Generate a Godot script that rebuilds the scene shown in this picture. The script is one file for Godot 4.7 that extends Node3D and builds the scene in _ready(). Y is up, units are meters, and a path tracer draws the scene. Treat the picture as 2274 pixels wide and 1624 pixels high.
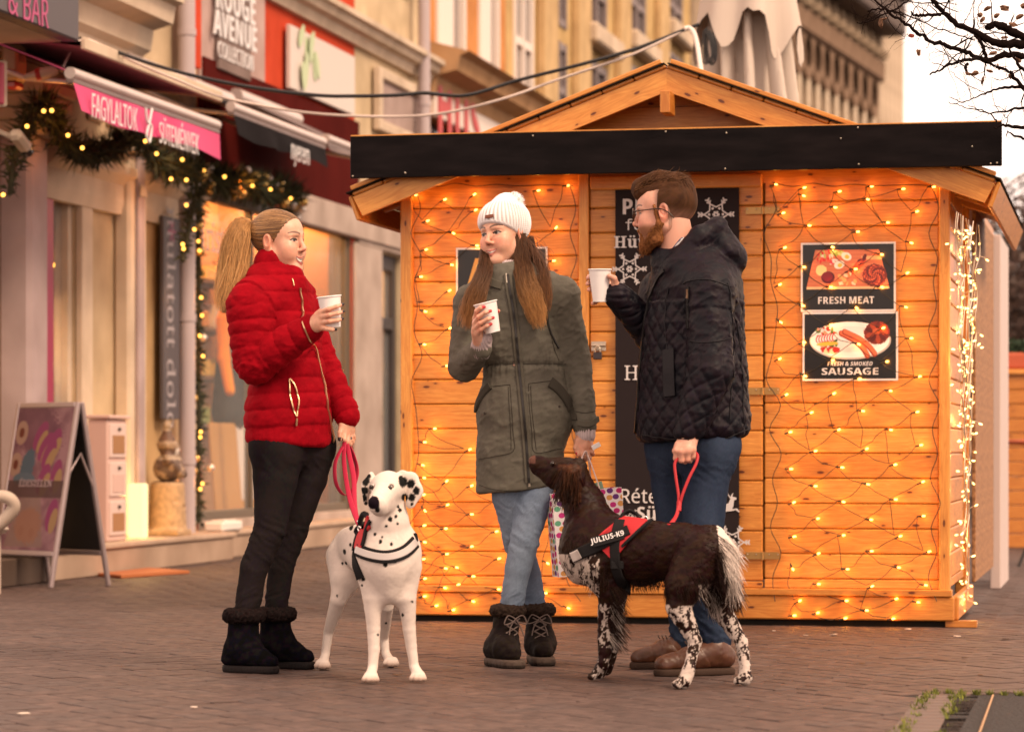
extends Node3D
const F:=6500.0
const CX:=1136.5
const HY:=1000.0
const EYE:=0.8
const STREET:=Vector3(0.2055,0,-0.9787)
const OUTWARD:=Vector3(0.9787,0,0.2055)
const CORNER:=Vector3(-2.78,0,-18.0)
var fs:=STREET
var fn:=OUTWARD
var fc:=CORNER
var taken:={}
var jobs: Array = []
var mats:={}
var noise_a:=FastNoiseLite.new()
var noise_b:=FastNoiseLite.new()
# ---------------------------------------------------------------- where things are

func at(px: float,py: float,d: float) -> Vector3:
	return Vector3((px - CX) / F*d,EYE - (py - HY) / F*d,-d)

func on_ground(px: float,py: float) -> Vector3:
	return at(px,py,EYE*F / (py - HY))

func on_front(px: float,py: float,off:=0.0) -> Vector3:
	var ray:=Vector3((px - CX) / F,-(py - HY) / F,-1.0)
	var eye:=Vector3(0,EYE,0)
	var t:=(off - (eye - fc).dot(fn)) / ray.dot(fn)
	return eye + ray*t

func along(p: Vector3) -> float:
	return (p - fc).dot(fs)

func front(u: float,y: float,off:=0.0) -> Vector3:
	return fc + fs*u + fn*off + Vector3(0,y,0)

func front_basis() -> Basis:
	return Basis(fs,Vector3.UP,fn)
# ---------------------------------------------------------------- naming and tagging

func numbered(called: String) -> String:
	if not taken.has(called):
		taken[called] = 0
		return called
	taken[called] += 1
	return "%s_%03d" % [called,taken[called]]

func tag(o: Node3D,label: String,category: String,group:="",kind:="") -> Node3D:
	if label: o.set_meta("label",label)
	if category: o.set_meta("category",category)
	if group: o.set_meta("group",group)
	if kind: o.set_meta("kind",kind)
	return o

func thing(called: String,label: String,category: String,where:=Vector3.ZERO,turn:=Basis.IDENTITY,group:="") -> Node3D:
	var o:=Node3D.new()
	o.name = numbered(called)
	add_child(o,true)
	o.transform = Transform3D(turn,where)
	tag(o,label,category,group)
	return o

func put(called: String,m: Mesh,mat: Material,parent: Node3D = null,xf:=Transform3D.IDENTITY) -> MeshInstance3D:
	var o:=MeshInstance3D.new()
	var top:=parent == null
	o.name = numbered(called) if top else called
	o.mesh = m
	if mat: o.material_override = mat
	o.transform = xf
	(self if top else parent).add_child(o,true)
	if not top:
		var n:=0
		for c in parent.get_children():
			if c != o and (c.name == called or c.name.begins_with(called + "_") and String(c.name).trim_prefix(called + "_").is_valid_int()): n += 1
		if n: o.name = "%s_%03d" % [called,n]
	return o

func struct(o: Node3D) -> Node3D:
	o.set_meta("kind","structure")
	return o
# ---------------------------------------------------------------- materials

func lin(r: float,g: float,b: float) -> Color:
	return Color(r,g,b).linear_to_srgb()

func mat(called: String,c: Color,rough:=0.8,more:={}) -> StandardMaterial3D:
	if mats.has(called): return mats[called]
	var m:=StandardMaterial3D.new()
	m.resource_name = called
	m.albedo_color = c.linear_to_srgb()
	m.roughness = rough
	for k in more: m.set(k,more[k])
	mats[called] = m
	return m

func glow(called: String,c: Color,e: float) -> StandardMaterial3D:
	return mat(called,c*0.3,0.5,{"emission_enabled": true,"emission": c.linear_to_srgb(),"emission_energy_multiplier": e})

func tinted(called: String,rough:=0.8,more:={}) -> StandardMaterial3D:
	var d:={"vertex_color_use_as_albedo": true}
	d.merge(more)
	return mat(called,Color.WHITE,rough,d)

func noise_tex(freq: float,w:=256,ramp: Array = [],octaves:=4,normal:=0.0,seed_:=1) -> NoiseTexture2D:
	var n:=FastNoiseLite.new()
	n.seed = seed_
	n.frequency = freq
	n.fractal_octaves = octaves
	var t:=NoiseTexture2D.new()
	t.width = w
	t.height = w
	t.seamless = true
	t.noise = n
	if normal > 0.0:
		t.as_normal_map = true
		t.bump_strength = normal
	if ramp.size():
		var g:=Gradient.new()
		g.offsets = PackedFloat32Array([0.0,1.0])
		g.colors = PackedColorArray([ramp[0],ramp[1]])
		for k in range(2,ramp.size()): g.add_point(float(k - 1) / (ramp.size() - 1),ramp[k])
		t.color_ramp = g
	return t
# ---------------------------------------------------------------- plain shapes,collected in a SurfaceTool

func st() -> SurfaceTool:
	var s:=SurfaceTool.new()
	s.begin(Mesh.PRIMITIVE_TRIANGLES)
	return s

func quad(s: SurfaceTool,a: Vector3,b: Vector3,c: Vector3,d: Vector3,uv:=Rect2(0,0,1,1)) -> void:
	var n:=(b - a).cross(c - a)
	if n.length() < 1e-12: n = (c - a).cross(d - a)
	n = n.normalized()
	var p:=[a,c,b,a,d,c]
	var t:=[Vector2(0,1),Vector2(1,0),Vector2(1,1),Vector2(0,1),Vector2(0,0),Vector2(1,0)]
	for k in 6:
		s.set_normal(n)
		s.set_uv(uv.position + t[k]*uv.size)
		s.add_vertex(p[k])

func tri(s: SurfaceTool,a: Vector3,b: Vector3,c: Vector3) -> void:
	var n:=(b - a).cross(c - a).normalized()
	for p in [a,c,b]:
		s.set_normal(n)
		s.set_uv(Vector2(p.x,p.y))
		s.add_vertex(p)

func box(s: SurfaceTool,c: Vector3,size: Vector3,b:=Basis.IDENTITY,bevel:=0.0,uvo:=Vector2.ZERO) -> void:
	var h:=size / 2
	if bevel <= 0.0:
		for f in 6:
			var n:=Vector3.ZERO
			n[f / 2] = 1.0 if f % 2 == 0 else -1.0
			var u:=Vector3.ZERO
			u[(f / 2 + 1) % 3] = 1.0
			var w:=n.cross(u)
			var o:=c + b*(n*h)
			var uu:=b*(u*h)
			var ww:=b*(w*h)
			var su: float = size[(f / 2 + 1) % 3]
			var sw:=absf((w*size).x + (w*size).y + (w*size).z)
			quad(s,o - uu - ww,o + uu - ww,o + uu + ww,o - uu + ww,Rect2(uvo,Vector2(su,sw)) if su >= sw else Rect2(uvo,Vector2(su,sw)))
		return
	var e:=minf(bevel,minf(h.x,minf(h.y,h.z))*0.98)
	var corner:={}
	for sx in [-1,1]:
		for sy in [-1,1]:
			for sz in [-1,1]:
				var q:=Vector3(sx,sy,sz)*h
				corner[[sx,sy,sz,0]] = c + b*(q - Vector3(0,sy,sz)*e)
				corner[[sx,sy,sz,1]] = c + b*(q - Vector3(sx,0,sz)*e)
				corner[[sx,sy,sz,2]] = c + b*(q - Vector3(sx,sy,0)*e)
	for ax in 3:
		for sg in [-1,1]:
			var i1:=(ax + 1) % 3
			var i2:=(ax + 2) % 3
			var ps: Array = []
			for k in [[-1,-1],[1,-1],[1,1],[-1,1]]:
				var key:=[0,0,0,ax]
				key[ax] = sg
				key[i1] = k[0]
				key[i2] = k[1]
				ps.append(corner[key])
			if sg < 0: ps.reverse()
			quad(s,ps[0],ps[1],ps[2],ps[3],Rect2(uvo,Vector2(size[i1],size[i2])))
	for ax in 3:
		var i1:=(ax + 1) % 3
		var i2:=(ax + 2) % 3
		for s1 in [-1,1]:
			for s2 in [-1,1]:
				var k0:=[0,0,0,i1]
				k0[i1] = s1
				k0[i2] = s2
				k0[ax] = -1
				var k1:=k0.duplicate()
				k1[ax] = 1
				var k2:=k0.duplicate()
				k2[3] = i2
				var k3:=k1.duplicate()
				k3[3] = i2
				if s1*s2 > 0: quad(s,corner[k0],corner[k2],corner[k3],corner[k1],Rect2(uvo,Vector2(e,size[ax])))
				else: quad(s,corner[k0],corner[k1],corner[k3],corner[k2],Rect2(uvo,Vector2(e,size[ax])))
	for sx in [-1,1]:
		for sy in [-1,1]:
			for sz in [-1,1]:
				var a: Vector3 = corner[[sx,sy,sz,0]]
				var bb: Vector3 = corner[[sx,sy,sz,1]]
				var d: Vector3 = corner[[sx,sy,sz,2]]
				if sx*sy*sz > 0: tri(s,a,bb,d)
				else: tri(s,a,d,bb)

func box_mesh(size: Vector3,bevel:=0.0,uvo:=Vector2.ZERO) -> ArrayMesh:
	var s:=st()
	box(s,Vector3.ZERO,size,Basis.IDENTITY,bevel,uvo)
	return s.commit()

func boxed(called: String,c: Vector3,size: Vector3,m: Material,parent: Node3D = null,b:=Basis.IDENTITY,bevel:=0.0,uvo:=Vector2.ZERO) -> MeshInstance3D:
	return put(called,box_mesh(size,bevel,uvo),m,parent,Transform3D(b,c))

func tube(s: SurfaceTool,pts: Array,radii,sides:=8,flat:=1.0,side_dir:=Vector3.ZERO,tints = null,caps:=true) -> void:
	var n:=pts.size()
	var rings: Array = []
	var prev:=Vector3.ZERO
	var len_:=0.0
	for i in n:
		var p: Vector3 = pts[i]
		var dir: Vector3 = (pts[mini(i + 1,n - 1)] - pts[maxi(i - 1,0)]).normalized()
		var x: Vector3
		if side_dir != Vector3.ZERO: x = (side_dir - dir*side_dir.dot(dir)).normalized()
		elif i == 0: x = dir.cross(Vector3.UP if absf(dir.y) < 0.9 else Vector3.RIGHT).normalized()
		else: x = (prev - dir*prev.dot(dir)).normalized()
		prev = x
		var y:=dir.cross(x)
		var r: float = radii[i] if radii is Array or radii is PackedFloat32Array else radii
		if i: len_ += (p - (pts[i - 1] as Vector3)).length()
		var ring: Array = []
		for k in sides + 1:
			var a:=TAU*k / sides
			var e:=x*cos(a) + y*sin(a)*flat
			ring.append([p + e*r,(x*cos(a)*flat + y*sin(a)).normalized(),Vector2(float(k) / sides,len_)])
		rings.append(ring)
	for i in n - 1:
		for k in sides:
			var q:=[rings[i][k],rings[i + 1][k],rings[i + 1][k + 1],rings[i][k],rings[i + 1][k + 1],rings[i][k + 1]]
			for j in 6:
				if tints != null: s.set_color(tints[i if j in [0,3,5] else i + 1])
				s.set_normal(q[j][1])
				s.set_uv(q[j][2])
				s.add_vertex(q[j][0])
	if caps:
		for e in [0,n - 1]:
			var nn: Vector3 = ((pts[0] - pts[1]) if e == 0 else (pts[n - 1] - pts[n - 2])).normalized()
			for k in sides:
				var tr:=[pts[e],rings[e][k][0],rings[e][k + 1][0]] if e == 0 else [pts[e],rings[e][k + 1][0],rings[e][k][0]]
				for v in tr:
					if tints != null: s.set_color(tints[e])
					s.set_normal(nn)
					s.set_uv(Vector2.ZERO)
					s.add_vertex(v)

func tube_mesh(pts: Array,radii,sides:=8,flat:=1.0,side_dir:=Vector3.ZERO) -> ArrayMesh:
	var s:=st()
	tube(s,pts,radii,sides,flat,side_dir)
	return s.commit()

func curve(pts: Array,each:=6) -> Array:
	var out: Array = []
	var n:=pts.size()
	for i in n - 1:
		var a: Vector3 = pts[maxi(i - 1,0)]
		var b: Vector3 = pts[i]
		var c: Vector3 = pts[i + 1]
		var d: Vector3 = pts[mini(i + 2,n - 1)]
		for k in each: out.append(b.cubic_interpolate(c,a,d,float(k) / each))
	out.append(pts[n - 1])
	return out

func curve1(v: Array,each:=6) -> Array:
	var out: Array = []
	for i in v.size() - 1:
		for k in each: out.append(lerpf(v[i],v[i + 1],smoothstep(0,1,float(k) / each)))
	out.append(v[-1])
	return out

func lathe(s: SurfaceTool,prof: Array,sides:=24,xf:=Transform3D.IDENTITY) -> void:
	for i in prof.size() - 1:
		var a: Vector2 = prof[i]
		var b: Vector2 = prof[i + 1]
		var t:=b - a
		var nn:=Vector2(t.y,-t.x).normalized()
		for k in sides:
			var a0:=TAU*k / sides
			var a1:=TAU*(k + 1) / sides
			var v:=[[a,a0],[b,a0],[b,a1],[a,a0],[b,a1],[a,a1]]
			for e in v:
				var dir:=Vector3(cos(e[1]),0,-sin(e[1]))
				s.set_normal((xf.basis*(dir*nn.x + Vector3(0,nn.y,0))).normalized())
				s.set_uv(Vector2(e[1] / TAU,e[0].y))
				s.add_vertex(xf*(dir*e[0].x + Vector3(0,e[0].y,0)))

func lathe_mesh(prof: Array,sides:=24) -> ArrayMesh:
	var s:=st()
	lathe(s,prof,sides)
	return s.commit()

func prism(s: SurfaceTool,poly: PackedVector2Array,depth: float,xf:=Transform3D.IDENTITY) -> void:
	var pl:=poly.duplicate()
	if Geometry2D.is_polygon_clockwise(pl): pl.reverse()
	var idx:=Geometry2D.triangulate_polygon(pl)
	for k in range(0,idx.size(),3):
		var p:=[pl[idx[k]],pl[idx[k + 1]],pl[idx[k + 2]]]
		if (p[1] - p[0]).cross(p[2] - p[0]) < 0: p = [p[0],p[2],p[1]]
		tri(s,xf*Vector3(p[0].x,p[0].y,depth),xf*Vector3(p[1].x,p[1].y,depth),xf*Vector3(p[2].x,p[2].y,depth))
		tri(s,xf*Vector3(p[0].x,p[0].y,0),xf*Vector3(p[2].x,p[2].y,0),xf*Vector3(p[1].x,p[1].y,0))
	for k in pl.size():
		var a:=pl[k]
		var b:=pl[(k + 1) % pl.size()]
		quad(s,xf*Vector3(a.x,a.y,0),xf*Vector3(b.x,b.y,0),xf*Vector3(b.x,b.y,depth),xf*Vector3(a.x,a.y,depth))

func prism_mesh(poly: PackedVector2Array,depth: float) -> ArrayMesh:
	var s:=st()
	prism(s,poly,depth)
	return s.commit()

func lettering(text: String,size: float,font:="Droid Sans",bold:=false,depth:=0.003) -> TextMesh:
	var f:=SystemFont.new()
	f.font_names = PackedStringArray([font])
	if bold: f.font_weight = 700
	var t:=TextMesh.new()
	t.font = f
	t.text = text
	t.font_size = 48
	t.pixel_size = size / 48.0
	t.depth = depth
	t.curve_step = 1.0
	return t

func write(called: String,text: String,size: float,m: Material,parent: Node3D,xf: Transform3D,font:="Droid Sans",bold:=false,depth:=0.003) -> MeshInstance3D:
	return put(called,lettering(text,size,font,bold,depth),m,parent,xf)

func _ready() -> void:
	var cam:=Camera3D.new()
	cam.name = "camera"
	cam.projection = Camera3D.PROJECTION_FRUSTUM
	cam.near = 0.5
	cam.far = 600.0
	cam.size = 1624.0 / F*cam.near
	cam.frustum_offset = Vector2(0,(HY - 812.0) / F*cam.near)
	cam.position = Vector3(0,EYE,0)
	var att:=CameraAttributesPhysical.new()
	att.exposure_aperture = 3.6
	att.frustum_focal_length = 105.0
	att.frustum_focus_distance = 11.2
	att.frustum_near = 0.5
	att.frustum_far = 600.0
	cam.attributes = att
	add_child(cam)
	var env:=Environment.new()
	env.background_mode = Environment.BG_SKY
	var sm:=ProceduralSkyMaterial.new()
	sm.sky_top_color = Color(0.935,0.805,0.725)
	sm.sky_horizon_color = Color(0.965,0.88,0.83)
	sm.sky_curve = 0.15
	sm.ground_bottom_color = Color(0.36,0.29,0.26)
	sm.ground_horizon_color = Color(0.5,0.43,0.4)
	sm.sky_energy_multiplier = 1.0
	var sky:=Sky.new()
	sky.sky_material = sm
	env.sky = sky
	env.background_energy_multiplier = 1.0
	env.tonemap_mode = Environment.TONE_MAPPER_LINEAR
	env.tonemap_exposure = 2.25
	env.sdfgi_enabled = true
	env.ssao_enabled = true
	env.ssil_enabled = true
	var we:=WorldEnvironment.new()
	we.name = "environment"
	we.environment = env
	add_child(we)
	var sun:=DirectionalLight3D.new()
	sun.name = "sun"
	sun.light_energy = 0.5
	sun.light_color = Color(1.0,0.88,0.76)
	sun.light_angular_distance = 16.0
	sun.shadow_enabled = true
	sun.rotation_degrees = Vector3(-44,47,0)
	add_child(sun)
	noise_a.seed = 5
	noise_a.frequency = 1.0
	noise_a.fractal_octaves = 3
	noise_b.seed = 9
	noise_b.frequency = 1.0
	noise_b.noise_type = FastNoiseLite.TYPE_SIMPLEX
	pavement()
	stall()
	street()
	parasol()
	near_tree()
	far_right()
	red_woman()
	green_woman()
	gift_bag()
	man()
	dalmatian()
	spaniel()
	build_solids()
# ---------------------------------------------------------------- smooth solids: capsules and ellipsoids joined with a smooth minimum,meshed as surface nets
class Field:
	var kind:=PackedInt32Array()
	var cut:=PackedInt32Array()
	var a:=PackedVector3Array()
	var ba:=PackedVector3Array()
	var inv:=PackedFloat32Array()
	var r0:=PackedFloat32Array()
	var dr:=PackedFloat32Array()
	var n:=PackedVector3Array()
	var si:=PackedFloat32Array()
	var mul:=PackedFloat32Array()
	var kk:=PackedFloat32Array()
	var xf: Array[Transform3D] = []
	var lo:=Vector3.ONE*1e9
	var hi:=Vector3.ONE*-1e9
	var disp: Callable
	var tint: Callable
	var has_disp:=false
	var has_tint:=false
	func grow(p: Vector3,r: float) -> void:
		lo = lo.min(p - Vector3.ONE*r)
		hi = hi.max(p + Vector3.ONE*r)
	func push(kind_: int,cut_: bool,a_: Vector3,ba_: Vector3,ra: float,rb: float,n_: Vector3,s: float,k: float,x: Transform3D) -> void:
		kind.append(kind_)
		cut.append(1 if cut_ else 0)
		a.append(a_)
		ba.append(ba_)
		inv.append(1.0 / maxf(ba_.length_squared(),1e-12))
		r0.append(ra)
		dr.append(rb - ra)
		n.append(n_)
		si.append(1.0 / s - 1.0)
		mul.append(minf(s,1.0))
		kk.append(k)
		xf.append(x)
	func cap(p: Vector3,q: Vector3,ra: float,rb: float,k:=0.02,flat:=Vector3.ZERO,thin:=1.0,cut_:=false) -> void:
		var f:=flat.normalized()
		var d:=q - p
		if thin != 1.0: d += f*(d.dot(f)*(1.0 / thin - 1.0))
		push(0,cut_,p,d,ra,rb,f,thin,k,Transform3D.IDENTITY)
		if not cut_:
			grow(p,ra*maxf(1.0,thin) + k*0.3)
			grow(q,rb*maxf(1.0,thin) + k*0.3)
	func ball(c: Vector3,r: Vector3,k:=0.02,b:=Basis.IDENTITY,cut_:=false) -> void:
		push(1,cut_,c,r,0,0,Vector3.ZERO,1.0,k,Transform3D(b,c).affine_inverse())
		if not cut_: grow(c,maxf(r.x,maxf(r.y,r.z)) + k*0.3)
	func slab(c: Vector3,half: Vector3,round_: float,k:=0.01,b:=Basis.IDENTITY,cut_:=false) -> void:
		push(2,cut_,c,half - Vector3.ONE*round_,round_,round_,Vector3.ZERO,1.0,k,Transform3D(b,c).affine_inverse())
		if not cut_: grow(c,half.length() + k*0.3)
	func chain(pts: Array,radii: Array,k:=0.02,flat:=Vector3.ZERO,thin:=1.0) -> void:
		for i in pts.size() - 1: cap(pts[i],pts[i + 1],radii[i],radii[i + 1],k if i == 0 else k*0.3,flat,thin)
	func one(i: int,p: Vector3) -> float:
		if kind[i] == 0:
			var q:=p - a[i]
			if si[i] != 0.0: q += n[i]*(q.dot(n[i])*si[i])
			var h:=clampf(q.dot(ba[i])*inv[i],0.0,1.0)
			return ((q - ba[i]*h).length() - r0[i] - dr[i]*h)*mul[i]
		if kind[i] == 1:
			var q:=(xf[i]*p) / ba[i]
			var k0:=q.length()
			if k0 < 1e-4: return -ba[i][ba[i].min_axis_index()]
			var k1:=(q / ba[i]).length()
			return k0*(k0 - 1.0) / k1
		var w:=(xf[i]*p).abs() - ba[i]
		return w.max(Vector3.ZERO).length() + minf(maxf(w.x,maxf(w.y,w.z)),0.0) - r0[i]
	func value(p: Vector3) -> float:
		var d:=1e3
		for i in kind.size():
			var e:=one(i,p)
			var k:=kk[i]
			if cut[i]:
				var h:=maxf(k - absf(d + e),0.0) / k
				d = maxf(d,-e) + h*h*k*0.25
			else:
				var h:=maxf(k - absf(d - e),0.0) / k
				d = minf(d,e) - h*h*k*0.25
		return d
	func slope(p: Vector3) -> Vector3:
		var e:=0.002
		return Vector3(value(p + Vector3(e,0,0)) - value(p - Vector3(e,0,0)),value(p + Vector3(0,e,0)) - value(p - Vector3(0,e,0)),value(p + Vector3(0,0,e)) - value(p - Vector3(0,0,e))).normalized()
	func meet(from: Vector3,dir: Vector3,off:=0.0) -> Array:
		var t:=0.0
		for i in 90:
			var p:=from + dir*t
			var d:=value(p)
			if d < 0.0008:
				var nn:=slope(p)
				var e:=off
				if has_disp: e += disp.call(p,nn)
				return [p + nn*e,nn]
			t += d*0.8
			if t > 3.0: break
		return []
	func build(cell: float) -> Array:
		var pad:=Vector3.ONE*cell*3.0
		var o:=lo - pad
		var ext:=hi + pad - o
		var bx:=int(ceil(ext.x / cell / 8.0))
		var by:=int(ceil(ext.y / cell / 8.0))
		var bz:=int(ceil(ext.z / cell / 8.0))
		var nx:=bx*8 + 1
		var ny:=by*8 + 1
		var nz:=bz*8 + 1
		var sy:=nx
		var sz:=nx*ny
		var g:=PackedFloat32Array()
		g.resize(nx*ny*nz)
		g.fill(1e3)
		var ids:=PackedInt32Array()
		ids.resize(nx*ny*nz)
		ids.fill(-1)
		var live:=PackedInt32Array()
		var np:=kind.size()
		var reach:=cell*4.0*1.7321
		var kd:=kind
		var ct:=cut
		var pa:=a
		var pb:=ba
		var pv:=inv
		var p0:=r0
		var pd:=dr
		var pn:=n
		var ps:=si
		var pm:=mul
		var pk:=kk
		for kz in bz:
			for ky in by:
				for kx in bx:
					var c:=o + Vector3(kx*8 + 4,ky*8 + 4,kz*8 + 4)*cell
					var d:=1e3
					var each:=PackedFloat32Array()
					each.resize(np)
					for i in np:
						var e:=one(i,c)
						each[i] = e
						var k:=kk[i]
						if cut[i]:
							var h:=maxf(k - absf(d + e),0.0) / k
							d = maxf(d,-e) + h*h*k*0.25
						else:
							var h:=maxf(k - absf(d - e),0.0) / k
							d = minf(d,e) - h*h*k*0.25
					if absf(d) > reach*1.25 + cell: continue
					live.append(kx + bx*(ky + by*kz))
					var use:=PackedInt32Array()
					for i in np:
						if cut[i]:
							if each[i] < reach*2.2 + kk[i]: use.append(i)
						elif each[i] < maxf(d,0.0) + reach*2.6 + kk[i]: use.append(i)
					for z in 9:
						for y in 9:
							var row:=(kz*8 + z)*sz + (ky*8 + y)*sy + kx*8
							for x in 9:
								if g[row + x] < 999.0: continue
								var p:=o + Vector3(kx*8 + x,ky*8 + y,kz*8 + z)*cell
								var v:=998.0
								for i in use:
									var e: float
									if kd[i] == 0:
										var q:=p - pa[i]
										if ps[i] != 0.0: q += pn[i]*(q.dot(pn[i])*ps[i])
										var t:=clampf(q.dot(pb[i])*pv[i],0.0,1.0)
										e = ((q - pb[i]*t).length() - p0[i] - pd[i]*t)*pm[i]
									else: e = one(i,p)
									var k:=pk[i]
									if ct[i]:
										var h:=maxf(k - absf(v + e),0.0) / k
										v = maxf(v,-e) + h*h*k*0.25
									else:
										var h:=maxf(k - absf(v - e),0.0) / k
										v = minf(v,e) - h*h*k*0.25
								g[row + x] = v
		var vs:=PackedVector3Array()
		var off:=PackedInt32Array([0,1,sy,sy + 1,sz,sz + 1,sz + sy,sz + sy + 1])
		var ea:=PackedInt32Array([0,2,4,6,0,1,4,5,0,1,2,3])
		var eb:=PackedInt32Array([1,3,5,7,2,3,6,7,4,5,6,7])
		var cv:=PackedVector3Array([Vector3(0,0,0),Vector3(1,0,0),Vector3(0,1,0),Vector3(1,1,0),Vector3(0,0,1),Vector3(1,0,1),Vector3(0,1,1),Vector3(1,1,1)])
		for bi in live:
			var kx:=bi % bx
			var ky:=(bi / bx) % by
			var kz:=bi / (bx*by)
			for z in 8:
				for y in 8:
					var row:=(kz*8 + z)*sz + (ky*8 + y)*sy + kx*8
					for x in 8:
						var at_:=row + x
						var f:=g[at_]
						if f > cell*2.5 or f < -cell*2.5: continue
						var s0:=f < 0.0
						if (g[at_ + 1] < 0.0) == s0 and (g[at_ + sy] < 0.0) == s0 and (g[at_ + sy + 1] < 0.0) == s0 and (g[at_ + sz] < 0.0) == s0 and (g[at_ + sz + 1] < 0.0) == s0 and (g[at_ + sz + sy] < 0.0) == s0 and (g[at_ + sz + sy + 1] < 0.0) == s0: continue
						var sum:=Vector3.ZERO
						var m:=0
						for e in 12:
							var va:=g[at_ + off[ea[e]]]
							var vb:=g[at_ + off[eb[e]]]
							if (va < 0.0) != (vb < 0.0):
								sum += cv[ea[e]].lerp(cv[eb[e]],va / (va - vb))
								m += 1
						ids[at_] = vs.size()
						vs.append(o + (Vector3(kx*8 + x,ky*8 + y,kz*8 + z) + sum / m)*cell)
		var ix:=PackedInt32Array()
		var step:=PackedInt32Array([1,sy,sz])
		for bi in live:
			var kx:=bi % bx
			var ky:=(bi / bx) % by
			var kz:=bi / (bx*by)
			for z in 8:
				for y in 8:
					var row:=(kz*8 + z)*sz + (ky*8 + y)*sy + kx*8
					for x in 8:
						var at_:=row + x
						if ids[at_] < 0: continue
						var s0:=g[at_] < 0.0
						for ax in 3:
							if (g[at_ + step[ax]] < 0.0) == s0: continue
							var u:=step[(ax + 1) % 3]
							var w:=step[(ax + 2) % 3]
							if at_ - u - w < 0: continue
							var i0:=ids[at_]
							var i1:=ids[at_ - u]
							var i2:=ids[at_ - u - w]
							var i3:=ids[at_ - w]
							if i1 < 0 or i2 < 0 or i3 < 0: continue
							if s0: ix.append_array([i0,i2,i1,i0,i3,i2])
							else: ix.append_array([i0,i1,i2,i0,i2,i3])
		var ns:=normals(vs,ix)
		if has_disp:
			for i in vs.size(): vs[i] += ns[i]*float(disp.call(vs[i],ns[i]))
			ns = normals(vs,ix)
		var cs:=PackedColorArray()
		if has_tint:
			cs.resize(vs.size())
			for i in vs.size(): cs[i] = tint.call(vs[i],ns[i])
		return [vs,ns,cs,ix]
	func normals(vs: PackedVector3Array,ix: PackedInt32Array) -> PackedVector3Array:
		var ns:=PackedVector3Array()
		ns.resize(vs.size())
		for i in range(0,ix.size(),3):
			var p:=vs[ix[i]]
			var nn:=(vs[ix[i + 2]] - p).cross(vs[ix[i + 1]] - p)
			ns[ix[i]] += nn
			ns[ix[i + 1]] += nn
			ns[ix[i + 2]] += nn
		for i in ns.size(): ns[i] = ns[i].normalized()
		return ns

func solid(f: Field,cell: float,target: MeshInstance3D,xf:=Transform3D.IDENTITY) -> void:
	jobs.append({"field": f,"cell": cell,"target": target,"xf": xf})

func job(i: int) -> void:
	jobs[i].out = (jobs[i].field as Field).build(jobs[i].cell)

func build_solids() -> void:
	for i in jobs.size(): job(i)
	var per:={}
	for j in jobs:
		if not per.has(j.target): per[j.target] = []
		per[j.target].append(j)
	for t in per:
		var vs:=PackedVector3Array()
		var ns:=PackedVector3Array()
		var cs:=PackedColorArray()
		var ix:=PackedInt32Array()
		for j in per[t]:
			var base:=vs.size()
			var x: Transform3D = j.xf
			if x == Transform3D.IDENTITY:
				vs.append_array(j.out[0])
				ns.append_array(j.out[1])
			else:
				vs.append_array(x*(j.out[0] as PackedVector3Array))
				var turn:=Transform3D(x.basis.orthonormalized(),Vector3.ZERO)
				ns.append_array(turn*(j.out[1] as PackedVector3Array))
			if j.out[2].size(): cs.append_array(j.out[2])
			else:
				var w:=PackedColorArray()
				w.resize(j.out[0].size())
				w.fill(Color.WHITE)
				cs.append_array(w)
			for i in j.out[3]: ix.append(i + base)
		if vs.is_empty(): continue
		var arr:=[]
		arr.resize(Mesh.ARRAY_MAX)
		arr[Mesh.ARRAY_VERTEX] = vs
		arr[Mesh.ARRAY_NORMAL] = ns
		arr[Mesh.ARRAY_COLOR] = cs
		arr[Mesh.ARRAY_INDEX] = ix
		var m:=ArrayMesh.new()
		m.add_surface_from_arrays(Mesh.PRIMITIVE_TRIANGLES,arr)
		t.mesh = m

func empty_part(called: String,m: Material,parent: Node3D) -> MeshInstance3D:
	return put(called,null,m,parent)
# ---------------------------------------------------------------- pavement

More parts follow.
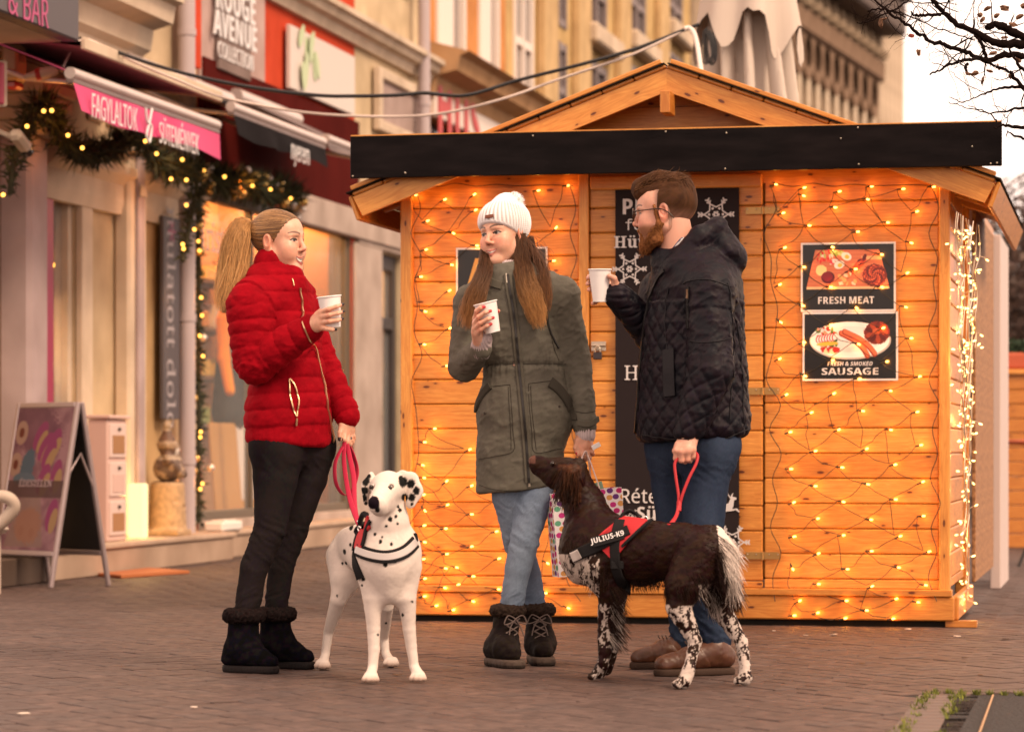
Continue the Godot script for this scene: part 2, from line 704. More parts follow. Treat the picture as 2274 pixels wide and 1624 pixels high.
func pavement() -> void:
	var base:=thing("pavement","brown brick pavement of the shopping street laid in a herringbone","pavement")
	struct(base)
	var s:=st()
	quad(s,Vector3(-150,-0.004,30),Vector3(150,-0.004,30),Vector3(150,-0.004,-300),Vector3(-150,-0.004,-300),Rect2(0,0,300,330))
	var joint:=mat("paving_joints",Color(0.030,0.019,0.015),0.95)
	joint.albedo_texture = noise_tex(0.02,512,[Color(0.6,0.6,0.6),Color(1,1,1)],5)
	joint.uv1_scale = Vector3(0.4,0.4,1)
	put("joints",s.commit(),joint,base)
	var bm:=mat("paving_brick",Color.WHITE,0.66,{"vertex_color_use_as_albedo": true})
	bm.albedo_texture = noise_tex(0.03,512,[Color(0.6,0.57,0.55),Color(1,1,1)],5,0.0,3)
	bm.uv1_triplanar = true
	bm.uv1_world_triplanar = true
	bm.uv1_scale = Vector3(0.9,0.9,0.9)
	bm.heightmap_enabled = false
	var bs:=st()
	box(bs,Vector3(0,-0.02,0),Vector3(0.192,0.04,0.0915),Basis.IDENTITY,0.0025)
	var mesh:=bs.commit()
	var tones: Array = []
	var rng:=RandomNumberGenerator.new()
	rng.seed = 77
	for k in 7:
		var tone:=Color(0.098,0.057,0.047).lerp(Color(0.142,0.089,0.075),k / 6.0)
		if k == 3: tone = Color(0.11,0.072,0.064)
		tones.append(tone)
	var turn:=Basis(Vector3.UP,deg_to_rad(33.5))
	var cells: Array = []
	var n:=340
	for j in range(-n,n):
		for i in range(-n,n):
			var m:=posmod(i - j,4)
			if m != 0 and m != 3: continue
			var c: Vector3
			var t:=turn
			if m == 0: c = Vector3((i + 1)*0.1,0,(j + 0.5)*0.1)
			else:
				c = Vector3((i + 0.5)*0.1,0,(j + 1.0)*0.1)
				t = turn*Basis(Vector3.UP,PI / 2)
			var w:=turn*c + Vector3(0,0,-20)
			var d:=-w.z
			if d < 6.6 or d > 34 or absf(w.x) > 0.19*d + 1.3: continue
			if w.x > 1.27 + (9.55 - d)*0.25 and d < 9.62: continue
			if w.dot(OUTWARD) < CORNER.dot(OUTWARD) - 0.15: continue
			cells.append([d,w,t])
	cells.sort_custom(func(a,b): return a[0] < b[0])
	var shown:=0
	var rest: Array = []
	var per_tone: Array = []
	for tone in tones:
		var q:=bm.duplicate() as StandardMaterial3D
		q.vertex_color_use_as_albedo = false
		q.albedo_color = (tone as Color).linear_to_srgb()
		per_tone.append(q)
	for c in cells:
		var w: Vector3 = c[1]
		w.y = rng.randfn(0,0.0007)
		var t: Basis = Basis(Vector3(1,0,0),rng.randfn(0,0.005))*Basis(Vector3(0,0,1),rng.randfn(0,0.005))*(c[2] as Basis)
		var p: Vector3 = c[1]
		var inside: bool = absf(p.x) < 0.176*c[0] and c[0] > 8.25
		var k:=clampi(int(3.2 + noise_a.get_noise_2d(p.x*1.1,p.z*1.1)*3.0 + rng.randfn(0,1.5)),0,6)
		if inside and shown < 300:
			shown += 1
			put_fast("brick",shown,mesh,per_tone[k],base,Transform3D(t,w))
		else: rest.append([Transform3D(t,w),tones[k]])
	var mm:=MultiMesh.new()
	mm.transform_format = MultiMesh.TRANSFORM_3D
	mm.use_colors = true
	mm.mesh = mesh
	mm.instance_count = rest.size()
	for i in rest.size():
		mm.set_instance_transform(i,rest[i][0])
		mm.set_instance_color(i,rest[i][1])
	var mi:=MultiMeshInstance3D.new()
	mi.name = "far_bricks"
	mi.multimesh = mm
	mi.material_override = bm
	mi.set_meta("kind","stuff")
	base.add_child(mi,true)
	planting_pit()
	litter()

func put_fast(called: String,n: int,m: Mesh,material: Material,parent: Node3D,xf: Transform3D) -> MeshInstance3D:
	var o:=MeshInstance3D.new()
	o.name = called if n <= 1 else "%s_%03d" % [called,n - 1]
	o.mesh = m
	o.material_override = material
	o.transform = xf
	parent.add_child(o,true)
	return o

func planting_pit() -> void:
	var pit:=thing("asphalt_patch","dark asphalt patch with a grey brick edge at the corner of the pavement","pavement")
	struct(pit)
	var asphalt:=mat("asphalt",Color(0.05,0.042,0.04),0.92)
	asphalt.albedo_texture = noise_tex(0.15,256,[Color(0.5,0.5,0.5),Color(1,1,1)],4,0.0,8)
	asphalt.uv1_triplanar = true
	asphalt.uv1_scale = Vector3(1.7,1.7,1.7)
	asphalt.normal_enabled = true
	asphalt.normal_texture = noise_tex(0.12,256,[],4,6.0,9)
	var a:=on_ground(2125,1545)
	var b:=on_ground(2420,1545)
	var c:=on_ground(2420,1700)
	var d:=on_ground(2045,1700)
	var s:=st()
	var up:=Vector3(0,0.002,0)
	quad(s,d + up,c + up,b + up,a + up)
	put("asphalt",s.commit(),asphalt,pit)
	var e0:=on_ground(2070,1543)
	var e1:=on_ground(1955,1700)
	var grey:=mat("edging_brick",Color(0.12,0.085,0.073),0.75)
	var dir:=(e1 - e0).normalized()
	var side:=Vector3.UP.cross(dir)
	for k in 16:
		var q:=e0 + dir*(0.05 + k*0.105)
		boxed("edging_brick",q - side*-0.055 + Vector3(0,-0.018,0),Vector3(0.1,0.04,0.2),grey,pit,Basis(dir,Vector3.UP,dir.cross(Vector3.UP)),0.004)
	var line:=st()
	var l0:=on_ground(2205,1546) + Vector3(0,0.005,0)
	var l1:=on_ground(2150,1700) + Vector3(0,0.005,0)
	tube(line,[l0,l1],0.004,5)
	put("twig",line.commit(),mat("dry_twig",Color(0.4,0.24,0.13),0.8),pit)
	var ms:=st()
	var rng:=RandomNumberGenerator.new()
	rng.seed = 31
	for k in 230:
		var p: Vector3
		var u:=rng.randf()
		if k % 3 == 0: p = on_ground(2066,1540).lerp(on_ground(1950,1700),pow(u,1.5)) + Vector3(rng.randfn(0,0.012),0,rng.randfn(0,0.02))
		elif k % 3 == 1: p = on_ground(2128,1543).lerp(on_ground(2052,1700),pow(u,1.6)) + Vector3(rng.randfn(0,0.012),0,rng.randfn(0,0.02))
		else: p = on_ground(2070,1538).lerp(on_ground(2290,1545),floorf(u*7) / 7 + rng.randf()*0.05) + Vector3(0,0,rng.randfn(0,0.015))
		for j in 5:
			var h:=rng.randf_range(0.006,0.022)
			var ang:=rng.randf()*TAU
			var o:=Vector3(cos(ang),0,sin(ang))*rng.randf_range(0.002,0.016)
			var w:=Vector3(-sin(ang),0,cos(ang))*0.003
			var q:=p + o*0.5
			ms.set_color(Color(0.07,0.09,0.02).lerp(Color(0.2,0.21,0.03),rng.randf()))
			tri(ms,q - w,q + w,q + o + Vector3(0,h,0))
	var moss:=put("moss",ms.commit(),tinted("moss_green",0.9),pit)
	moss.set_meta("kind","stuff")

func litter() -> void:
	var spots:=[[2018,1398,"p","below the shutter's right corner"],[1718,1402,"p","before the stall, nearest the brown dog's tail"],[1790,1412,"p","below the left third of the shutter"],[1850,1410,"p","below the middle of the shutter"],[2126,1414,"p","just beyond the stall's right corner"],[1914,1474,"l","between the stall and the mossy edge"],[2232,1420,"l","at the right edge beside the stall"],[2140,1462,"l","straight before the stall's right corner"],[690,1352,"l","behind the black boots"],[2176,1500,"l","just behind the mossy edge"],[430,1572,"p","in front of the black boots"],[880,1500,"l","between the spotted dog's front paws"],[52,1586,"p","in the bottom left corner"],[1640,1418,"p","behind the brown dog's hind legs"]]
	var pale:=mat("paper_scrap",Color(0.6,0.5,0.42),0.8)
	var dry:=mat("dry_leaf",Color(0.12,0.06,0.03),0.8)
	var rng:=RandomNumberGenerator.new()
	rng.seed = 4
	for q in spots:
		var p:=on_ground(q[0],q[1]) + Vector3(0,0.004,0)
		var poly:=PackedVector2Array()
		var r:=rng.randf_range(0.008,0.016)
		for k in 7:
			var e:=TAU*k / 7
			poly.append(Vector2(cos(e)*r*rng.randf_range(0.7,1.7),sin(e)*r*rng.randf_range(0.4,1.0)))
		var s:=st()
		prism(s,poly,0.002)
		var o:=put("paper_scrap" if q[2] == "p" else "dry_leaf",s.commit(),pale if q[2] == "p" else dry,null,Transform3D(Basis(Vector3.UP,rng.randf()*TAU)*Basis(Vector3.RIGHT,-PI / 2 + 0.15),p))
		tag(o,("small pale scrap lying on the bricks " if q[2] == "p" else "small dry brown leaf lying on the bricks ") + q[3],"scrap" if q[2] == "p" else "leaf","scraps on the pavement" if q[2] == "p" else "leaves on the pavement")
# ---------------------------------------------------------------- the wooden stall
var stall_o:=Vector3(1.987,0,-13.27)
var stall_b:=Basis(OUTWARD,Vector3.UP,-STREET)
var wood: Array = []
var bulb_mesh: Mesh

func stall_px(px: float,py: float,z:=0.0) -> Vector3:
	var ray:=Vector3((px - CX) / F,-(py - HY) / F,-1.0)
	var eye:=Vector3(0,EYE,0)
	var n: Vector3 = stall_b.z
	var t:=(z - (eye - stall_o).dot(n)) / ray.dot(n)
	return stall_b.inverse()*(eye + ray*t - stall_o)

func side_px(px: float,py: float,x:=0.0) -> Vector3:
	var ray:=Vector3((px - CX) / F,-(py - HY) / F,-1.0)
	var eye:=Vector3(0,EYE,0)
	var n: Vector3 = stall_b.x
	var t:=(x - (eye - stall_o).dot(n)) / ray.dot(n)
	return stall_b.inverse()*(eye + ray*t - stall_o)

func wood_texture() -> ImageTexture:
	var w:=1024
	var h:=512
	var im:=Image.create(w,h,false,Image.FORMAT_RGB8)
	var n:=FastNoiseLite.new()
	n.seed = 3
	n.frequency = 1.0
	n.fractal_octaves = 3
	var rng:=RandomNumberGenerator.new()
	rng.seed = 12
	var knots: Array = []
	for k in 26: knots.append(Vector3(rng.randf()*w,rng.randf()*h,rng.randf_range(4,9)))
	for y in h:
		for x in w:
			var p:=Vector2(x,y)
			var bend:=0.0
			var dark:=0.0
			for k in knots:
				var dx:=absf(x - k.x)
				var dy = y - k.y
				if dx > 90 or absf(dy) > 40: continue
				var r:=sqrt(dx*dx*0.42 + dy*dy)
				bend += dy*exp(-r*r / 900.0)*0.9
				dark = maxf(dark,smoothstep(k.z,k.z*0.55,r)*0.8)
				dark = maxf(dark,0.28*exp(-r / (k.z*1.6)))
			var yy:=y + bend
			var v:=n.get_noise_2d(x*0.006,yy*0.09)*0.55 + n.get_noise_2d(x*0.02 + 50,yy*0.55)*0.3
			var ring:=sin(yy*0.30 + n.get_noise_2d(x*0.004 + 9,yy*0.02)*16.0)
			v += ring*0.14
			var c:=Color(1.0,0.93,0.84).lerp(Color(0.78,0.58,0.38),clampf(0.42 + v*0.6,0,1))
			c = c.lerp(Color(0.30,0.13,0.05),dark)
			im.set_pixel(x,y,c)
	im.generate_mipmaps()
	return ImageTexture.create_from_image(im)

func wood_setup() -> void:
	var t:=wood_texture()
	var tones:=[Color(0.72,0.395,0.105),Color(0.66,0.35,0.088),Color(0.80,0.46,0.135),Color(0.60,0.30,0.072)]
	for k in 4:
		var m:=mat("varnished_pine_%s" % ["honey","amber","pale","dark"][k],tones[k],0.42)
		m.albedo_texture = t
		m.uv1_scale = Vector3(0.62,1.9,1)
		wood.append(m)
var plank_rng:=RandomNumberGenerator.new()

func plank(called: String,c: Vector3,size: Vector3,parent: Node3D,b:=Basis.IDENTITY,tone:=-1) -> MeshInstance3D:
	var k = tone if tone >= 0 else [0,0,1,2,0,1,2,3][plank_rng.randi() % 8]
	return boxed(called,c,size,wood[k],parent,b,0.006 if size.y > 0.05 else 0.003,Vector2(plank_rng.randf()*3,plank_rng.randf()))

func bar_between(called: String,a: Vector3,b: Vector3,wide: float,deep: float,parent: Node3D,up:=Vector3.UP,tone:=-1,m: Material = null) -> MeshInstance3D:
	var x:=(b - a).normalized()
	var z:=x.cross(up).normalized()
	var y:=z.cross(x)
	if m: return boxed(called,(a + b) / 2,Vector3((b - a).length(),wide,deep),m,parent,Basis(x,y,z),0.004)
	return plank(called,(a + b) / 2,Vector3((b - a).length(),wide,deep),parent,Basis(x,y,z),tone)

func stall() -> void:
	plank_rng.seed = 21
	wood_setup()
	var t:=thing("market_stall","honey coloured wooden market stall with a black fascia board under its gable","stall",stall_o,stall_b)
	var metal:=mat("zinc",Color(0.5,0.44,0.36),0.4,{"metallic": 0.8})
	var brass:=mat("brassed_hinge",Color(0.42,0.25,0.09),0.45,{"metallic": 0.7})
	var black:=mat("black_board",Color(0.0125,0.0095,0.010),0.6,{"metallic_specular": 0.15})
	var rubber:=mat("roofing_felt",Color(0.02,0.017,0.015),0.95,{"metallic_specular": 0.1})
	var left:=stall_px(890,1000).x
	var x1:=stall_px(1285,1000).x
	var x2:=stall_px(1308,1000).x
	var x3:=stall_px(1695,1000).x
	var x4:=stall_px(2085,1000).x
	var row:=(stall_px(1900,445).y - stall_px(1900,1285).y) / 15.0
	var y0:=stall_px(1900,1285).y
	var sill:=stall_px(1900,1306).y
	for f in [[left + 0.05,x1,0.0],[x2,x3 - 0.004,-0.012],[x3 + 0.004,x4,0.0]]:
		var w: float = f[1] - f[0]
		boxed("backing",Vector3((f[0] + f[1]) / 2,1.25,-0.045),Vector3(w,2.0,0.02),wood[3],t)
		for k in range(-1,17):
			var lo = y0 + row*(k - 0.0) + f[2]
			var hi = lo + row - 0.003
			if k == -1: lo = sill
			if hi - lo < 0.02: continue
			plank("plank",Vector3((f[0] + f[1]) / 2,(lo + hi) / 2,-0.022),Vector3(w,hi - lo,0.022),t)
	var top_y:=stall_px(1500,395).y + 0.22
	for p in [[left,left + 0.057],[x4,0.0]]:
		plank("post",Vector3((p[0] + p[1]) / 2,(0.06 + top_y) / 2,-0.012),Vector3(top_y - 0.12,p[1] - p[0],0.06),t,Basis(Vector3.UP,Vector3.LEFT,Vector3.BACK),2)
	plank("batten",Vector3((x1 + x2) / 2,(sill + top_y) / 2,0.0),Vector3(top_y - sill,x2 - x1 - 0.002,0.03),t,Basis(Vector3.UP,Vector3.LEFT,Vector3.BACK),2)
	var hb:=stall_px(1500,418).y
	plank("rail",Vector3((x2 + x3) / 2,hb + 0.03,0.004),Vector3(x3 - x2 - 0.01,0.062,0.024),t,Basis.IDENTITY,2)
	plank("sill",Vector3((left + 0.0) / 2,sill - 0.016,0.008),Vector3(-left + 0.02,0.03,0.09),t,Basis.IDENTITY,1)
	var base_top:=sill - 0.033
	plank("plinth_board",Vector3((left + 0.03) / 2,(base_top + 0.03) / 2,0.02),Vector3(-left + 0.03 - 0.02,base_top - 0.03,0.04),t,Basis.IDENTITY,1)
	boxed("bearer",Vector3(left / 2,0.015,-0.25),Vector3(-left - 0.02,0.03,0.5),rubber,t)
	boxed("bearer",Vector3(0.05,0.016,-0.02),Vector3(0.14,0.028,0.07),wood[3],t)
	var deep:=1.3
	for k in range(-1,17):
		var lo:=y0 + row*k
		var hi:=lo + row - 0.003
		if k == -1: lo = sill
		plank("plank",Vector3(-0.022,(lo + hi) / 2,-0.045 - deep / 2),Vector3(deep,hi - lo,0.022),t,Basis(Vector3.FORWARD,Vector3.UP,Vector3.RIGHT))
	boxed("backing",Vector3(-0.045,1.25,-0.05 - deep / 2),Vector3(0.02,2.0,deep),wood[3],t)
	plank("post",Vector3(-0.02,(0.06 + top_y) / 2,-0.06 - deep),Vector3(top_y - 0.12,0.06,0.07),t,Basis(Vector3.UP,Vector3.FORWARD,Vector3.RIGHT),3)
	plank("plinth_board",Vector3(0.02,(base_top + 0.03) / 2,-deep / 2 - 0.02),Vector3(deep,base_top - 0.032,0.036),t,Basis(Vector3.FORWARD,Vector3.UP,Vector3.RIGHT),1)
	for k in range(-1,17):
		var lo:=y0 + row*k
		var hi:=lo + row - 0.003
		if k == -1: lo = sill
		plank("plank",Vector3(left + 0.022,(lo + hi) / 2,-0.045 - deep / 2),Vector3(deep,hi - lo,0.022),t,Basis(Vector3.BACK,Vector3.UP,Vector3.LEFT))
	boxed("back_wall",Vector3(left / 2,1.25,-0.08 - deep),Vector3(-left - 0.1,2.2,0.03),wood[3],t)
	var zb:=0.22
	var peak:=stall_px(1480,152,zb)
	var el:=stall_px(783,438,zb)
	var er:=stall_px(2212,404,zb)
	el.y = (el.y + er.y) / 2 - 0.005
	er.y = el.y + 0.01
	er.x = peak.x + (peak.x - el.x)*1.0
	var bh:=0.098
	for e in [el,er]:
		var dir: Vector3 = (e - peak).normalized()
		var nrm:=Vector3(-dir.y,dir.x,0)
		if nrm.y < 0: nrm = -nrm
		var s:=st()
		var q0: Vector3 = peak
		var q1: Vector3 = e
		var r0:=peak - Vector3(0,bh*1.06,0)
		var r1: Vector3 = e - nrm*bh + dir*-0.012
		var uo:=Vector2(plank_rng.randf(),plank_rng.randf())
		var zz:=Vector3(0,0,0.024)
		if e.x < peak.x:
			quad(s,q1 + zz,r1 + zz,r0 + zz,q0 + zz,Rect2(uo,Vector2(0.1,1.6)))
		var len_:=(q1 - q0).length()
		var s2:=st()
		var fr:=[q0,q1,r1,r0] if e.x > peak.x else [q1,q0,r0,r1]
		bar_face(s2,fr,0.024,uo,len_)
		put("barge_board",s2.commit(),wood[0 if e.x > peak.x else 2],t)
		var back:=Vector3(0,0,-2.9)
		for k in 10:
			var a: Vector3 = peak.lerp(e,k / 10.0) + nrm*0.002
			var b2: Vector3 = peak.lerp(e,(k + 1) / 10.0 - 0.002) + nrm*0.002
			var mid: Vector3 = (a + b2) / 2 + back / 2 + nrm*0.009 + Vector3(0,0,0.012)
			plank("roof_board",mid,Vector3(2.9,(b2 - a).length(),0.018),t,Basis(Vector3(0,0,-1),-dir,nrm) if e.x > peak.x else Basis(Vector3(0,0,-1),dir,nrm).orthonormalized(),3)
		var fm = (peak + e) / 2 + nrm*0.0235 + back / 2 + Vector3(0,0,0.012) + dir*0.01
		boxed("roofing_felt",fm,Vector3((e - peak).length() + 0.02,0.006,2.93),rubber,t,Basis(dir,nrm,dir.cross(nrm)))
		plank("capping",(peak + e) / 2 + nrm*0.037 + Vector3(0,0,0.0),Vector3((e - peak).length() - 0.02,0.02,0.06),t,Basis(dir,nrm,dir.cross(nrm)),0)
		plank("eaves_board",e + nrm*-0.05 + dir*0.014 + back / 2,Vector3(2.88,0.12,0.022),t,Basis(Vector3(0,0,-1),nrm,Vector3(0,0,-1).cross(nrm)).orthonormalized(),1)
		for k in 3:
			bar_between("rafter",peak + Vector3(0,-0.07,-0.4 - k*0.5),e + Vector3(0,-0.03,-0.4 - k*0.5) - dir*0.04,0.06,0.05,t,Vector3.UP,3)
	var slope_:=(peak.y - er.y) / (er.x - peak.x)
	var k:=0
	var yb:=top_y - 0.25
	while yb < peak.y - 0.12:
		var yt:=yb + 0.118
		var poly:=PackedVector2Array()
		var half0:=(peak.y - 0.06 - yb) / slope_
		var half1:=maxf((peak.y - 0.06 - yt) / slope_,0.002)
		half0 = minf(half0,-left / 2 + 0.02)
		half1 = minf(half1,-left / 2 + 0.02)
		poly = PackedVector2Array([Vector2(peak.x - half0,yb),Vector2(peak.x + half0,yb),Vector2(peak.x + half1,yt),Vector2(peak.x - half1,yt)])
		var s:=st()
		prism(s,poly,0.02,Transform3D(Basis.IDENTITY,Vector3(0,0,-0.03)))
		put("gable_plank",s.commit(),wood[[1,3,0,1][k % 4]],t)
		yb += 0.121
		k += 1
	bar_between("king_post",peak + Vector3(0.012,-0.115,0.05),peak + Vector3(0.012,-0.215,0.05),0.045,0.16,t,Vector3.RIGHT,3)
	boxed("soffit_board",Vector3(left / 2,stall_px(1500,386).y + 0.03,0.14),Vector3(-left - 0.25,0.03,0.25),wood[1],t)
	var zf:=0.29
	var fa:=stall_px(777,393,zf)
	var fb:=stall_px(2225,370,zf)
	var ft:=stall_px(777,300,zf)
	var fr_:=stall_px(2225,272,zf)
	var ytop:=(ft.y + fr_.y) / 2
	var ybot:=(fa.y + fb.y) / 2
	boxed("fascia_board",Vector3((fa.x + fb.x) / 2,(ytop + ybot) / 2,zf - 0.012),Vector3(fb.x - fa.x,ytop - ybot,0.024),black,t,Basis.IDENTITY,0.003)
	boxed("fascia_edge",Vector3((fa.x + fb.x) / 2,ytop + 0.003,zf - 0.012),Vector3(fb.x - fa.x - 0.004,0.005,0.02),wood[2],t)
	black.roughness_texture = noise_tex(0.01,256,[Color(0.35,0.35,0.35),Color(1,1,1)],5,0.0,44)
	black.albedo_texture = noise_tex(0.02,256,[Color(0.6,0.58,0.58),Color(1,1,1)],5,0.0,45)
	black.uv1_scale = Vector3(0.5,2,1)
	boxed("fascia_batten",Vector3((fa.x + fb.x) / 2,ytop - 0.03,zf - 0.046),Vector3(fb.x - fa.x - 0.3,0.045,0.04),wood[1],t)
	for q in [[900,384],[1183,301],[1905,283],[1907,364],[1867,307],[1613,295],[2159,325],[2214,361],[899,383],[783,391],[1478,292],[1610,375],[2200,366]]:
		var c:=stall_px(q[0],q[1],zf)
		put("screw",sphere(0.0045,6),metal,t,Transform3D(Basis.IDENTITY,Vector3(c.x,clampf(c.y,ybot + 0.01,ytop - 0.01),zf + 0.002)))
	for y in [467,868,1233]:
		var c:=stall_px(1694,y)
		var h:=thing_part("hinge",t,Vector3(c.x,c.y,0.004))
		boxed("leaf_plate",Vector3(-0.042,0,0),Vector3(0.075,0.034,0.004),brass,h,Basis.IDENTITY,0.001)
		boxed("leaf_plate",Vector3(0.042,0,0),Vector3(0.075,0.034,0.004),brass,h,Basis.IDENTITY,0.001)
		put("knuckle",tube_mesh([Vector3(0,-0.018,0.004),Vector3(0,0.018,0.004)],0.006,8),brass,h)
		for sx in [-0.07,-0.03,0.03,0.07]: put("screw",sphere(0.0035,6),metal,h,Transform3D(Basis.IDENTITY,Vector3(sx,0.006,0.003)))
	var hp:=stall_px(1328,768,0.018)
	var hs:=thing_part("hasp",t,Vector3(hp.x,hp.y,0.008))
	boxed("plate",Vector3.ZERO,Vector3(0.07,0.045,0.006),metal,hs,Basis.IDENTITY,0.002)
	put("bolt",tube_mesh([Vector3(-0.03,0.004,0.008),Vector3(0.036,0.004,0.008)],0.007,8),metal,hs)
	put("staple",tube_mesh(curve([Vector3(-0.006,-0.01,0.004),Vector3(-0.006,-0.012,0.02),Vector3(0.008,-0.012,0.02),Vector3(0.008,-0.01,0.004)],4),0.003,6),metal,hs)
	var pl:=thing("padlock","small dark padlock hanging from the hasp beside the black banner","padlock",stall_o + stall_b*Vector3(hp.x - 0.002,hp.y - 0.045,0.024),stall_b)
	boxed("body",Vector3.ZERO,Vector3(0.042,0.036,0.016),mat("padlock_steel",Color(0.05,0.04,0.045),0.35,{"metallic": 0.5}),pl,Basis.IDENTITY,0.004)
	put("shackle",tube_mesh(curve([Vector3(-0.012,0.016,0),Vector3(-0.012,0.034,0),Vector3(0,0.044,0),Vector3(0.012,0.034,0),Vector3(0.012,0.016,0)],5),0.0032,8),metal,pl)
	posters()
	light_nets()
	icicles()
	beside_stall()

func bar_face(s: SurfaceTool,f: Array,deep: float,uo: Vector2,len_: float) -> void:
	var b:=Vector3(0,0,-deep)
	var n:=f.size()
	quad_uv(s,[f[3],f[2],f[1],f[0]],[Vector2(0,0.098),Vector2(len_,0.098),Vector2(len_,0),Vector2(0,0)],uo)
	for k in n:
		var a: Vector3 = f[k]
		var c: Vector3 = f[(k + 1) % n]
		quad(s,a,c,c + b,a + b,Rect2(uo,Vector2((c - a).length(),deep)))

func quad_uv(s: SurfaceTool,p: Array,t: Array,uo: Vector2) -> void:
	var n: Vector3 = ((p[1] - p[0]) as Vector3).cross(p[2] - p[0]).normalized()
	for k in [0,2,1,0,3,2]:
		s.set_normal(n)
		s.set_uv(t[k] + uo)
		s.add_vertex(p[k])

func thing_part(called: String,parent: Node3D,where: Vector3,b:=Basis.IDENTITY) -> Node3D:
	var o:=Node3D.new()
	var n:=0
	for c in parent.get_children():
		if c.name == called or String(c.name).begins_with(called + "_"): n += 1
	o.name = called if n == 0 else "%s_%03d" % [called,n]
	o.transform = Transform3D(b,where)
	parent.add_child(o,true)
	return o

func sphere(r: float,sides:=12) -> SphereMesh:
	var m:=SphereMesh.new()
	m.radius = r
	m.height = r*2
	m.radial_segments = sides
	m.rings = maxi(3,sides / 2)
	return m
# ---------------------------------------------------------------- light nets

func bulb_look() -> StandardMaterial3D:
	return glow("bulb_glow",Color(1.0,0.45,0.08),4.4)

func bulb_shape() -> Mesh:
	if bulb_mesh == null: bulb_mesh = lathe_mesh([Vector2(0,-0.008),Vector2(0.003,-0.0075),Vector2(0.0042,-0.003),Vector2(0.0042,0.003),Vector2(0.003,0.007),Vector2(0.0,0.0085)],8)
	return bulb_mesh

func lamp(parent: Node3D,p: Vector3,energy: float,c: Color,r:=0.004) -> void:
	var l:=OmniLight3D.new()
	l.name = "lamp_light"
	l.light_energy = energy
	l.light_color = c
	l.light_size = r
	l.omni_range = 4.0
	l.omni_attenuation = 2.0
	l.shadow_enabled = true
	l.position = p
	parent.add_child(l,true)

func light_nets() -> void:
	var ra:=[[333,222],[517,244],[513,297],[745,268],[955,235],[1160,252],[1358,238],[930,320],[718,372],[380,408],[1250,398],[1060,470],[550,490],[865,530],[390,633],[1213,603],[700,630],[1020,678],[515,760],[850,773],[1187,798],[358,873],[690,890],[1022,890],[508,1010],[857,1025],[1177,1020],[365,1118],[690,1135],[1030,1155],[515,1250],[870,1260],[1213,1222],[357,1355],[702,1365],[1055,1373],[522,1467],[875,1485],[1268,1470],[1077,1563],[710,1580],[400,1588]]
	var rb:=[[878,167],[630,163],[395,170],[757,249],[520,248],[299,259],[895,318],[647,335],[413,345],[777,407],[535,420],[302,427],[903,485],[653,497],[413,505],[779,566],[541,577],[315,579],[906,641],[667,658],[424,653],[800,733],[541,729],[317,735],[932,803],[669,801],[427,812],[793,876],[559,883],[310,883],[916,956],[672,961],[428,951],[882,1034],[782,1018],[555,1027],[342,1027],[647,1071],[424,1082],[768,1109],[550,1107],[317,1094]]
	var la:=[[601,248],[822,282],[1047,243],[1537,213],[1765,175],[690,445],[1057,362],[887,540],[1672,497],[678,665],[1068,635],[1470,622],[1655,750],[875,782],[640,872],[857,978],[672,1138],[862,1265],[665,1390],[838,1552],[1600,920],[1660,1040]]
	var lb:=[[117,143],[128,357],[288,459],[128,526],[275,627],[618,640],[128,716],[290,787],[577,815],[138,892],[288,968],[565,992],[137,1040],[-149,100],[-90,20],[-160,236],[-152,310],[-155,410],[-20,330],[-148,505],[-15,470],[-152,592],[-25,610],[-150,690],[-18,760],[-156,790],[-25,845],[-148,905],[-30,960],[-150,1010],[40,840],[50,940],[-80,1065],[20,1090],[700,1080],[520,1090]]
	var right: Array = []
	for q in ra: right.append(Vector2(1609.5 + q[0]*0.3417,333 + q[1]*0.3417))
	for q in rb: right.append(Vector2(1609.5 + q[0]*0.4873,832.5 + q[1]*0.4873))
	var left: Array = []
	for q in la: left.append(Vector2(749 + q[0]*0.2904,360.7 + q[1]*0.2904))
	for q in lb: left.append(Vector2(999 + q[0]*0.3759,943.5 + q[1]*0.3759))
	for y in [770,826,880]: left.append(Vector2(1262 + (y % 3)*4,y))
	light_net("net of glowing amber fairy lights over the serving shutter and the two food posters",right,1714,2075,5)
	light_net("net of glowing amber fairy lights around the poster behind the parka wearer",left,926,1272,6)

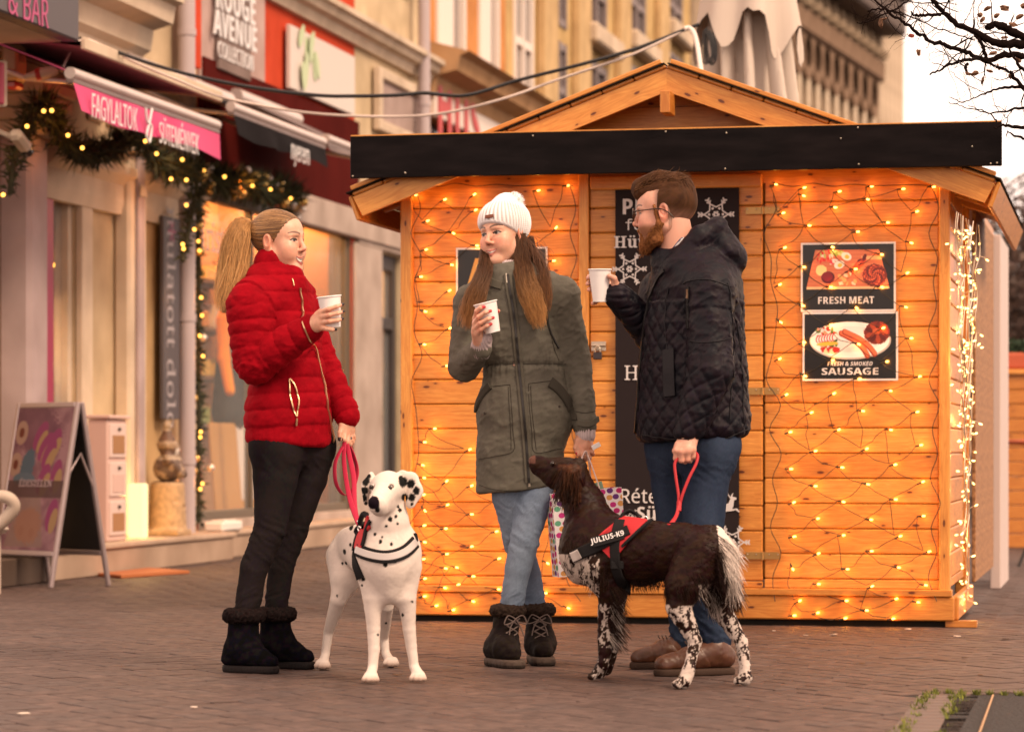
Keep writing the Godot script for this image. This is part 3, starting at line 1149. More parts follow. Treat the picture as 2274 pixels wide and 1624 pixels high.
func light_net(label: String,pts: Array,xl: float,xr: float,seed_: int) -> void:
	var t:=thing("fairy_light_net",label,"fairy lights",stall_o,stall_b,"fairy light nets on the stall front")
	var rng:=RandomNumberGenerator.new()
	rng.seed = seed_
	var cable:=st()
	var green:=mat("green_cable",Color(0.018,0.018,0.012),0.5)
	var tips: Array = []
	for p in pts:
		var z:=0.022
		if p.y > 1318: z = 0.056
		elif p.y > 1300: z = 0.066
		var c:=stall_px(p.x,p.y,z)
		tips.append(c)
	var sockets:=st()
	for i in tips.size():
		var c: Vector3 = tips[i]
		var ang:=rng.randfn(0.1,0.35)
		var dir:=Vector3(-cos(ang),-sin(ang)*0.8,rng.randfn(0.0,0.12)).normalized()
		tube(sockets,[c + dir*0.007,c + dir*0.03],[0.0042,0.0034],7)
		var b:=Basis(Quaternion(Vector3.UP,-dir))
		put_fast("bulb",i + 1,bulb_shape(),bulb_look(),t,Transform3D(b,c))
		lamp(t,c + Vector3(0,0,0.002),0.0022,Color(1.0,0.60,0.2))
		for side in [-1,1]:
			var best:=-1
			var bd:=150.0
			for j in tips.size():
				var e: Vector2 = pts[j] - pts[i]
				if j == i or e.y < 12 or e.x*side < 8: continue
				var dd:=absf(e.x) + absf(e.y)*1.1
				if dd < bd:
					bd = dd
					best = j
			if best < 0: continue
			var a: Vector3 = tips[i] + dir*0.028
			var z2: Vector3 = tips[best] + Vector3(-0.028,0.004,0)
			var mid:=(a + z2) / 2 + Vector3(rng.randfn(0,0.008),-0.012 + rng.randfn(0,0.008),rng.randf_range(-0.006,0.004))
			tube(cable,curve([a,a.lerp(mid,0.55) + Vector3(rng.randfn(0,0.006),0,0),mid,z2.lerp(mid,0.5),z2],3),0.0016,5)
	for x in [xl,xr]:
		var line: Array = []
		for k in 18:
			var py:=408 + k*54.5
			line.append(stall_px(x + rng.randfn(0,7) + (10 if k % 2 else -6),py,0.024 if py < 1300 else 0.06))
		tube(cable,curve(line,4),0.002,5)
	var topl: Array = []
	for k in 9: topl.append(stall_px(lerpf(xl,xr,k / 8.0),404 + absf(sin(k*1.7))*10,0.024))
	tube(cable,curve(topl,4),0.002,5)
	put("cable",cable.commit(),green,t)
	put("bulb_socket",sockets.commit(),green,t)

func icicles() -> void:
	var t:=thing("icicle_lights","tangled curtain of small white glowing lights hanging at the stall's corner","fairy lights",stall_o,stall_b)
	var clear:=mat("clear_cable",Color(0.55,0.42,0.3),0.35)
	var warm:=glow("icicle_glow",Color(1.0,0.60,0.18),2.5)
	var cable:=st()
	var rng:=RandomNumberGenerator.new()
	rng.seed = 15
	var n:=0
	for k in 11:
		var px:=2122.0 + k*5.2
		var x:=0.05 + (k % 4)*0.05
		var y1: float = [1362,1000,1250,860,1345,1180,900,1340,1060,990,800][k]
		var top:=side_px(px,470 + k*3,x)
		var pts: Array = []
		var yy:=470.0 + k*3
		while yy < y1:
			var q:=side_px(px + rng.randfn(0,2.2) + (yy - 470)*0.006*(5 - k),yy,x)
			pts.append(q)
			yy += 34
		if pts.size() < 3: continue
		tube(cable,curve(pts,3),0.0022,5)
		for i in range(1,pts.size()):
			for r in (2 if k % 2 == 0 else 1):
				if rng.randf() < 0.36: continue
				var p: Vector3 = pts[i]
				var dir:=Vector3(rng.randfn(0,0.6),rng.randf_range(-0.7,0.5),rng.randfn(0,0.8)).normalized()
				var e:=p + dir*rng.randf_range(0.015,0.045)
				tube(cable,[p,p.lerp(e,0.6) + Vector3(0,0.004,0),e],0.0014,4)
				n += 1
				put_fast("bulb",n,bulb_shape(),warm,t,Transform3D(Basis(Quaternion(Vector3.UP,dir)),e))
				if n % 5 == 0: lamp(t,e,0.005,Color(1.0,0.72,0.38))
	put("cable",cable.commit(),clear,t)
# ---------------------------------------------------------------- printed posters

func paint_ellipse(im: Image,c: Vector2,r: Vector2,col: Color,turn:=0.0,rough:=0.0) -> void:
	var m:=maxf(r.x,r.y)*(1.0 + rough) + 1
	var co:=cos(turn)
	var si:=sin(turn)
	for y in range(maxi(0,int(c.y - m)),mini(im.get_height(),int(c.y + m) + 1)):
		for x in range(maxi(0,int(c.x - m)),mini(im.get_width(),int(c.x + m) + 1)):
			var d:=Vector2(x,y) - c
			var q:=Vector2(d.x*co + d.y*si,-d.x*si + d.y*co) / r
			var e:=q.length()
			if rough > 0.0: e *= 1.0 + rough*noise_a.get_noise_2d(x*0.09,y*0.09)
			if e < 1.0: im.set_pixel(x,y,im.get_pixel(x,y).lerp(Color(col,1),col.a))

func paint_poly(im: Image,pts: PackedVector2Array,col: Color) -> void:
	var lo:=pts[0]
	var hi:=pts[0]
	for p in pts:
		lo = lo.min(p)
		hi = hi.max(p)
	for y in range(maxi(0,int(lo.y)),mini(im.get_height(),int(hi.y) + 1)):
		for x in range(maxi(0,int(lo.x)),mini(im.get_width(),int(hi.x) + 1)):
			if Geometry2D.is_point_in_polygon(Vector2(x,y),pts): im.set_pixel(x,y,im.get_pixel(x,y).lerp(Color(col,1),col.a))

func meat_picture() -> Image:
	var im:=Image.create(512,360,false,Image.FORMAT_RGB8)
	im.fill(Color(0.075,0.066,0.07))
	var rng:=RandomNumberGenerator.new()
	rng.seed = 2
	paint_poly(im,PackedVector2Array([Vector2(70,30),Vector2(428,30),Vector2(486,232),Vector2(486,246),Vector2(22,246),Vector2(22,232)]),Color(0.93,0.75,0.55))
	paint_poly(im,PackedVector2Array([Vector2(70,30),Vector2(428,30),Vector2(486,232),Vector2(22,232)]),Color(0.80,0.45,0.30))
	for k in 9:
		var y:=44 + k*21.0
		paint_poly(im,PackedVector2Array([Vector2(70 - k*5,y),Vector2(432 + k*6,y),Vector2(432 + k*6,y + rng.randf_range(2,9)),Vector2(70 - k*5,y + 3)]),Color(0.86,0.55,0.38,0.55))
	paint_poly(im,PackedVector2Array([Vector2(330,66),Vector2(440,66),Vector2(446,84),Vector2(335,84)]),Color(0.95,0.78,0.56,0.8))
	for k in 30: paint_ellipse(im,Vector2(rng.randf_range(84,175),rng.randf_range(38,95)),Vector2(rng.randf_range(6,15),rng.randf_range(4,9)),[Color(0.82,0.13,0.12),Color(0.9,0.32,0.22),Color(0.72,0.76,0.42),Color(0.93,0.88,0.8)][k % 4],rng.randf()*3,0.5)
	for k in 8: paint_ellipse(im,Vector2(165 + k*9,42 + (k % 3)*6),Vector2(15,8),[Color(0.58,0.68,0.25),Color(0.78,0.84,0.52)][k % 2],0.4)
	for k in 12: paint_ellipse(im,Vector2(rng.randf_range(160,210),rng.randf_range(76,110)),Vector2(14,5),[Color(0.97,0.9,0.88),Color(0.85,0.2,0.3)][k % 2],rng.randf()*3)
	for e in [[246,66,0.4],[206,112,-0.3]]:
		paint_ellipse(im,Vector2(e[0],e[1]),Vector2(30,22),Color(0.97,0.95,0.9),e[2])
		paint_ellipse(im,Vector2(e[0] + 3,e[1] + 3),Vector2(13,11),Color(0.92,0.78,0.3),e[2])
	paint_ellipse(im,Vector2(104,142),Vector2(31,30),Color(0.95,0.86,0.58),0,0.15)
	paint_ellipse(im,Vector2(142,182),Vector2(38,34),Color(0.30,0.02,0.05))
	paint_ellipse(im,Vector2(138,176),Vector2(31,25),Color(0.50,0.06,0.10))
	for k in 26: paint_ellipse(im,Vector2(250 + k % 13*8 + rng.randf_range(-8,8),168 - (k % 13)*7 + rng.randf_range(-18,18)),Vector2(rng.randf_range(12,26),rng.randf_range(5,9)),[Color(0.62,0.17,0.08),Color(0.36,0.07,0.04),Color(0.80,0.34,0.18)][k % 3],-0.9 + rng.randf_range(-0.3,0.3),0.4)
	for k in 16: paint_ellipse(im,Vector2(rng.randf_range(205,300),rng.randf_range(160,218)),Vector2(13,9),[Color(0.93,0.70,0.42),Color(0.84,0.52,0.28),Color(0.96,0.85,0.7)][k % 3],rng.randf()*3,0.4)
	paint_ellipse(im,Vector2(404,172),Vector2(68,62),Color(0.47,0.14,0.08),0,0.12)
	for k in 80:
		var a:=k*0.55
		var r:=4.0 + k*0.72
		paint_ellipse(im,Vector2(404 + cos(a)*r,172 + sin(a)*r*0.9),Vector2(8,3.6),[Color(0.70,0.27,0.15),Color(0.30,0.07,0.04),Color(0.86,0.40,0.24)][k % 3],a + 1.57,0.3)
	return im

func sausage_picture() -> Image:
	var im:=Image.create(512,360,false,Image.FORMAT_RGB8)
	im.fill(Color(0.075,0.066,0.07))
	var rng:=RandomNumberGenerator.new()
	rng.seed = 6
	paint_ellipse(im,Vector2(256,148),Vector2(228,106),Color(0.72,0.68,0.65))
	paint_ellipse(im,Vector2(254,144),Vector2(222,100),Color(0.95,0.93,0.91))
	paint_ellipse(im,Vector2(254,140),Vector2(180,72),Color(0.90,0.875,0.86))
	for k in 40: paint_ellipse(im,Vector2(rng.randf_range(76,178),rng.randf_range(75,208)),Vector2(rng.randf_range(7,18),rng.randf_range(5,11)),[Color(0.36,0.52,0.16),Color(0.78,0.16,0.12),Color(0.20,0.34,0.10),Color(0.90,0.62,0.5)][k % 4],rng.randf()*3,0.5)
	for k in 7:
		paint_ellipse(im,Vector2(78 + k*15,138 - k*2),Vector2(15,22),Color(0.80,0.12,0.18),0.35)
		paint_ellipse(im,Vector2(81 + k*15,138 - k*2),Vector2(12,19),Color(0.96,0.90,0.88),0.35)
	paint_ellipse(im,Vector2(128,165),Vector2(62,11),Color(0.90,0.72,0.26),-0.06)
	for k in 5: paint_ellipse(im,Vector2(112 + k*16,198 + (k % 2)*8),Vector2(20,17),[Color(0.72,0.16,0.10),Color(0.92,0.84,0.66)][k % 2],0.0,0.3)
	for q in [[Vector2(206,108),Vector2(352,232)],[Vector2(224,100),Vector2(392,222)]]:
		for k in 60:
			var u:=k / 59.0
			var p: Vector2 = q[0].lerp(q[1],u) + Vector2(sin(u*PI)*22,-sin(u*PI)*6)
			paint_ellipse(im,p,Vector2(15,17),Color(0.60,0.24,0.13))
		for k in 60:
			var u:=k / 59.0
			var p: Vector2 = q[0].lerp(q[1],u) + Vector2(sin(u*PI)*22 + 3,-sin(u*PI)*6 - 3)
			paint_ellipse(im,p,Vector2(10,11),Color(0.83,0.42,0.27))
	paint_ellipse(im,Vector2(404,106),Vector2(72,64),Color(0.44,0.14,0.07),0,0.1)
	for k in 9:
		var a:=k*TAU / 9
		paint_ellipse(im,Vector2(404 + cos(a)*40,104 + sin(a)*36),Vector2(25,13),[Color(0.62,0.24,0.12),Color(0.33,0.09,0.04)][k % 2],a,0.2)
	paint_ellipse(im,Vector2(404,98),Vector2(22,17),Color(0.72,0.34,0.18),0,0.2)
	return im

func dark_picture() -> Image:
	var im:=Image.create(256,180,false,Image.FORMAT_RGB8)
	im.fill(Color(0.075,0.066,0.07))
	paint_poly(im,PackedVector2Array([Vector2(50,24),Vector2(205,24),Vector2(190,110),Vector2(20,120)]),Color(0.86,0.62,0.28))
	for k in 14: paint_ellipse(im,Vector2(70 + k*8,45 + (k*37) % 50),Vector2(17,10),[Color(0.9,0.78,0.45),Color(0.72,0.32,0.2),Color(0.95,0.88,0.7)][k % 3],k,0.3)
	return im

func poster(called: String,label: String,tl: Vector2,br: Vector2,im: Image) -> Node3D:
	var a:=stall_px(tl.x,tl.y,0.008)
	var b:=stall_px(br.x,br.y,0.008)
	var size:=Vector2(b.x - a.x,a.y - b.y)
	var t:=thing(called,label,"poster",stall_o + stall_b*Vector3((a.x + b.x) / 2,(a.y + b.y) / 2,0.0035),stall_b,"posters on the stall front")
	boxed("sheet",Vector3.ZERO,Vector3(size.x,size.y,0.004),mat("poster_paper",Color(0.74,0.70,0.70),0.35),t)
	im.generate_mipmaps()
	var m:=StandardMaterial3D.new()
	m.albedo_texture = ImageTexture.create_from_image(im)
	m.roughness = 0.3
	var s:=st()
	var h:=size / 2 - Vector2(0.009,0.009)
	quad(s,Vector3(-h.x,-h.y,0.0035),Vector3(h.x,-h.y,0.0035),Vector3(h.x,h.y,0.0035),Vector3(-h.x,h.y,0.0035))
	put("print",s.commit(),m,t)
	return t

func posters() -> void:
	var white:=mat("print_white",Color(0.68,0.66,0.66),0.5)
	var p:=poster("food_poster","poster reading FRESH MEAT with a wooden board of meat and eggs",Vector2(1778,539),Vector2(1989,690),meat_picture())
	write("lettering","FRESH MEAT",0.044,white,p,Transform3D(Basis.IDENTITY,Vector3(-0.01,-0.107,0.005)),"Droid Sans",true,0.001)
	p = poster("food_poster","poster reading FRESH AND SMOKED SAUSAGE with a white plate of sausages",Vector2(1782,693),Vector2(1994,844),sausage_picture())
	write("lettering","FRESH & SMOKED",0.025,white,p,Transform3D(Basis.IDENTITY,Vector3(0,-0.080,0.005))*Transform3D(Basis(Vector3(1,0,0),Vector3(0.18,1,0),Vector3(0,0,1)),Vector3.ZERO),"Droid Sans",true,0.001)
	var w:=write("lettering","SAUSAGE",0.043,white,p,Transform3D(Basis.IDENTITY.scaled(Vector3(1.42,1,1)),Vector3(0,-0.115,0.005)),"Droid Sans",true,0.001)
	poster("food_poster","dark food poster half hidden behind the woman in the green parka",Vector2(1012,550),Vector2(1215,702),dark_picture())
	var a:=stall_px(1366,421,0.012)
	var b:=stall_px(1641,1252,0.012)
	var c:=(a + b) / 2
	var t:=thing("banner","tall black banner with white snowflakes and lettering behind the man","banner",stall_o + stall_b*Vector3(c.x,c.y,0.008),stall_b)
	var black:=mat("banner_black",Color(0.024,0.018,0.019),0.65,{"metallic_specular": 0.15})
	var s:=st()
	var nx:=5
	var ny:=24
	var sz:=Vector2(b.x - a.x,a.y - b.y)
	var grid: Array = []
	for j in ny + 1:
		for i in nx + 1:
			var q:=Vector2(i / float(nx) - 0.5,j / float(ny) - 0.5)*sz
			grid.append(Vector3(q.x,q.y,0.003 + 0.0025*noise_a.get_noise_2d(q.x*3,q.y*2 + 7)))
	for j in ny:
		for i in nx:
			var k:=j*(nx + 1) + i
			quad(s,grid[k],grid[k + 1],grid[k + nx + 2],grid[k + nx + 1])
	quad(s,Vector3(sz.x / 2,-sz.y / 2,-0.001),Vector3(-sz.x / 2,-sz.y / 2,-0.001),Vector3(-sz.x / 2,sz.y / 2,-0.001),Vector3(sz.x / 2,sz.y / 2,-0.001))
	put("cloth",s.commit(),black,t)
	var chalk:=mat("banner_white",Color(0.62,0.58,0.57),0.6)
	for q in [["Pl",1400,459,0.098,"Droid Sans",true],["fo",1406,499,0.070,"Droid Sans Mono",false],["Hütt",1404,537,0.076,"Droid Serif",true],["H",1402,828,0.092,"Droid Serif",false],["Réte",1418,1101,0.092,"Droid Sans",false],["Süt",1444,1140,0.085,"Droid Sans",true]]:
		var e:=stall_px(q[1],q[2],0.012) - c
		write("lettering",q[0],q[3],chalk,t,Transform3D(Basis.IDENTITY,Vector3(e.x,e.y,0.008)),q[4],q[5],0.001)
	for q in [[1590,476,0.082],[1398,597,0.078],[1626,1203,0.08],[1404,1146,0.035]]:
		var e:=stall_px(q[0],q[1],0.012) - c
		put("snowflake",snowflake(q[2]),chalk,t,Transform3D(Basis.IDENTITY,Vector3(e.x,e.y,0.0075)))
	var e:=stall_px(1612,1128,0.012) - c
	var deer:=PackedVector2Array([Vector2(-60,-12),Vector2(-40,8),Vector2(-10,12),Vector2(8,16),Vector2(14,30),Vector2(8,40),Vector2(4,52),Vector2(10,42),Vector2(14,36),Vector2(18,44),Vector2(24,50),Vector2(20,38),Vector2(34,34),Vector2(33,28),Vector2(26,26),Vector2(24,8),Vector2(20,-2),Vector2(36,0),Vector2(44,-10),Vector2(40,-12),Vector2(32,-5),Vector2(14,-9),Vector2(-6,-10),Vector2(-30,-10),Vector2(-48,-26),Vector2(-54,-24)])
	for i in deer.size(): deer[i] *= 0.00145
	put("reindeer",prism_mesh(deer,0.001),chalk,t,Transform3D(Basis.IDENTITY,Vector3(e.x,e.y,0.007)))

func snowflake(r: float) -> ArrayMesh:
	var s:=st()
	var line:=func(a: Vector2,b: Vector2,w: float,z: float) -> void:
		var n:=(b - a).normalized().orthogonal()*w / 2
		quad(s,Vector3(a.x - n.x,a.y - n.y,z),Vector3(b.x - n.x,b.y - n.y,z),Vector3(b.x + n.x,b.y + n.y,z),Vector3(a.x + n.x,a.y + n.y,z))
	for k in 6:
		var a:=Vector2.from_angle(k*TAU / 6)
		var a1:=Vector2.from_angle((k + 0.5)*TAU / 6)
		var a2:=Vector2.from_angle((k - 0.5)*TAU / 6)
		var w:=r*0.075
		line.call(a1*r*0.42,a*r*0.68,w,0.0002)
		line.call(a2*r*0.42,a*r*0.68,w,0.0003)
		line.call(a*r*0.66,a*r*1.0,w*1.4,0.0004)
		for q in [0.72,0.88]:
			for sg in [-1,1]:
				line.call(a*r*q,a*r*(q + 0.14) + a.orthogonal()*sg*r*0.13,w,0.0005 + sg*0.0001)
		line.call(a*r*0.05,a*r*0.2,w*1.6,0.0007)
		line.call(a*r*0.33,a*r*0.45,w*1.7,0.0008)
	return s.commit()
# ---------------------------------------------------------------- what stands along the stall's right side

func beside_stall() -> void:
	var osb:=mat("chipboard",Color(0.62,0.32,0.14),0.7)
	osb.albedo_texture = noise_tex(0.09,256,[Color(0.45,0.38,0.32),Color(1,1,1)],3,0.0,6)
	osb.uv1_triplanar = true
	osb.uv1_scale = Vector3(1.2,1.2,1.2)
	var white:=mat("white_post",Color(0.56,0.45,0.41),0.6)
	var g0:=1.7
	var g1:=3.75
	var t:=thing("chipboard_wall","brown chipboard wall panel with a pale end post behind the icicle lights","wall panel",stall_o + stall_b*Vector3(0.02,0,-g0),stall_b)
	var h:=side_px(2190,508,0.02).y
	for k in 3:
		var a:=(g1 - g0)*k / 3
		boxed("panel",Vector3(0,h / 2 + 0.07,-(a + (g1 - g0) / 6)),Vector3(0.02,h - 0.12,(g1 - g0) / 3 - 0.006),osb,t,Basis.IDENTITY,0.003)
	boxed("end_post",Vector3(0.02,h / 2 + 0.01,-(g1 - g0) - 0.6),Vector3(0.06,h + 0.02,1.15),white,t,Basis.IDENTITY,0.005)
	boxed("top_rail",Vector3(-0.03,h + 0.02,-(g1 - g0) / 2),Vector3(0.08,0.05,g1 - g0),wood[1],t)
# ---------------------------------------------------------------- the shop fronts on the left
var fb: Node3D
var fu:=0.0
const W:=-0.4

func U(px: float,off:=W) -> float:
	return along(on_front(px,1000,off))

func Y(px: float,py: float,off:=W) -> float:
	return on_front(px,py,off).y

func building(called: String,label: String,u: float) -> Node3D:
	fu = u
	fb = thing(called,label,"building",front(u,0,W),front_basis())
	return fb

func fbox(called: String,u0: float,u1: float,y0: float,y1: float,z0: float,z1: float,m: Material,bevel:=0.0,parent: Node3D = null) -> MeshInstance3D:
	return boxed(called,Vector3((u0 + u1) / 2 - fu,(y0 + y1) / 2,(z0 + z1) / 2),Vector3(absf(u1 - u0),absf(y1 - y0),absf(z1 - z0)),m,parent if parent else fb,Basis.IDENTITY,bevel)

func plaster(called: String,c: Color,seed_:=1) -> StandardMaterial3D:
	var m:=mat(called,c,0.9,{"metallic_specular": 0.12})
	m.albedo_texture = noise_tex(0.012,256,[Color(0.84,0.83,0.82),Color(1,1,1)],5,0.0,seed_)
	m.uv1_triplanar = true
	m.uv1_scale = Vector3(0.5,0.5,0.5)
	return m

func moulding(called: String,u0: float,u1: float,prof: Array,m: Material,parent: Node3D = null) -> MeshInstance3D:
	var poly:=PackedVector2Array()
	for p in prof: poly.append(Vector2(p[0],p[1]))
	var s:=st()
	prism(s,poly,u1 - u0,Transform3D(Basis(Vector3(0,0,1),Vector3(0,1,0),Vector3(1,0,0)),Vector3(u0 - fu,0,0)))
	return put(called,s.commit(),m,parent if parent else fb)

func shop_window(u0: float,u1: float,y0: float,y1: float,deep: float,frame: Material,bars: int,inner: Material,glassy: Material) -> Node3D:
	var w:=thing_part("shop_window",fb,Vector3.ZERO)
	for e in [[u0,u0 + 0.07,y0,y1],[u1 - 0.07,u1,y0,y1],[u0 + 0.07,u1 - 0.07,y0,y0 + 0.08],[u0 + 0.07,u1 - 0.07,y1 - 0.08,y1]]:
		fbox("frame",e[0],e[1],e[2],e[3],-0.12,-0.02,frame,0.006,w)
	for k in bars:
		var u:=lerpf(u0,u1,(k + 1.0) / (bars + 1))
		fbox("mullion",u - 0.025,u + 0.025,y0 + 0.08,y1 - 0.08,-0.1,-0.035,frame,0.005,w)
	fbox("pane",u0 + 0.07,u1 - 0.07,y0 + 0.08,y1 - 0.08,-0.075,-0.07,glassy,0.0,w)
	fbox("display_back",u0 - 0.2,u1 + 0.2,y0 - 0.2,y1 + 0.3,-deep - 0.05,-deep,inner,0.0,w)
	fbox("display_side",u0 - 0.25,u0 - 0.2,y0 - 0.2,y1 + 0.3,-deep,-0.14,inner,0.0,w)
	fbox("display_side",u1 + 0.2,u1 + 0.25,y0 - 0.2,y1 + 0.3,-deep,-0.14,inner,0.0,w)
	fbox("display_floor",u0 - 0.2,u1 + 0.2,y0 - 0.06,y0 - 0.01,-deep,-0.14,inner,0.0,w)
	fbox("display_ceiling",u0 - 0.2,u1 + 0.2,y1 + 0.3,y1 + 0.35,-deep,-0.14,inner,0.0,w)
	return w

func wall_with(u0: float,u1: float,y1: float,holes: Array,m: Material,thick:=0.2) -> void:
	var us: Array = [u0,u1]
	for h in holes:
		us.append(h[0])
		us.append(h[1])
	us.sort()
	var s:=st()
	for i in us.size() - 1:
		var a: float = us[i]
		var b: float = us[i + 1]
		if b - a < 0.001: continue
		var mid:=(a + b) / 2
		var cuts: Array = []
		for h in holes:
			if h[0] < mid and h[1] > mid: cuts.append(h)
		cuts.sort_custom(func(p,q): return p[2] < q[2])
		var y:=0.0
		for h in cuts:
			if h[2] - y > 0.001: box(s,Vector3(mid - fu,(y + h[2]) / 2,-thick / 2),Vector3(b - a,h[2] - y,thick))
			y = h[3]
		if y1 - y > 0.001: box(s,Vector3(mid - fu,(y + y1) / 2,-thick / 2),Vector3(b - a,y1 - y,thick))
	put("wall",s.commit(),m,fb)

func shop_light(called: String,u: float,y: float,z: float,e: float,parent: Node3D,c:=Color(1.0,0.74,0.45),r:=0.05) -> void:
	var p:=Vector3(u - fu,y,z)
	put(called,sphere(r,12),glow("shop_lamp_glow",Color(1,0.78,0.48),6.0),parent,Transform3D(Basis.IDENTITY,p))
	lamp(parent,p,e,c,r*0.8)

func street() -> void:
	var cream:=plaster("cream_plaster",Color(0.60,0.46,0.30),11)
	var pale:=plaster("pale_trim",Color(0.68,0.55,0.42),12)
	var lavender:=plaster("lavender_column",Color(0.47,0.37,0.37),13)
	var red:=plaster("red_plaster",Color(0.60,0.078,0.036),14)
	var maroon:=plaster("maroon_plaster",Color(0.085,0.009,0.007),15)
	var stone:=plaster("grey_stone",Color(0.46,0.37,0.32),16)
	var dark:=mat("dark_frame",Color(0.035,0.028,0.028),0.5)
	var slate:=mat("slate_panel",Color(0.075,0.062,0.068),0.6)
	var magenta:=mat("magenta_strip",Color(0.30,0.012,0.06),0.5)
	var zinc:=mat("grey_pipe",Color(0.42,0.345,0.35),0.5)
	var warm:=mat("warm_interior",Color(0.36,0.20,0.09),0.85)
	var pane:=mat("window_glass",Color(0.9,0.95,0.95,0.06),0.05,{"metallic_specular": 0.25})
	pane.transparency = BaseMaterial3D.TRANSPARENCY_ALPHA
	pane.albedo_color.a = 0.06
	var glossy_dark:=mat("dark_glass",Color(0.03,0.03,0.034),0.08)
	var b0:=U(-160)
	var b1:=U(436)
	building("cream_shop_house","cream corner shop house with pilasters behind the pink awning",(b0 + b1) / 2)
	var wy0:=0.95
	var h1: Array = [U(106),U(166),0.95,Y(135,386)]
	wall_with(b0,b1,6.2,[h1],cream)
	var w:=shop_window(h1[0],h1[1],h1[2],h1[3],0.8,pale,0,warm,pane)
	for k in 5:
		fbox("shelf",h1[0] - 0.15,h1[1] + 0.15,1.35 + k*0.34,1.375 + k*0.34,-0.75,-0.3,pale,0.0,w)
		for j in 4: fbox("goods",h1[0] + j*0.13,h1[0] + j*0.13 + 0.09,1.377 + k*0.34,1.377 + k*0.34 + 0.08 + 0.06*((j*7 + k*3) % 3),-0.6,-0.5,[magenta,cream,warm,pale][(j + k) % 4],0.004,w)
	fbox("strip_light",h1[0],h1[1],Y(135,742),Y(135,738),-0.6,-0.55,glow("strip_glow",Color(1,0.86,0.62),5.0),0.0,w)
	lamp(w,Vector3((h1[0] + h1[1]) / 2 - fu,Y(135,748),-0.56),0.35,Color(1,0.82,0.58),0.03)
	for q in [[134,433],[158,431],[146,512],[168,511],[110,565],[118,588],[138,592],[128,680],[126,786],[122,818]]:
		var p:=on_front(q[0],q[1],W - 0.15) - front(fu,0,W)
		var lp:=front_basis().inverse()*p
		put("fairy_bulb",sphere(0.013,8),glow("bokeh_glow",Color(1.0,0.42,0.06),2.8),w,Transform3D(Basis.IDENTITY,lp))
	fbox("column",U(-8),U(34),0.0,Y(10,300),0.0,0.22,lavender,0.03)
	for k in 4: fbox("capital",U(-12 - k*4),U(40 + k*7),Y(10,300) + k*0.08,Y(10,300) + k*0.08 + 0.078,0.0,0.26 + k*0.03,pale,0.012)
	fbox("slate_panel",U(44),U(79),0.25,Y(60,384),0.005,0.06,slate,0.004)
	fbox("magenta_strip",U(80),U(104),0.25,Y(90,384),0.006,0.045,magenta,0.004)
	fbox("window_frame",U(166),U(190),0.2,Y(170,388),0.004,0.05,pale,0.006)
	fbox("pilaster",U(250),U(289),0.2,Y(270,345),0.003,0.12,pale,0.02)
	fbox("pilaster_fillet",U(262),U(276),0.25,Y(270,350),0.121,0.15,lavender,0.006)
	fbox("pilaster_cap",U(244),U(296),Y(270,345),Y(270,325),0.0,0.17,pale,0.015)
	fbox("number_plate",U(262),U(275),Y(268,438),Y(268,412),0.155,0.165,pale,0.002)
	fbox("recess_panel",U(296),U(352),0.25,Y(320,385),0.003,0.02,plaster("ochre_recess",Color(0.52,0.34,0.17),17),0.004)
	moulding("lintel",U(78),b1 - 0.1,[[0,2.42],[0.06,2.42],[0.08,2.5],[0.08,2.62],[0.14,2.68],[0.14,2.74],[0,2.76]],pale)
	var cy:=Y(300,40)
	moulding("cornice",b0,U(402,W + 0.4),[[0,cy - 0.45],[0.1,cy - 0.45],[0.12,cy - 0.3],[0.18,cy - 0.26],[0.2,cy - 0.12],[0.34,cy - 0.08],[0.36,cy + 0.04],[0.42,cy + 0.06],[0.42,cy + 0.12],[0,cy + 0.16]],pale)
	for k in 5: fbox("frieze_panel",U(190 + k*42),U(222 + k*42),cy - 0.82,cy - 0.52,0.003,0.03,pale,0.012)
	var cu0:=U(178,0.5)
	var cu1:=U(484,0.5)
	var ce:=0.5 - W
	var cyy:=Y(330,150,0.5)
	var s:=st()
	quad(s,Vector3(cu0 - fu,cyy,ce),Vector3(cu1 - fu,cyy,ce),Vector3(cu1 - fu,cyy + 0.12,0.01),Vector3(cu0 - fu,cyy + 0.12,0.01))
	quad(s,Vector3(cu0 - fu,cyy + 0.09,0.01),Vector3(cu1 - fu,cyy + 0.09,0.01),Vector3(cu1 - fu,cyy - 0.03,ce),Vector3(cu0 - fu,cyy - 0.03,ce))
	put("canopy",s.commit(),plaster("canopy_grey",Color(0.30,0.23,0.2),18),fb)
	fbox("canopy_edge",cu0,cu1,cyy - 0.05,cyy + 0.02,ce,ce + 0.03,pale,0.006)
	var stp:=thing("stone_step","worn pale stone step running along the foot of the shops","step",front(0,0,0),front_basis())
	struct(stp)
	fu = 0
	var sandstone:=plaster("sandstone",Color(0.50,0.37,0.28),19)
	fbox("tread",U(60,0.0),U(520,0.0),0.165,0.205,-0.42,0.02,sandstone,0.01,stp)
	fbox("riser",U(62,0.0),U(517,0.0),0.0,0.164,-0.42,0.0,plaster("riser_stone",Color(0.44,0.32,0.24),20),0.008,stp)
	fbox("dark_plinth",U(-160,0.0),U(118,0.0),0.0,0.164,-0.42,0.005,mat("plinth_brown",Color(0.075,0.045,0.03),0.8),0.008,stp)
	fbox("tread",U(440,0.0) + 1.2,U(885,0.0),0.165,0.205,-0.42,-0.1,sandstone,0.01,stp)
	fbox("riser",U(440,0.0) + 1.2,U(882,0.0),0.0,0.164,-0.42,-0.12,plaster("riser_stone",Color(0.44,0.32,0.24),20),0.008,stp)
	b0 = U(437)
	b1 = U(786)
	building("red_shop_house","red plastered shop house with a grey sign panel and maroon fascia",(b0 + b1) / 2)
	var o2: Array = [U(446),U(778),0.26,Y(600,455)]
	var y_mar:=Y(620,250)
	wall_with(b0,b1,6.4,[o2],red)
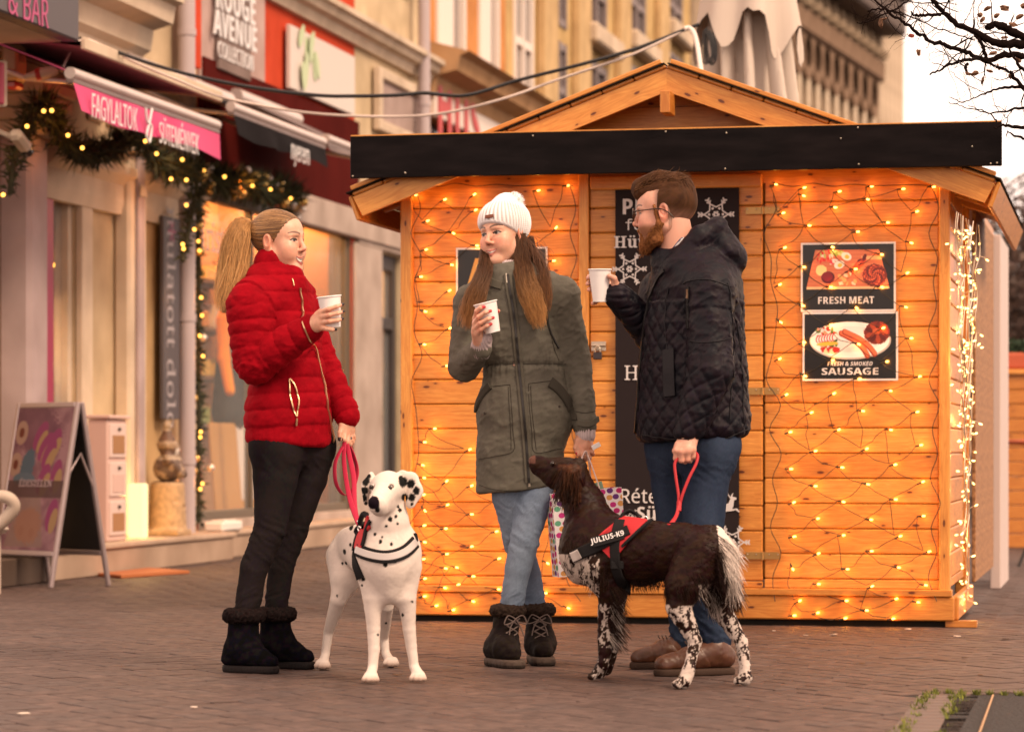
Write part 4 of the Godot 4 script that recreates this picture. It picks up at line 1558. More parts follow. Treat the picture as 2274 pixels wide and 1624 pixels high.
	var w2:=shop_window(o2[0],o2[1],o2[2],o2[3],1.3,mat("olive_frame",Color(0.13,0.10,0.07),0.6),2,warm,pane)
	fbox("window_reveal",o2[1] - 0.03,o2[1] - 0.003,o2[2],o2[3],-0.2,0.0,mat("olive_frame",Color(0.13,0.10,0.07),0.6))
	fbox("stone_plinth",b0 + 0.003,b1,0.2,o2[2] + 0.012,0.003,0.05,stone,0.006)
	fbox("maroon_fascia",b0 + 0.02,b1 - 0.003,o2[3] + 0.06,y_mar + 0.18,0.003,0.05,maroon,0.004)
	fbox("stone_lintel",U(640),U(895),Y(780,529),Y(780,466),0.006,0.07,stone,0.012)
	fbox("panel",b0 + 0.002,U(580),Y(500,212),6.4,0.003,0.03,plaster("pink_grey_panel",Color(0.50,0.36,0.33),21),0.004)
	fbox("downpipe_box",U(385),U(400),Y(390,150),6.2,0.1,0.16,red)
	var c2:=Y(790,75)
	moulding("cornice",U(560),U(945),[[0,c2 - 0.12],[0.05,c2 - 0.12],[0.08,c2 - 0.04],[0.14,c2 - 0.02],[0.16,c2 + 0.04],[0.2,c2 + 0.05],[0.2,c2 + 0.1],[0,c2 + 0.12]],pale)
	shop_light("ceiling_lamp",o2[0] + 0.9,o2[3] + 0.2,-0.7,0.8,w2)
	shop_light("ceiling_lamp",o2[0] + 2.6,o2[3] + 0.2,-0.7,0.8,w2)
	shop_light("ceiling_lamp",o2[0] + 4.2,o2[3] + 0.2,-0.7,0.7,w2)
	var rng:=RandomNumberGenerator.new()
	rng.seed = 40
	var goods: Array = [mat("goods_ochre",Color(0.45,0.22,0.05),0.8),mat("goods_white",Color(0.6,0.52,0.46),0.7),mat("goods_brown",Color(0.12,0.06,0.03),0.8),mat("goods_green",Color(0.2,0.26,0.06),0.8),mat("goods_yellow",Color(0.55,0.38,0.07),0.8)]
	for k in 4:
		fbox("shelf",o2[0] + 0.05,o2[1] - 0.05,1.0 + k*0.42,1.03 + k*0.42,-1.28,-0.98,goods[2],0.0,w2)
		for j in 13:
			var u: float = o2[0] + 0.2 + j*0.38 + rng.randf_range(-0.05,0.05)
			if u > o2[1] - 0.3: continue
			fbox("goods",u,u + rng.randf_range(0.12,0.28),1.032 + k*0.42,1.032 + k*0.42 + rng.randf_range(0.1,0.3),-1.2,-1.02,goods[rng.randi() % 5],0.01,w2)
	var white:=mat("print_white",Color(0.68,0.66,0.66),0.5)
	for q in [["Christmas",486,532,0.30]]:
		var p:=front_basis().inverse()*(on_front(q[1],q[2],W - 0.06) - front(fu,0,W))
		write("window_lettering",q[0],q[3],white,w2,Transform3D(Basis(Vector3.UP,0),p),"Droid Serif",false,0.002)
	for q in [[470,940,558,1148,0],[528,935,575,1110,1]]:
		var p0:=front_basis().inverse()*(on_front(q[0],q[3],W - 0.35) - front(fu,0,W))
		var p1:=front_basis().inverse()*(on_front(q[2],q[1],W - 0.35) - front(fu,0,W))
		boxed("display_board",(p0 + p1) / 2,Vector3(p1.x - p0.x,p1.y - p0.y,0.02),goods[0 if q[4] == 0 else 1],w2,Basis(Vector3.RIGHT,-0.08),0.004)
	b0 = U(787)
	b1 = U(946)
	building("cream_corner_house","pale cream house with a framed sign between two downpipes",(b0 + b1) / 2)
	var door: Array = [U(842),U(890),0.0,Y(866,566)]
	wall_with(b0,b1,9.0,[door],plaster("light_cream",Color(0.66,0.52,0.34),22))
	fbox("stone_facing",U(780),U(840),0.2,Y(810,545),0.003,0.04,stone,0.01)
	fbox("stone_facing",U(892),U(940),0.2,Y(910,560),0.003,0.04,stone,0.01)
	fbox("transom_facing",U(788),U(940),Y(866,563),Y(866,500),0.004,0.045,stone,0.01)
	var dp:=thing_part("door",fb,Vector3.ZERO)
	for e in [[door[0],door[0] + 0.12,0.0,door[3]],[door[1] - 0.12,door[1],0.0,door[3]],[door[0] + 0.12,door[1] - 0.12,door[3] - 0.14,door[3]],[door[0] + 0.12,door[1] - 0.12,1.95,2.06],[door[0] + 0.12,door[1] - 0.12,0.0,0.2]]:
		fbox("frame",e[0],e[1],e[2],e[3],-0.14,-0.05,dark,0.004,dp)
	fbox("pane",door[0] + 0.12,door[1] - 0.12,0.2,door[3] - 0.14,-0.1,-0.095,pane,0.0,dp)
	fbox("interior",door[0] - 0.1,door[1] + 0.3,0.0,door[3] + 0.1,-1.4,-1.3,warm,0.0,dp)
	fbox("interior_side",door[1] + 0.3,door[1] + 0.35,0.0,door[3] + 0.1,-1.3,-0.2,goods[3],0.0,dp)
	for k in 4: fbox("notice",door[0] + 0.3,door[0] + 0.8,0.7 + k*0.36,0.98 + k*0.36,-0.3,-0.28,goods[[1,3,1,0][k]],0.0,dp)
	shop_light("ceiling_lamp",(door[0] + door[1]) / 2,door[3] - 0.3,-0.8,0.5,dp)
	var fs0:=U(830)
	var fs1:=U(918)
	var fy0:=Y(874,286)
	var fy1:=Y(874,196)
	var sgn:=thing_part("framed_sign",fb,Vector3.ZERO)
	fbox("board",fs0,fs1,fy0,fy1,0.02,0.05,plaster("sign_grey",Color(0.42,0.32,0.29),23),0.0,sgn)
	for e in [[fs0 - 0.12,fs0,fy0 - 0.1,fy1 + 0.1],[fs1,fs1 + 0.12,fy0 - 0.1,fy1 + 0.1],[fs0,fs1,fy1,fy1 + 0.1],[fs0,fs1,fy0 - 0.1,fy0]]: fbox("frame",e[0],e[1],e[2],e[3],0.02,0.09,pale,0.01,sgn)
	for q in [[800,838],[860,905]]: fbox("shutter",U(q[0]),U(q[1]),5.2,8.6,0.003,0.06,mat("white_shutter",Color(0.72,0.62,0.54),0.6),0.01)
	upper_houses(pale,pane,glossy_dark,dark)
	street_fittings(zinc,pale,slate,red)

func sash_window(u0: float,u1: float,y0: float,y1: float,frame: Material,glassy: Material,deep:=0.12,rows:=2) -> void:
	var w:=thing_part("window",fb,Vector3.ZERO)
	fbox("pane",u0,u1,y0,y1,-deep - 0.02,-deep,glassy,0.0,w)
	var t:=minf(0.09,(u1 - u0)*0.08)
	for u in [u0 + t / 2,(u0 + u1) / 2,u1 - t / 2]: fbox("frame",u - t / 2,u + t / 2,y0,y1,-deep,-deep + 0.06,frame,0.0,w)
	for k in rows + 1:
		var y:=lerpf(y0 + 0.05,y1 - 0.05,k / float(rows))
		for h in [[u0 + t,(u0 + u1) / 2 - t / 2],[(u0 + u1) / 2 + t / 2,u1 - t]]: fbox("sash",h[0],h[1],y - 0.045,y + 0.045,-deep,-deep + 0.05,frame,0.0,w)

func upper_houses(pale: Material,pane: Material,glossy_dark: Material,dark: Material) -> void:
	var white:=mat("white_joinery",Color(0.74,0.64,0.57),0.6)
	var sky_glass:=mat("pale_window_glass",Color(0.25,0.22,0.21),0.06)
	var b0:=U(947)
	var b1:=U(1122)
	building("orange_house","orange plastered house with tall white windows over a red-lettered fascia",(b0 + b1) / 2)
	var orange:=plaster("orange_plaster",Color(0.60,0.27,0.10),24)
	var holes: Array = []
	var fl:=Y(1040,190)
	for q in [[966,1029],[1060,1104]]: holes.append([U(q[0]),U(q[1]),fl,12.0])
	holes.append([U(955),U(1118),0.2,Y(1040,300)])
	wall_with(b0,b1,12.6,holes,orange)
	for k in 2:
		sash_window(holes[k][0],holes[k][1],holes[k][2],holes[k][3],white,sky_glass,0.03,4)
		fbox("shutter_leaf",holes[k][0] + 0.05,holes[k][0] + (holes[k][1] - holes[k][0])*0.45,holes[k][2] + 0.1,holes[k][3],0.0,0.04,white,0.01)
	fbox("shop_pane",holes[2][0],holes[2][1],0.2,holes[2][3],-0.15,-0.1,glossy_dark)
	fbox("fascia",b0 + 0.1,b1 - 0.1,Y(1040,300),Y(1040,226),0.005,0.07,white,0.01)
	var cy:=Y(1040,206)
	moulding("cornice",b0,b1 + 1.0,[[0,cy - 0.25],[0.06,cy - 0.25],[0.1,cy - 0.05],[0.3,cy],[0.34,cy + 0.14],[0.44,cy + 0.18],[0,cy + 0.3]],plaster("cornice_tan",Color(0.50,0.30,0.16),25))
	var p:=front_basis().inverse()*(on_front(1020,262,W + 0.08) - front(fu,0,W))
	write("fascia_lettering","HÚS",1.05,mat("sign_red",Color(0.5,0.05,0.05),0.6),fb,Transform3D(Basis.IDENTITY,p),"Droid Sans",true,0.01)
	b0 = U(1123)
	b1 = U(1532)
	building("yellow_house","long cream yellow house with dark framed windows above the stall",(b0 + b1) / 2)
	holes = []
	for q in [[1138,1180,-200,250],[1222,1254,90,400],[1222,1254,-340,55],[1300,1343,140,420],[1300,1343,-260,112],[1392,1430,150,360],[1392,1430,-160,100],[1478,1512,120,330],[1478,1512,-100,78]]:
		holes.append([U(q[0]),U(q[1]),Y((q[0] + q[1]) / 2.0,q[3]),Y((q[0] + q[1]) / 2.0,q[2])])
	wall_with(b0,b1,Y(1300,-380),holes,plaster("yellow_plaster",Color(0.62,0.43,0.20),26),0.4)
	for k in holes.size(): sash_window(holes[k][0],holes[k][1],holes[k][2],holes[k][3],white if k == 0 else mat("grey_joinery",Color(0.20,0.155,0.15),0.6),mat("dim_window_glass",Color(0.09,0.08,0.085),0.05),0.03,3)
	for k in range(3,holes.size(),2): fbox("window_hood",holes[k][0] - 0.3,holes[k][1] + 0.3,holes[k][3] + 0.15,holes[k][3] + 0.4,0.003,0.22,pale,0.03)
	for x in [1190,1268,1362,1452]: fbox("pier",U(x),U(x) + 0.8,0.0,Y(1300,-380),0.004,0.12,plaster("pier_plaster",Color(0.64,0.45,0.24),27),0.02)
	var p0:=on_front(1540,1000,W)
	fs = Vector3(0.303,0,-0.953)
	fn = Vector3(0.953,0,0.303)
	fc = Vector3(p0.x,0,p0.z) - fn*W
	b0 = U(1540)
	var e1:=U(1935)
	building("ornate_house","ornate tan stone building with arched windows where the street bends",(b0 + e1) / 2)
	var tan_:=plaster("tan_stone",Color(0.47,0.36,0.255),28)
	holes = []
	for k in 16:
		var x:=1590.0 + k*21.5
		for y in [2.6,6.5]: holes.append([U(x),U(x) + 0.62,y,y + 1.75])
	wall_with(b0,e1,12.5,holes,tan_,0.5)
	for h in holes:
		var wdw:=thing_part("arched_window",fb,Vector3.ZERO)
		fbox("pane",h[0],h[1],h[2],h[3],-0.4,-0.36,mat("dim_window_glass",Color(0.09,0.08,0.085),0.05),0.0,wdw)
		put("arch",lathe_mesh([Vector2(0.3,-0.12),Vector2(0.52,-0.12),Vector2(0.52,0.12),Vector2(0.3,0.12)],16),plaster("course_stone",Color(0.27,0.18,0.125),29),wdw,Transform3D(Basis(Vector3.RIGHT,PI / 2),Vector3((h[0] + h[1]) / 2 - fu,h[3],0.1)))
		fbox("column",h[1] + 0.16,h[1] + 0.34,h[2] - 0.3,h[3] - 0.1,0.01,0.14,pale,0.04,wdw)
	for y in [[8.55,9.0,0.3,1],[9.5,10.2,0.75,0],[10.2,10.35,0.9,1]]: fbox("string_course",b0,e1,y[0],y[1],0.004,y[2],plaster("course_stone",Color(0.27,0.18,0.125),29) if y[3] else mat("dark_eaves",Color(0.10,0.07,0.058),0.8),0.05)
	for k in 20:
		var u:=lerpf(b0,e1,(k + 0.5) / 20)
		put("pinnacle",lathe_mesh([Vector2(0.22,0),Vector2(0.26,0.12),Vector2(0.12,0.2),Vector2(0.0,0.75)],8),tan_,fb,Transform3D(Basis.IDENTITY,Vector3(u - fu,9.0,0.2)))
	b0 = U(1936)
	e1 = U(1992)
	building("pale_end_house","tall pale house with vertical ribs closing the street beside the sky",(b0 + e1) / 2)
	var lav:=plaster("pale_rib_plaster",Color(0.56,0.43,0.37),43)
	wall_with(b0,e1,16.0,[],lav,6.0)
	for k in 6: fbox("rib",lerpf(b0,e1,(k + 0.2) / 6),lerpf(b0,e1,(k + 0.55) / 6),0.0,15.5,0.004,0.2,pale,0.05)
	fbox("eaves",b0 - 0.2,e1 + 0.5,15.6,16.2,-6.0,0.5,mat("dark_roof",Color(0.06,0.05,0.05),0.8),0.05)
	fs = STREET
	fn = OUTWARD
	fc = CORNER

func downpipe(px: float,off: float,r: float,y0: float,y1: float,m: Material,label: String) -> void:
	var p:=on_front(px,1000,W + off)
	var t:=thing("downpipe",label,"drainpipe",Vector3(p.x,0,p.z),front_basis(),"downpipes between the shop houses")
	put("pipe",tube_mesh([Vector3(0,y0,0),Vector3(0,y1,0)],r,14),m,t)
	for k in 6:
		var y:=lerpf(y0 + 0.5,y1 - 0.3,k / 5.0)
		put("bracket",tube_mesh([Vector3(0,y,0),Vector3(0,y + 0.05,0)],r*1.12,14),m,t)

func street_fittings(zinc: Material,pale: Material,slate: Material,red: Material) -> void:
	downpipe(414,0.12,0.062,0.2,6.2,zinc,"grey downpipe beside the garlanded shop window")
	downpipe(941,0.15,0.06,2.5,9.0,zinc,"grey downpipe between the cream house and the orange house")
	var pink_print:=mat("pink_print",Color(0.42,0.06,0.17),0.6)
	var white:=mat("print_white",Color(0.68,0.66,0.66),0.5)
	var off:=0.55
	var u0:=along(on_front(-90,20,off))
	var u1:=along(on_front(175,20,off))
	var y0:=Y(174,92,off)
	var t:=thing("bar_sign","dark grey box sign with pink letters BAR over the column","sign",front((u0 + u1) / 2,y0,0),front_basis())
	fu = (u0 + u1) / 2
	boxed("box",Vector3(0,0.27,off - 0.05),Vector3(u1 - u0,0.54,0.1),slate,t,Basis.IDENTITY,0.01)
	boxed("soffit",Vector3(0,0.02,off / 2 - 0.22),Vector3(u1 - u0 - 0.02,0.04,off + 0.23),pale,t,Basis.IDENTITY,0.004)
	var p:=on_front(60,14,off + 0.005)
	write("lettering","& BAR",0.22,pink_print,t,Transform3D(Basis.IDENTITY,Vector3(along(p) - fu + 0.02,p.y - y0,off + 0.004)),"Droid Sans",false,0.003)
	awning("pink_awning","pink fabric shop awning with pale lettering and a pretzel mark",154,480,152,286,196,248,0.5,mat("pink_fabric",Color(0.56,0.045,0.155),0.85,{"rim_enabled": true,"rim": 0.3}),[["FAGYLALTOK",256,250,0.155],["SÜTEMÉNYEK",399,308,0.145]],white,true)
	awning("black_awning","black fabric shop awning with pale lettering beyond the pink one",511,716,228,322,244,300,0.45,mat("black_fabric",Color(0.013,0.011,0.012),0.9,{"metallic_specular": 0.15}),[["nyerem",668,338,0.16]],white,false)
	awning("grey_awning","folded grey awning nearest the stall's fascia",722,840,300,358,312,330,0.4,mat("grey_fabric",Color(0.14,0.1,0.095),0.8),[],white,false)
	var so:=W + 0.035
	var a:=on_front(476,160,so)
	var b:=on_front(546,20,so)
	u0 = along(a)
	u1 = along(b)
	var sy0:=Y(510,166,so)
	var sy1:=Y(510,-30,so)
	t = thing("wall_sign","grey wall sign with three lines of raised white capitals on the pink grey panel","sign",front((u0 + u1) / 2,sy0,so),front_basis())
	boxed("board",Vector3(0,(sy1 - sy0) / 2,0.02),Vector3(u1 - u0,sy1 - sy0,0.04),plaster("sign_grey_board",Color(0.24,0.18,0.165),30),t,Basis.IDENTITY,0.005)
	var hgt:=sy1 - sy0
	var sq:=Basis.IDENTITY.scaled(Vector3(1.15,1.0,1.0))
	for q in [["ROUGE",0.80,0.25,true],["AVENUE",0.49,0.235,true],["COLLECTION",0.21,0.15,false]]:
		write("lettering",q[0],q[2]*1.12,white,t,Transform3D(Basis.IDENTITY.scaled(Vector3(1.1 if q[3] else 0.95,1.0,1.0)),Vector3(0,hgt*q[1],0.042)),"Droid Sans",q[3],0.012)
	a = on_front(634,160,so)
	b = on_front(778,160,so)
	u0 = along(a)
	u1 = along(b)
	sy0 = Y(706,226,so)
	sy1 = Y(706,90,so)
	t = thing("white_wall_board","white board with green leaf marks on the red wall","sign",front((u0 + u1) / 2,sy0,so),front_basis())
	boxed("board",Vector3(0,(sy1 - sy0) / 2,0.02),Vector3(u1 - u0,sy1 - sy0,0.04),mat("board_white",Color(0.60,0.53,0.48),0.6),t,Basis.IDENTITY,0.005)
	var rng:=RandomNumberGenerator.new()
	rng.seed = 3
	for k in 9:
		var q:=Vector2(-0.42 + rng.randf()*0.32,0.2 + rng.randf()*0.7)
		var poly:=PackedVector2Array()
		for j in 8: poly.append(Vector2(cos(j*TAU / 8)*0.06,sin(j*TAU / 8)*0.13))
		put("leaf_mark",prism_mesh(poly,0.003),mat("leaf_green",Color(0.46,0.55,0.33),0.6),t,Transform3D(Basis(Vector3.BACK,rng.randfn(0.2,0.5)),Vector3(q.x*(u1 - u0),q.y*(sy1 - sy0),0.041 + k*0.0035)))
	var bo:=W + 0.09
	u0 = U(358,bo)
	u1 = U(394,bo)
	sy0 = Y(376,930,bo)
	sy1 = Y(376,482,bo)
	t = thing("upright_banner","narrow dark upright sign with pale script beside the downpipe","sign",front((u0 + u1) / 2,sy0,bo),front_basis())
	boxed("board",Vector3(0,(sy1 - sy0) / 2,0),Vector3(u1 - u0,sy1 - sy0,0.03),slate,t,Basis.IDENTITY,0.004)
	write("lettering","mulatott dolo",0.25,mat("script_grey",Color(0.34,0.30,0.31),0.6),t,Transform3D(Basis(Vector3(0,-1,0),Vector3(1,0,0),Vector3(0,0,1)),Vector3(-0.02,(sy1 - sy0)*0.5,0.016)),"Droid Serif",false,0.002)
	put("emblem",snowflake(0.08),pink_print,t,Transform3D(Basis.IDENTITY,Vector3(0,(sy1 - sy0)*0.93,0.017)))
	var ab:=on_front(30,140,W + 0.35)
	t = thing("alarm_box","beige wall alarm box with red lamp under the bar sign","alarm",ab,front_basis())
	boxed("case",Vector3(0,0,0),Vector3(0.16,0.22,0.1),mat("beige_plastic",Color(0.36,0.24,0.12),0.5),t,Basis.IDENTITY,0.015)
	for k in 5: boxed("slot",Vector3(0,0.07 - k*0.015,0.0515),Vector3(0.08,0.006,0.004),slate,t)
	boxed("red_lens",Vector3(0,-0.135,0.0),Vector3(0.13,0.045,0.08),mat("red_lens",Color(0.3,0.03,0.02),0.3),t,Basis.IDENTITY,0.012)
	var cp:=on_front(44,312,W + 0.5)
	t = thing("security_camera","pale bullet security camera pointing at the garland by the column","camera",cp,front_basis()*Basis(Vector3.BACK,-0.35))
	boxed("housing",Vector3.ZERO,Vector3(0.2,0.07,0.08),pale,t,Basis.IDENTITY,0.02)
	put("lens",tube_mesh([Vector3(0.09,-0.01,0),Vector3(0.135,-0.01,0)],0.034,12),mat("lens_black",Color(0.01,0.01,0.01),0.2),t)
	put("arm",tube_mesh([Vector3(-0.03,0,-0.02),Vector3(-0.1,0.06,-0.2),Vector3(-0.1,0.06,-0.36)],0.016,8),pale,t)
	var pp:=on_front(1,185,W + 0.55)
	t = thing("pink_sign","small pink projecting sign at the picture's left edge","sign",pp,Basis.IDENTITY)
	boxed("board",Vector3(-0.08,0,0),Vector3(0.2,0.24,0.03),mat("pink_board",Color(0.5,0.07,0.12),0.5),t,Basis.IDENTITY,0.01)
	boxed("rim",Vector3(-0.08,0,-0.012),Vector3(0.225,0.265,0.02),pale,t,Basis.IDENTITY,0.01)
	boxed("bracket",Vector3(-0.1,0.06,-0.25),Vector3(0.02,0.02,0.46),slate,t)
	var q0:=on_front(52,172,W + 0.5)
	var q1:=on_front(128,155,W + 0.7)
	t = thing("power_plug","white and red heavy power plug hanging on a pale cable","plug",q0)
	var dir:=(q1 - q0)
	put("grip",tube_mesh([Vector3.ZERO,dir*0.35],[0.016,0.026],10),pale,t)
	put("red_ring",tube_mesh([dir*0.36,dir*0.5],0.036,12),mat("plug_red",Color(0.4,0.03,0.02),0.4),t)
	put("socket",tube_mesh([dir*0.51,dir*0.9,dir],[0.036,0.032,0.016],12),pale,t)
	garlands()
	pavement_things(pale,slate,white)
	cables()

func awning(called: String,label: String,x0: float,x1: float,by0: float,by1: float,vt: float,vb: float,off: float,cloth: Material,words: Array,white: Material,pretzel: bool) -> void:
	var u0:=along(on_front(x0,by0,off))
	var u1:=along(on_front(x1,by1,off))
	var yb:=(Y(x0,by0,off) + Y(x1,by1,off)) / 2
	var yt:=Y(x0,vt,off)
	var hang:=yt - Y(x0,vb,off) + (yb - yt)
	var t:=thing(called,label,"awning",front((u0 + u1) / 2,yb,0),front_basis(),"awnings over the shop windows")
	var hw:=(u1 - u0) / 2
	var metal:=mat("awning_bar",Color(0.56,0.46,0.42),0.35,{"metallic": 0.3})
	put("front_bar",tube_mesh([Vector3(-hw,0,off),Vector3(hw,0,off)],0.035,10),metal,t)
	put("bar_lip",box_mesh(Vector3(hw*2,0.03,0.05),0.005),mat("awning_lip",Color(0.16,0.11,0.1),0.5),t,Transform3D(Basis.IDENTITY,Vector3(0,-0.045,off)))
	var s:=st()
	for k in 8:
		var a:=lerpf(-hw,hw,k / 8.0)
		var b:=lerpf(-hw,hw,(k + 1) / 8.0)
		quad(s,Vector3(a,0.012,off - 0.02),Vector3(b,0.012,off - 0.02),Vector3(b,0.33,W + 0.1),Vector3(a,0.33,W + 0.1))
		quad(s,Vector3(b,0.004,off - 0.02),Vector3(a,0.004,off - 0.02),Vector3(a,0.322,W + 0.1),Vector3(b,0.322,W + 0.1))
	put("sheet",s.commit(),cloth,t)
	put("roller",tube_mesh([Vector3(-hw - 0.03,0.34,W + 0.09),Vector3(hw + 0.03,0.34,W + 0.09)],0.06,12),metal,t)
	for sx in [-0.86,0.86]: put("folding_arm",tube_mesh([Vector3(hw*sx,0.2,W + 0.06),Vector3(hw*sx*0.75,0.04,(W + off) / 2),Vector3(hw*sx,-0.03,off - 0.04)],0.016,8),metal,t)
	s = st()
	var n:=40
	var grid: Array = []
	for j in 5:
		var row: Array = []
		for i in n + 1:
			var x:=lerpf(-hw,hw,float(i) / n)
			var v:=j / 4.0
			row.append(Vector3(x,-0.05 - v*(hang - 0.05) + sin(x*3.0)*0.008*v,off + 0.02 + v*0.022*sin(x*9.0 + sin(x*3.0)*2) + 0.03*v))
		grid.append(row)
	for j in 4:
		for i in n:
			quad(s,grid[j + 1][i],grid[j + 1][i + 1],grid[j][i + 1],grid[j][i])
	s.index()
	s.generate_normals()
	put("valance",s.commit(),cloth,t)
	for q in words:
		var p:=on_front(q[1],q[2],off + 0.08)
		write("lettering",q[0],q[3],white,t,Transform3D(Basis.IDENTITY.scaled(Vector3(0.9,1.25,1)),Vector3(along(p) - (u0 + u1) / 2,p.y - yb,off + 0.075)),"Droid Sans",false,0.002)
	if pretzel:
		var p:=on_front(329,278,off + 0.08)
		var c:=Vector3(along(p) - (u0 + u1) / 2,p.y - yb,off + 0.078)
		put("pretzel_mark",tube_mesh(curve([c + Vector3(-0.05,0.1,0),c + Vector3(-0.02,0.02,0),c + Vector3(0.06,0.0,0),c + Vector3(0.02,-0.1,0),c + Vector3(-0.03,-0.06,0),c + Vector3(0.02,0.02,0),c + Vector3(0.07,0.11,0)],5),0.009,6),white,t)
# ---------------------------------------------------------------- fir garlands with lights

func garland(label: String,pts: Array,rad: Array,seed_: int,bulbs: Array,baubles:=0) -> void:
	var t:=thing("fir_garland",label,"garland",pts[0],Basis.IDENTITY,"fir garlands on the shop fronts")
	var o: Vector3 = pts[0]
	var c:=curve(pts,8)
	var r:=curve1(rad,8)
	var rng:=RandomNumberGenerator.new()
	rng.seed = seed_
	var s:=st()
	for i in c.size() - 1:
		var a: Vector3 = c[i] - o
		var b: Vector3 = c[i + 1] - o
		var n:=int((b - a).length() / 0.0022*r[i] / 0.12)
		for k in n:
			var p:=a.lerp(b,rng.randf())
			var d:=Vector3(rng.randfn(),rng.randfn(),rng.randfn()).normalized()
			var l: float = r[i]*rng.randf_range(0.4,1.0)
			var w:=d.cross(Vector3(rng.randfn(),rng.randfn(),rng.randfn())).normalized()*rng.randf_range(0.006,0.013)
			var q:=p + d*l
			var m:=p + d*l*0.35
			s.set_color(Color(0.012,0.016,0.007).lerp(Color(0.045,0.055,0.02),rng.randf()))
			tri(s,m - w,m + w,q)
	var leaf:=put("needles",s.commit(),tinted("fir_green",0.8),t)
	leaf.set_meta("kind","stuff")
	put("core",tube_mesh(c.map(func(v): return v - o),0.02,6),mat("garland_core",Color(0.03,0.03,0.015),0.9),t)
	var k:=0
	for q in bulbs:
		k += 1
		put_fast("bulb",k,sphere(0.012,8),glow("bokeh_glow",Color(1.0,0.42,0.06),2.8),t,Transform3D(Basis.IDENTITY,q - o))
		if k % 3 == 0: lamp(t,q - o,0.02,Color(1.0,0.6,0.25))
	for j in baubles:
		var i:=rng.randi() % c.size()
		var p: Vector3 = c[i] - o + Vector3(rng.randfn(0,0.05),rng.randf_range(-0.12,0.1),0.06 + rng.randf()*0.06)
		put("bauble",sphere(rng.randf_range(0.028,0.045),12),mat("gold_bauble",Color(0.62,0.40,0.13),0.25,{"metallic": 0.8}) if j % 3 else mat("silver_bauble",Color(0.7,0.62,0.55),0.3,{"metallic": 0.7}),t,Transform3D(Basis.IDENTITY,p))

func garlands() -> void:
	var o:=W + 0.32
	var pts: Array = []
	for q in [[22,430],[28,370],[52,300],[88,232],[110,255],[130,295],[180,340],[235,335],[290,305]]: pts.append(on_front(q[0],q[1],o))
	var bl: Array = []
	for q in [[96,246],[114,245],[59,280],[182,328],[6,432],[150,300]]: bl.append(on_front(q[0],q[1],o + 0.16))
	garland("dark fir garland with amber lights swagged over the column and cream shop",pts,[0.09,0.13,0.16,0.22,0.17,0.17,0.18,0.19,0.16],51,bl)
	pts = []
	for q in [[300,300],[340,345],[385,378],[425,370],[436,420],[424,480],[412,540],[404,580]]: pts.append(on_front(q[0],q[1],o))
	bl = []
	for q in [[322,313],[347,341],[404,354],[379,397],[413,399],[413,455],[405,542],[407,552],[431,509]]: bl.append(on_front(q[0],q[1],o + 0.18))
	garland("dark fir garland with amber lights hanging by the grey downpipe",pts,[0.14,0.17,0.2,0.19,0.18,0.14,0.11,0.07],52,bl)
	pts = []
	for q in [[438,440],[440,560],[441,680],[440,800],[441,930],[440,1050],[441,1160]]: pts.append(on_front(q[0],q[1],W + 0.1))
	bl = []
	for q in [[440,535],[442,556],[446,660],[448,700],[443,745],[450,790],[445,958],[444,970],[449,1073],[444,1085]]: bl.append(on_front(q[0],q[1],W + 0.2))
	garland("narrow fir garland running up the edge of the second shop window",pts,[0.12,0.1,0.1,0.1,0.1,0.1,0.11],53,bl,8)
	pts = []
	for q in [[446,378],[490,400],[540,408],[590,420],[640,430],[655,462]]: pts.append(on_front(q[0],q[1],W + 0.2))
	bl = []
	for q in [[452,378],[498,392],[560,412],[600,420],[645,440]]: bl.append(on_front(q[0],q[1],W + 0.35))
	garland("fir garland thick with gold baubles across the top of the second shop window",pts,[0.2,0.22,0.23,0.24,0.24,0.14],54,bl,46)
# ---------------------------------------------------------------- what stands before the shops

func sweets_picture() -> Image:
	var im:=Image.create(256,400,false,Image.FORMAT_RGB8)
	var rng:=RandomNumberGenerator.new()
	rng.seed = 8
	for y in 400:
		for x in 256:
			var v:=noise_a.get_noise_2d(x*0.012,y*0.012)
			im.set_pixel(x,y,Color(0.50,0.33,0.42).lerp(Color(0.72,0.55,0.60),clampf(0.45 + v + x*0.0014,0,1)))
	paint_ellipse(im,Vector2(95,60),Vector2(120,70),Color(0.42,0.22,0.36,0.6),0.3,0.4)
	for q in [[120,80,0.5],[150,110,0.6],[186,100,0.5],[170,130,0.5],[160,200,0.4],[215,190,0.2],[222,300,0.2]]:
		paint_ellipse(im,Vector2(q[0],q[1]),Vector2(24,46),Color(0.62,0.22,0.48),q[2])
		paint_ellipse(im,Vector2(q[0] + 10,q[1] + 16),Vector2(16,36),Color(0.74,0.60,0.44),q[2])
	for q in [[30,70],[22,160],[92,345],[140,350]]:
		paint_ellipse(im,Vector2(q[0],q[1]),Vector2(28,34),Color(0.74,0.60,0.55))
		paint_ellipse(im,Vector2(q[0],q[1]),Vector2(12,14),Color(0.45,0.12,0.10))
	paint_ellipse(im,Vector2(78,165),Vector2(30,48),Color(0.30,0.42,0.52),0.2,0.3)
	paint_ellipse(im,Vector2(70,200),Vector2(50,18),Color(0.36,0.46,0.55))
	paint_poly(im,PackedVector2Array([Vector2(70,250),Vector2(160,250),Vector2(200,390),Vector2(20,390)]),Color(0.62,0.52,0.50,0.8))
	paint_ellipse(im,Vector2(120,330),Vector2(60,50),Color(0.70,0.48,0.40,0.7),0,0.4)
	paint_poly(im,PackedVector2Array([Vector2(0,205),Vector2(256,205),Vector2(256,252),Vector2(0,252)]),Color(0.28,0.18,0.22,0.75))
	im.generate_mipmaps()
	return im

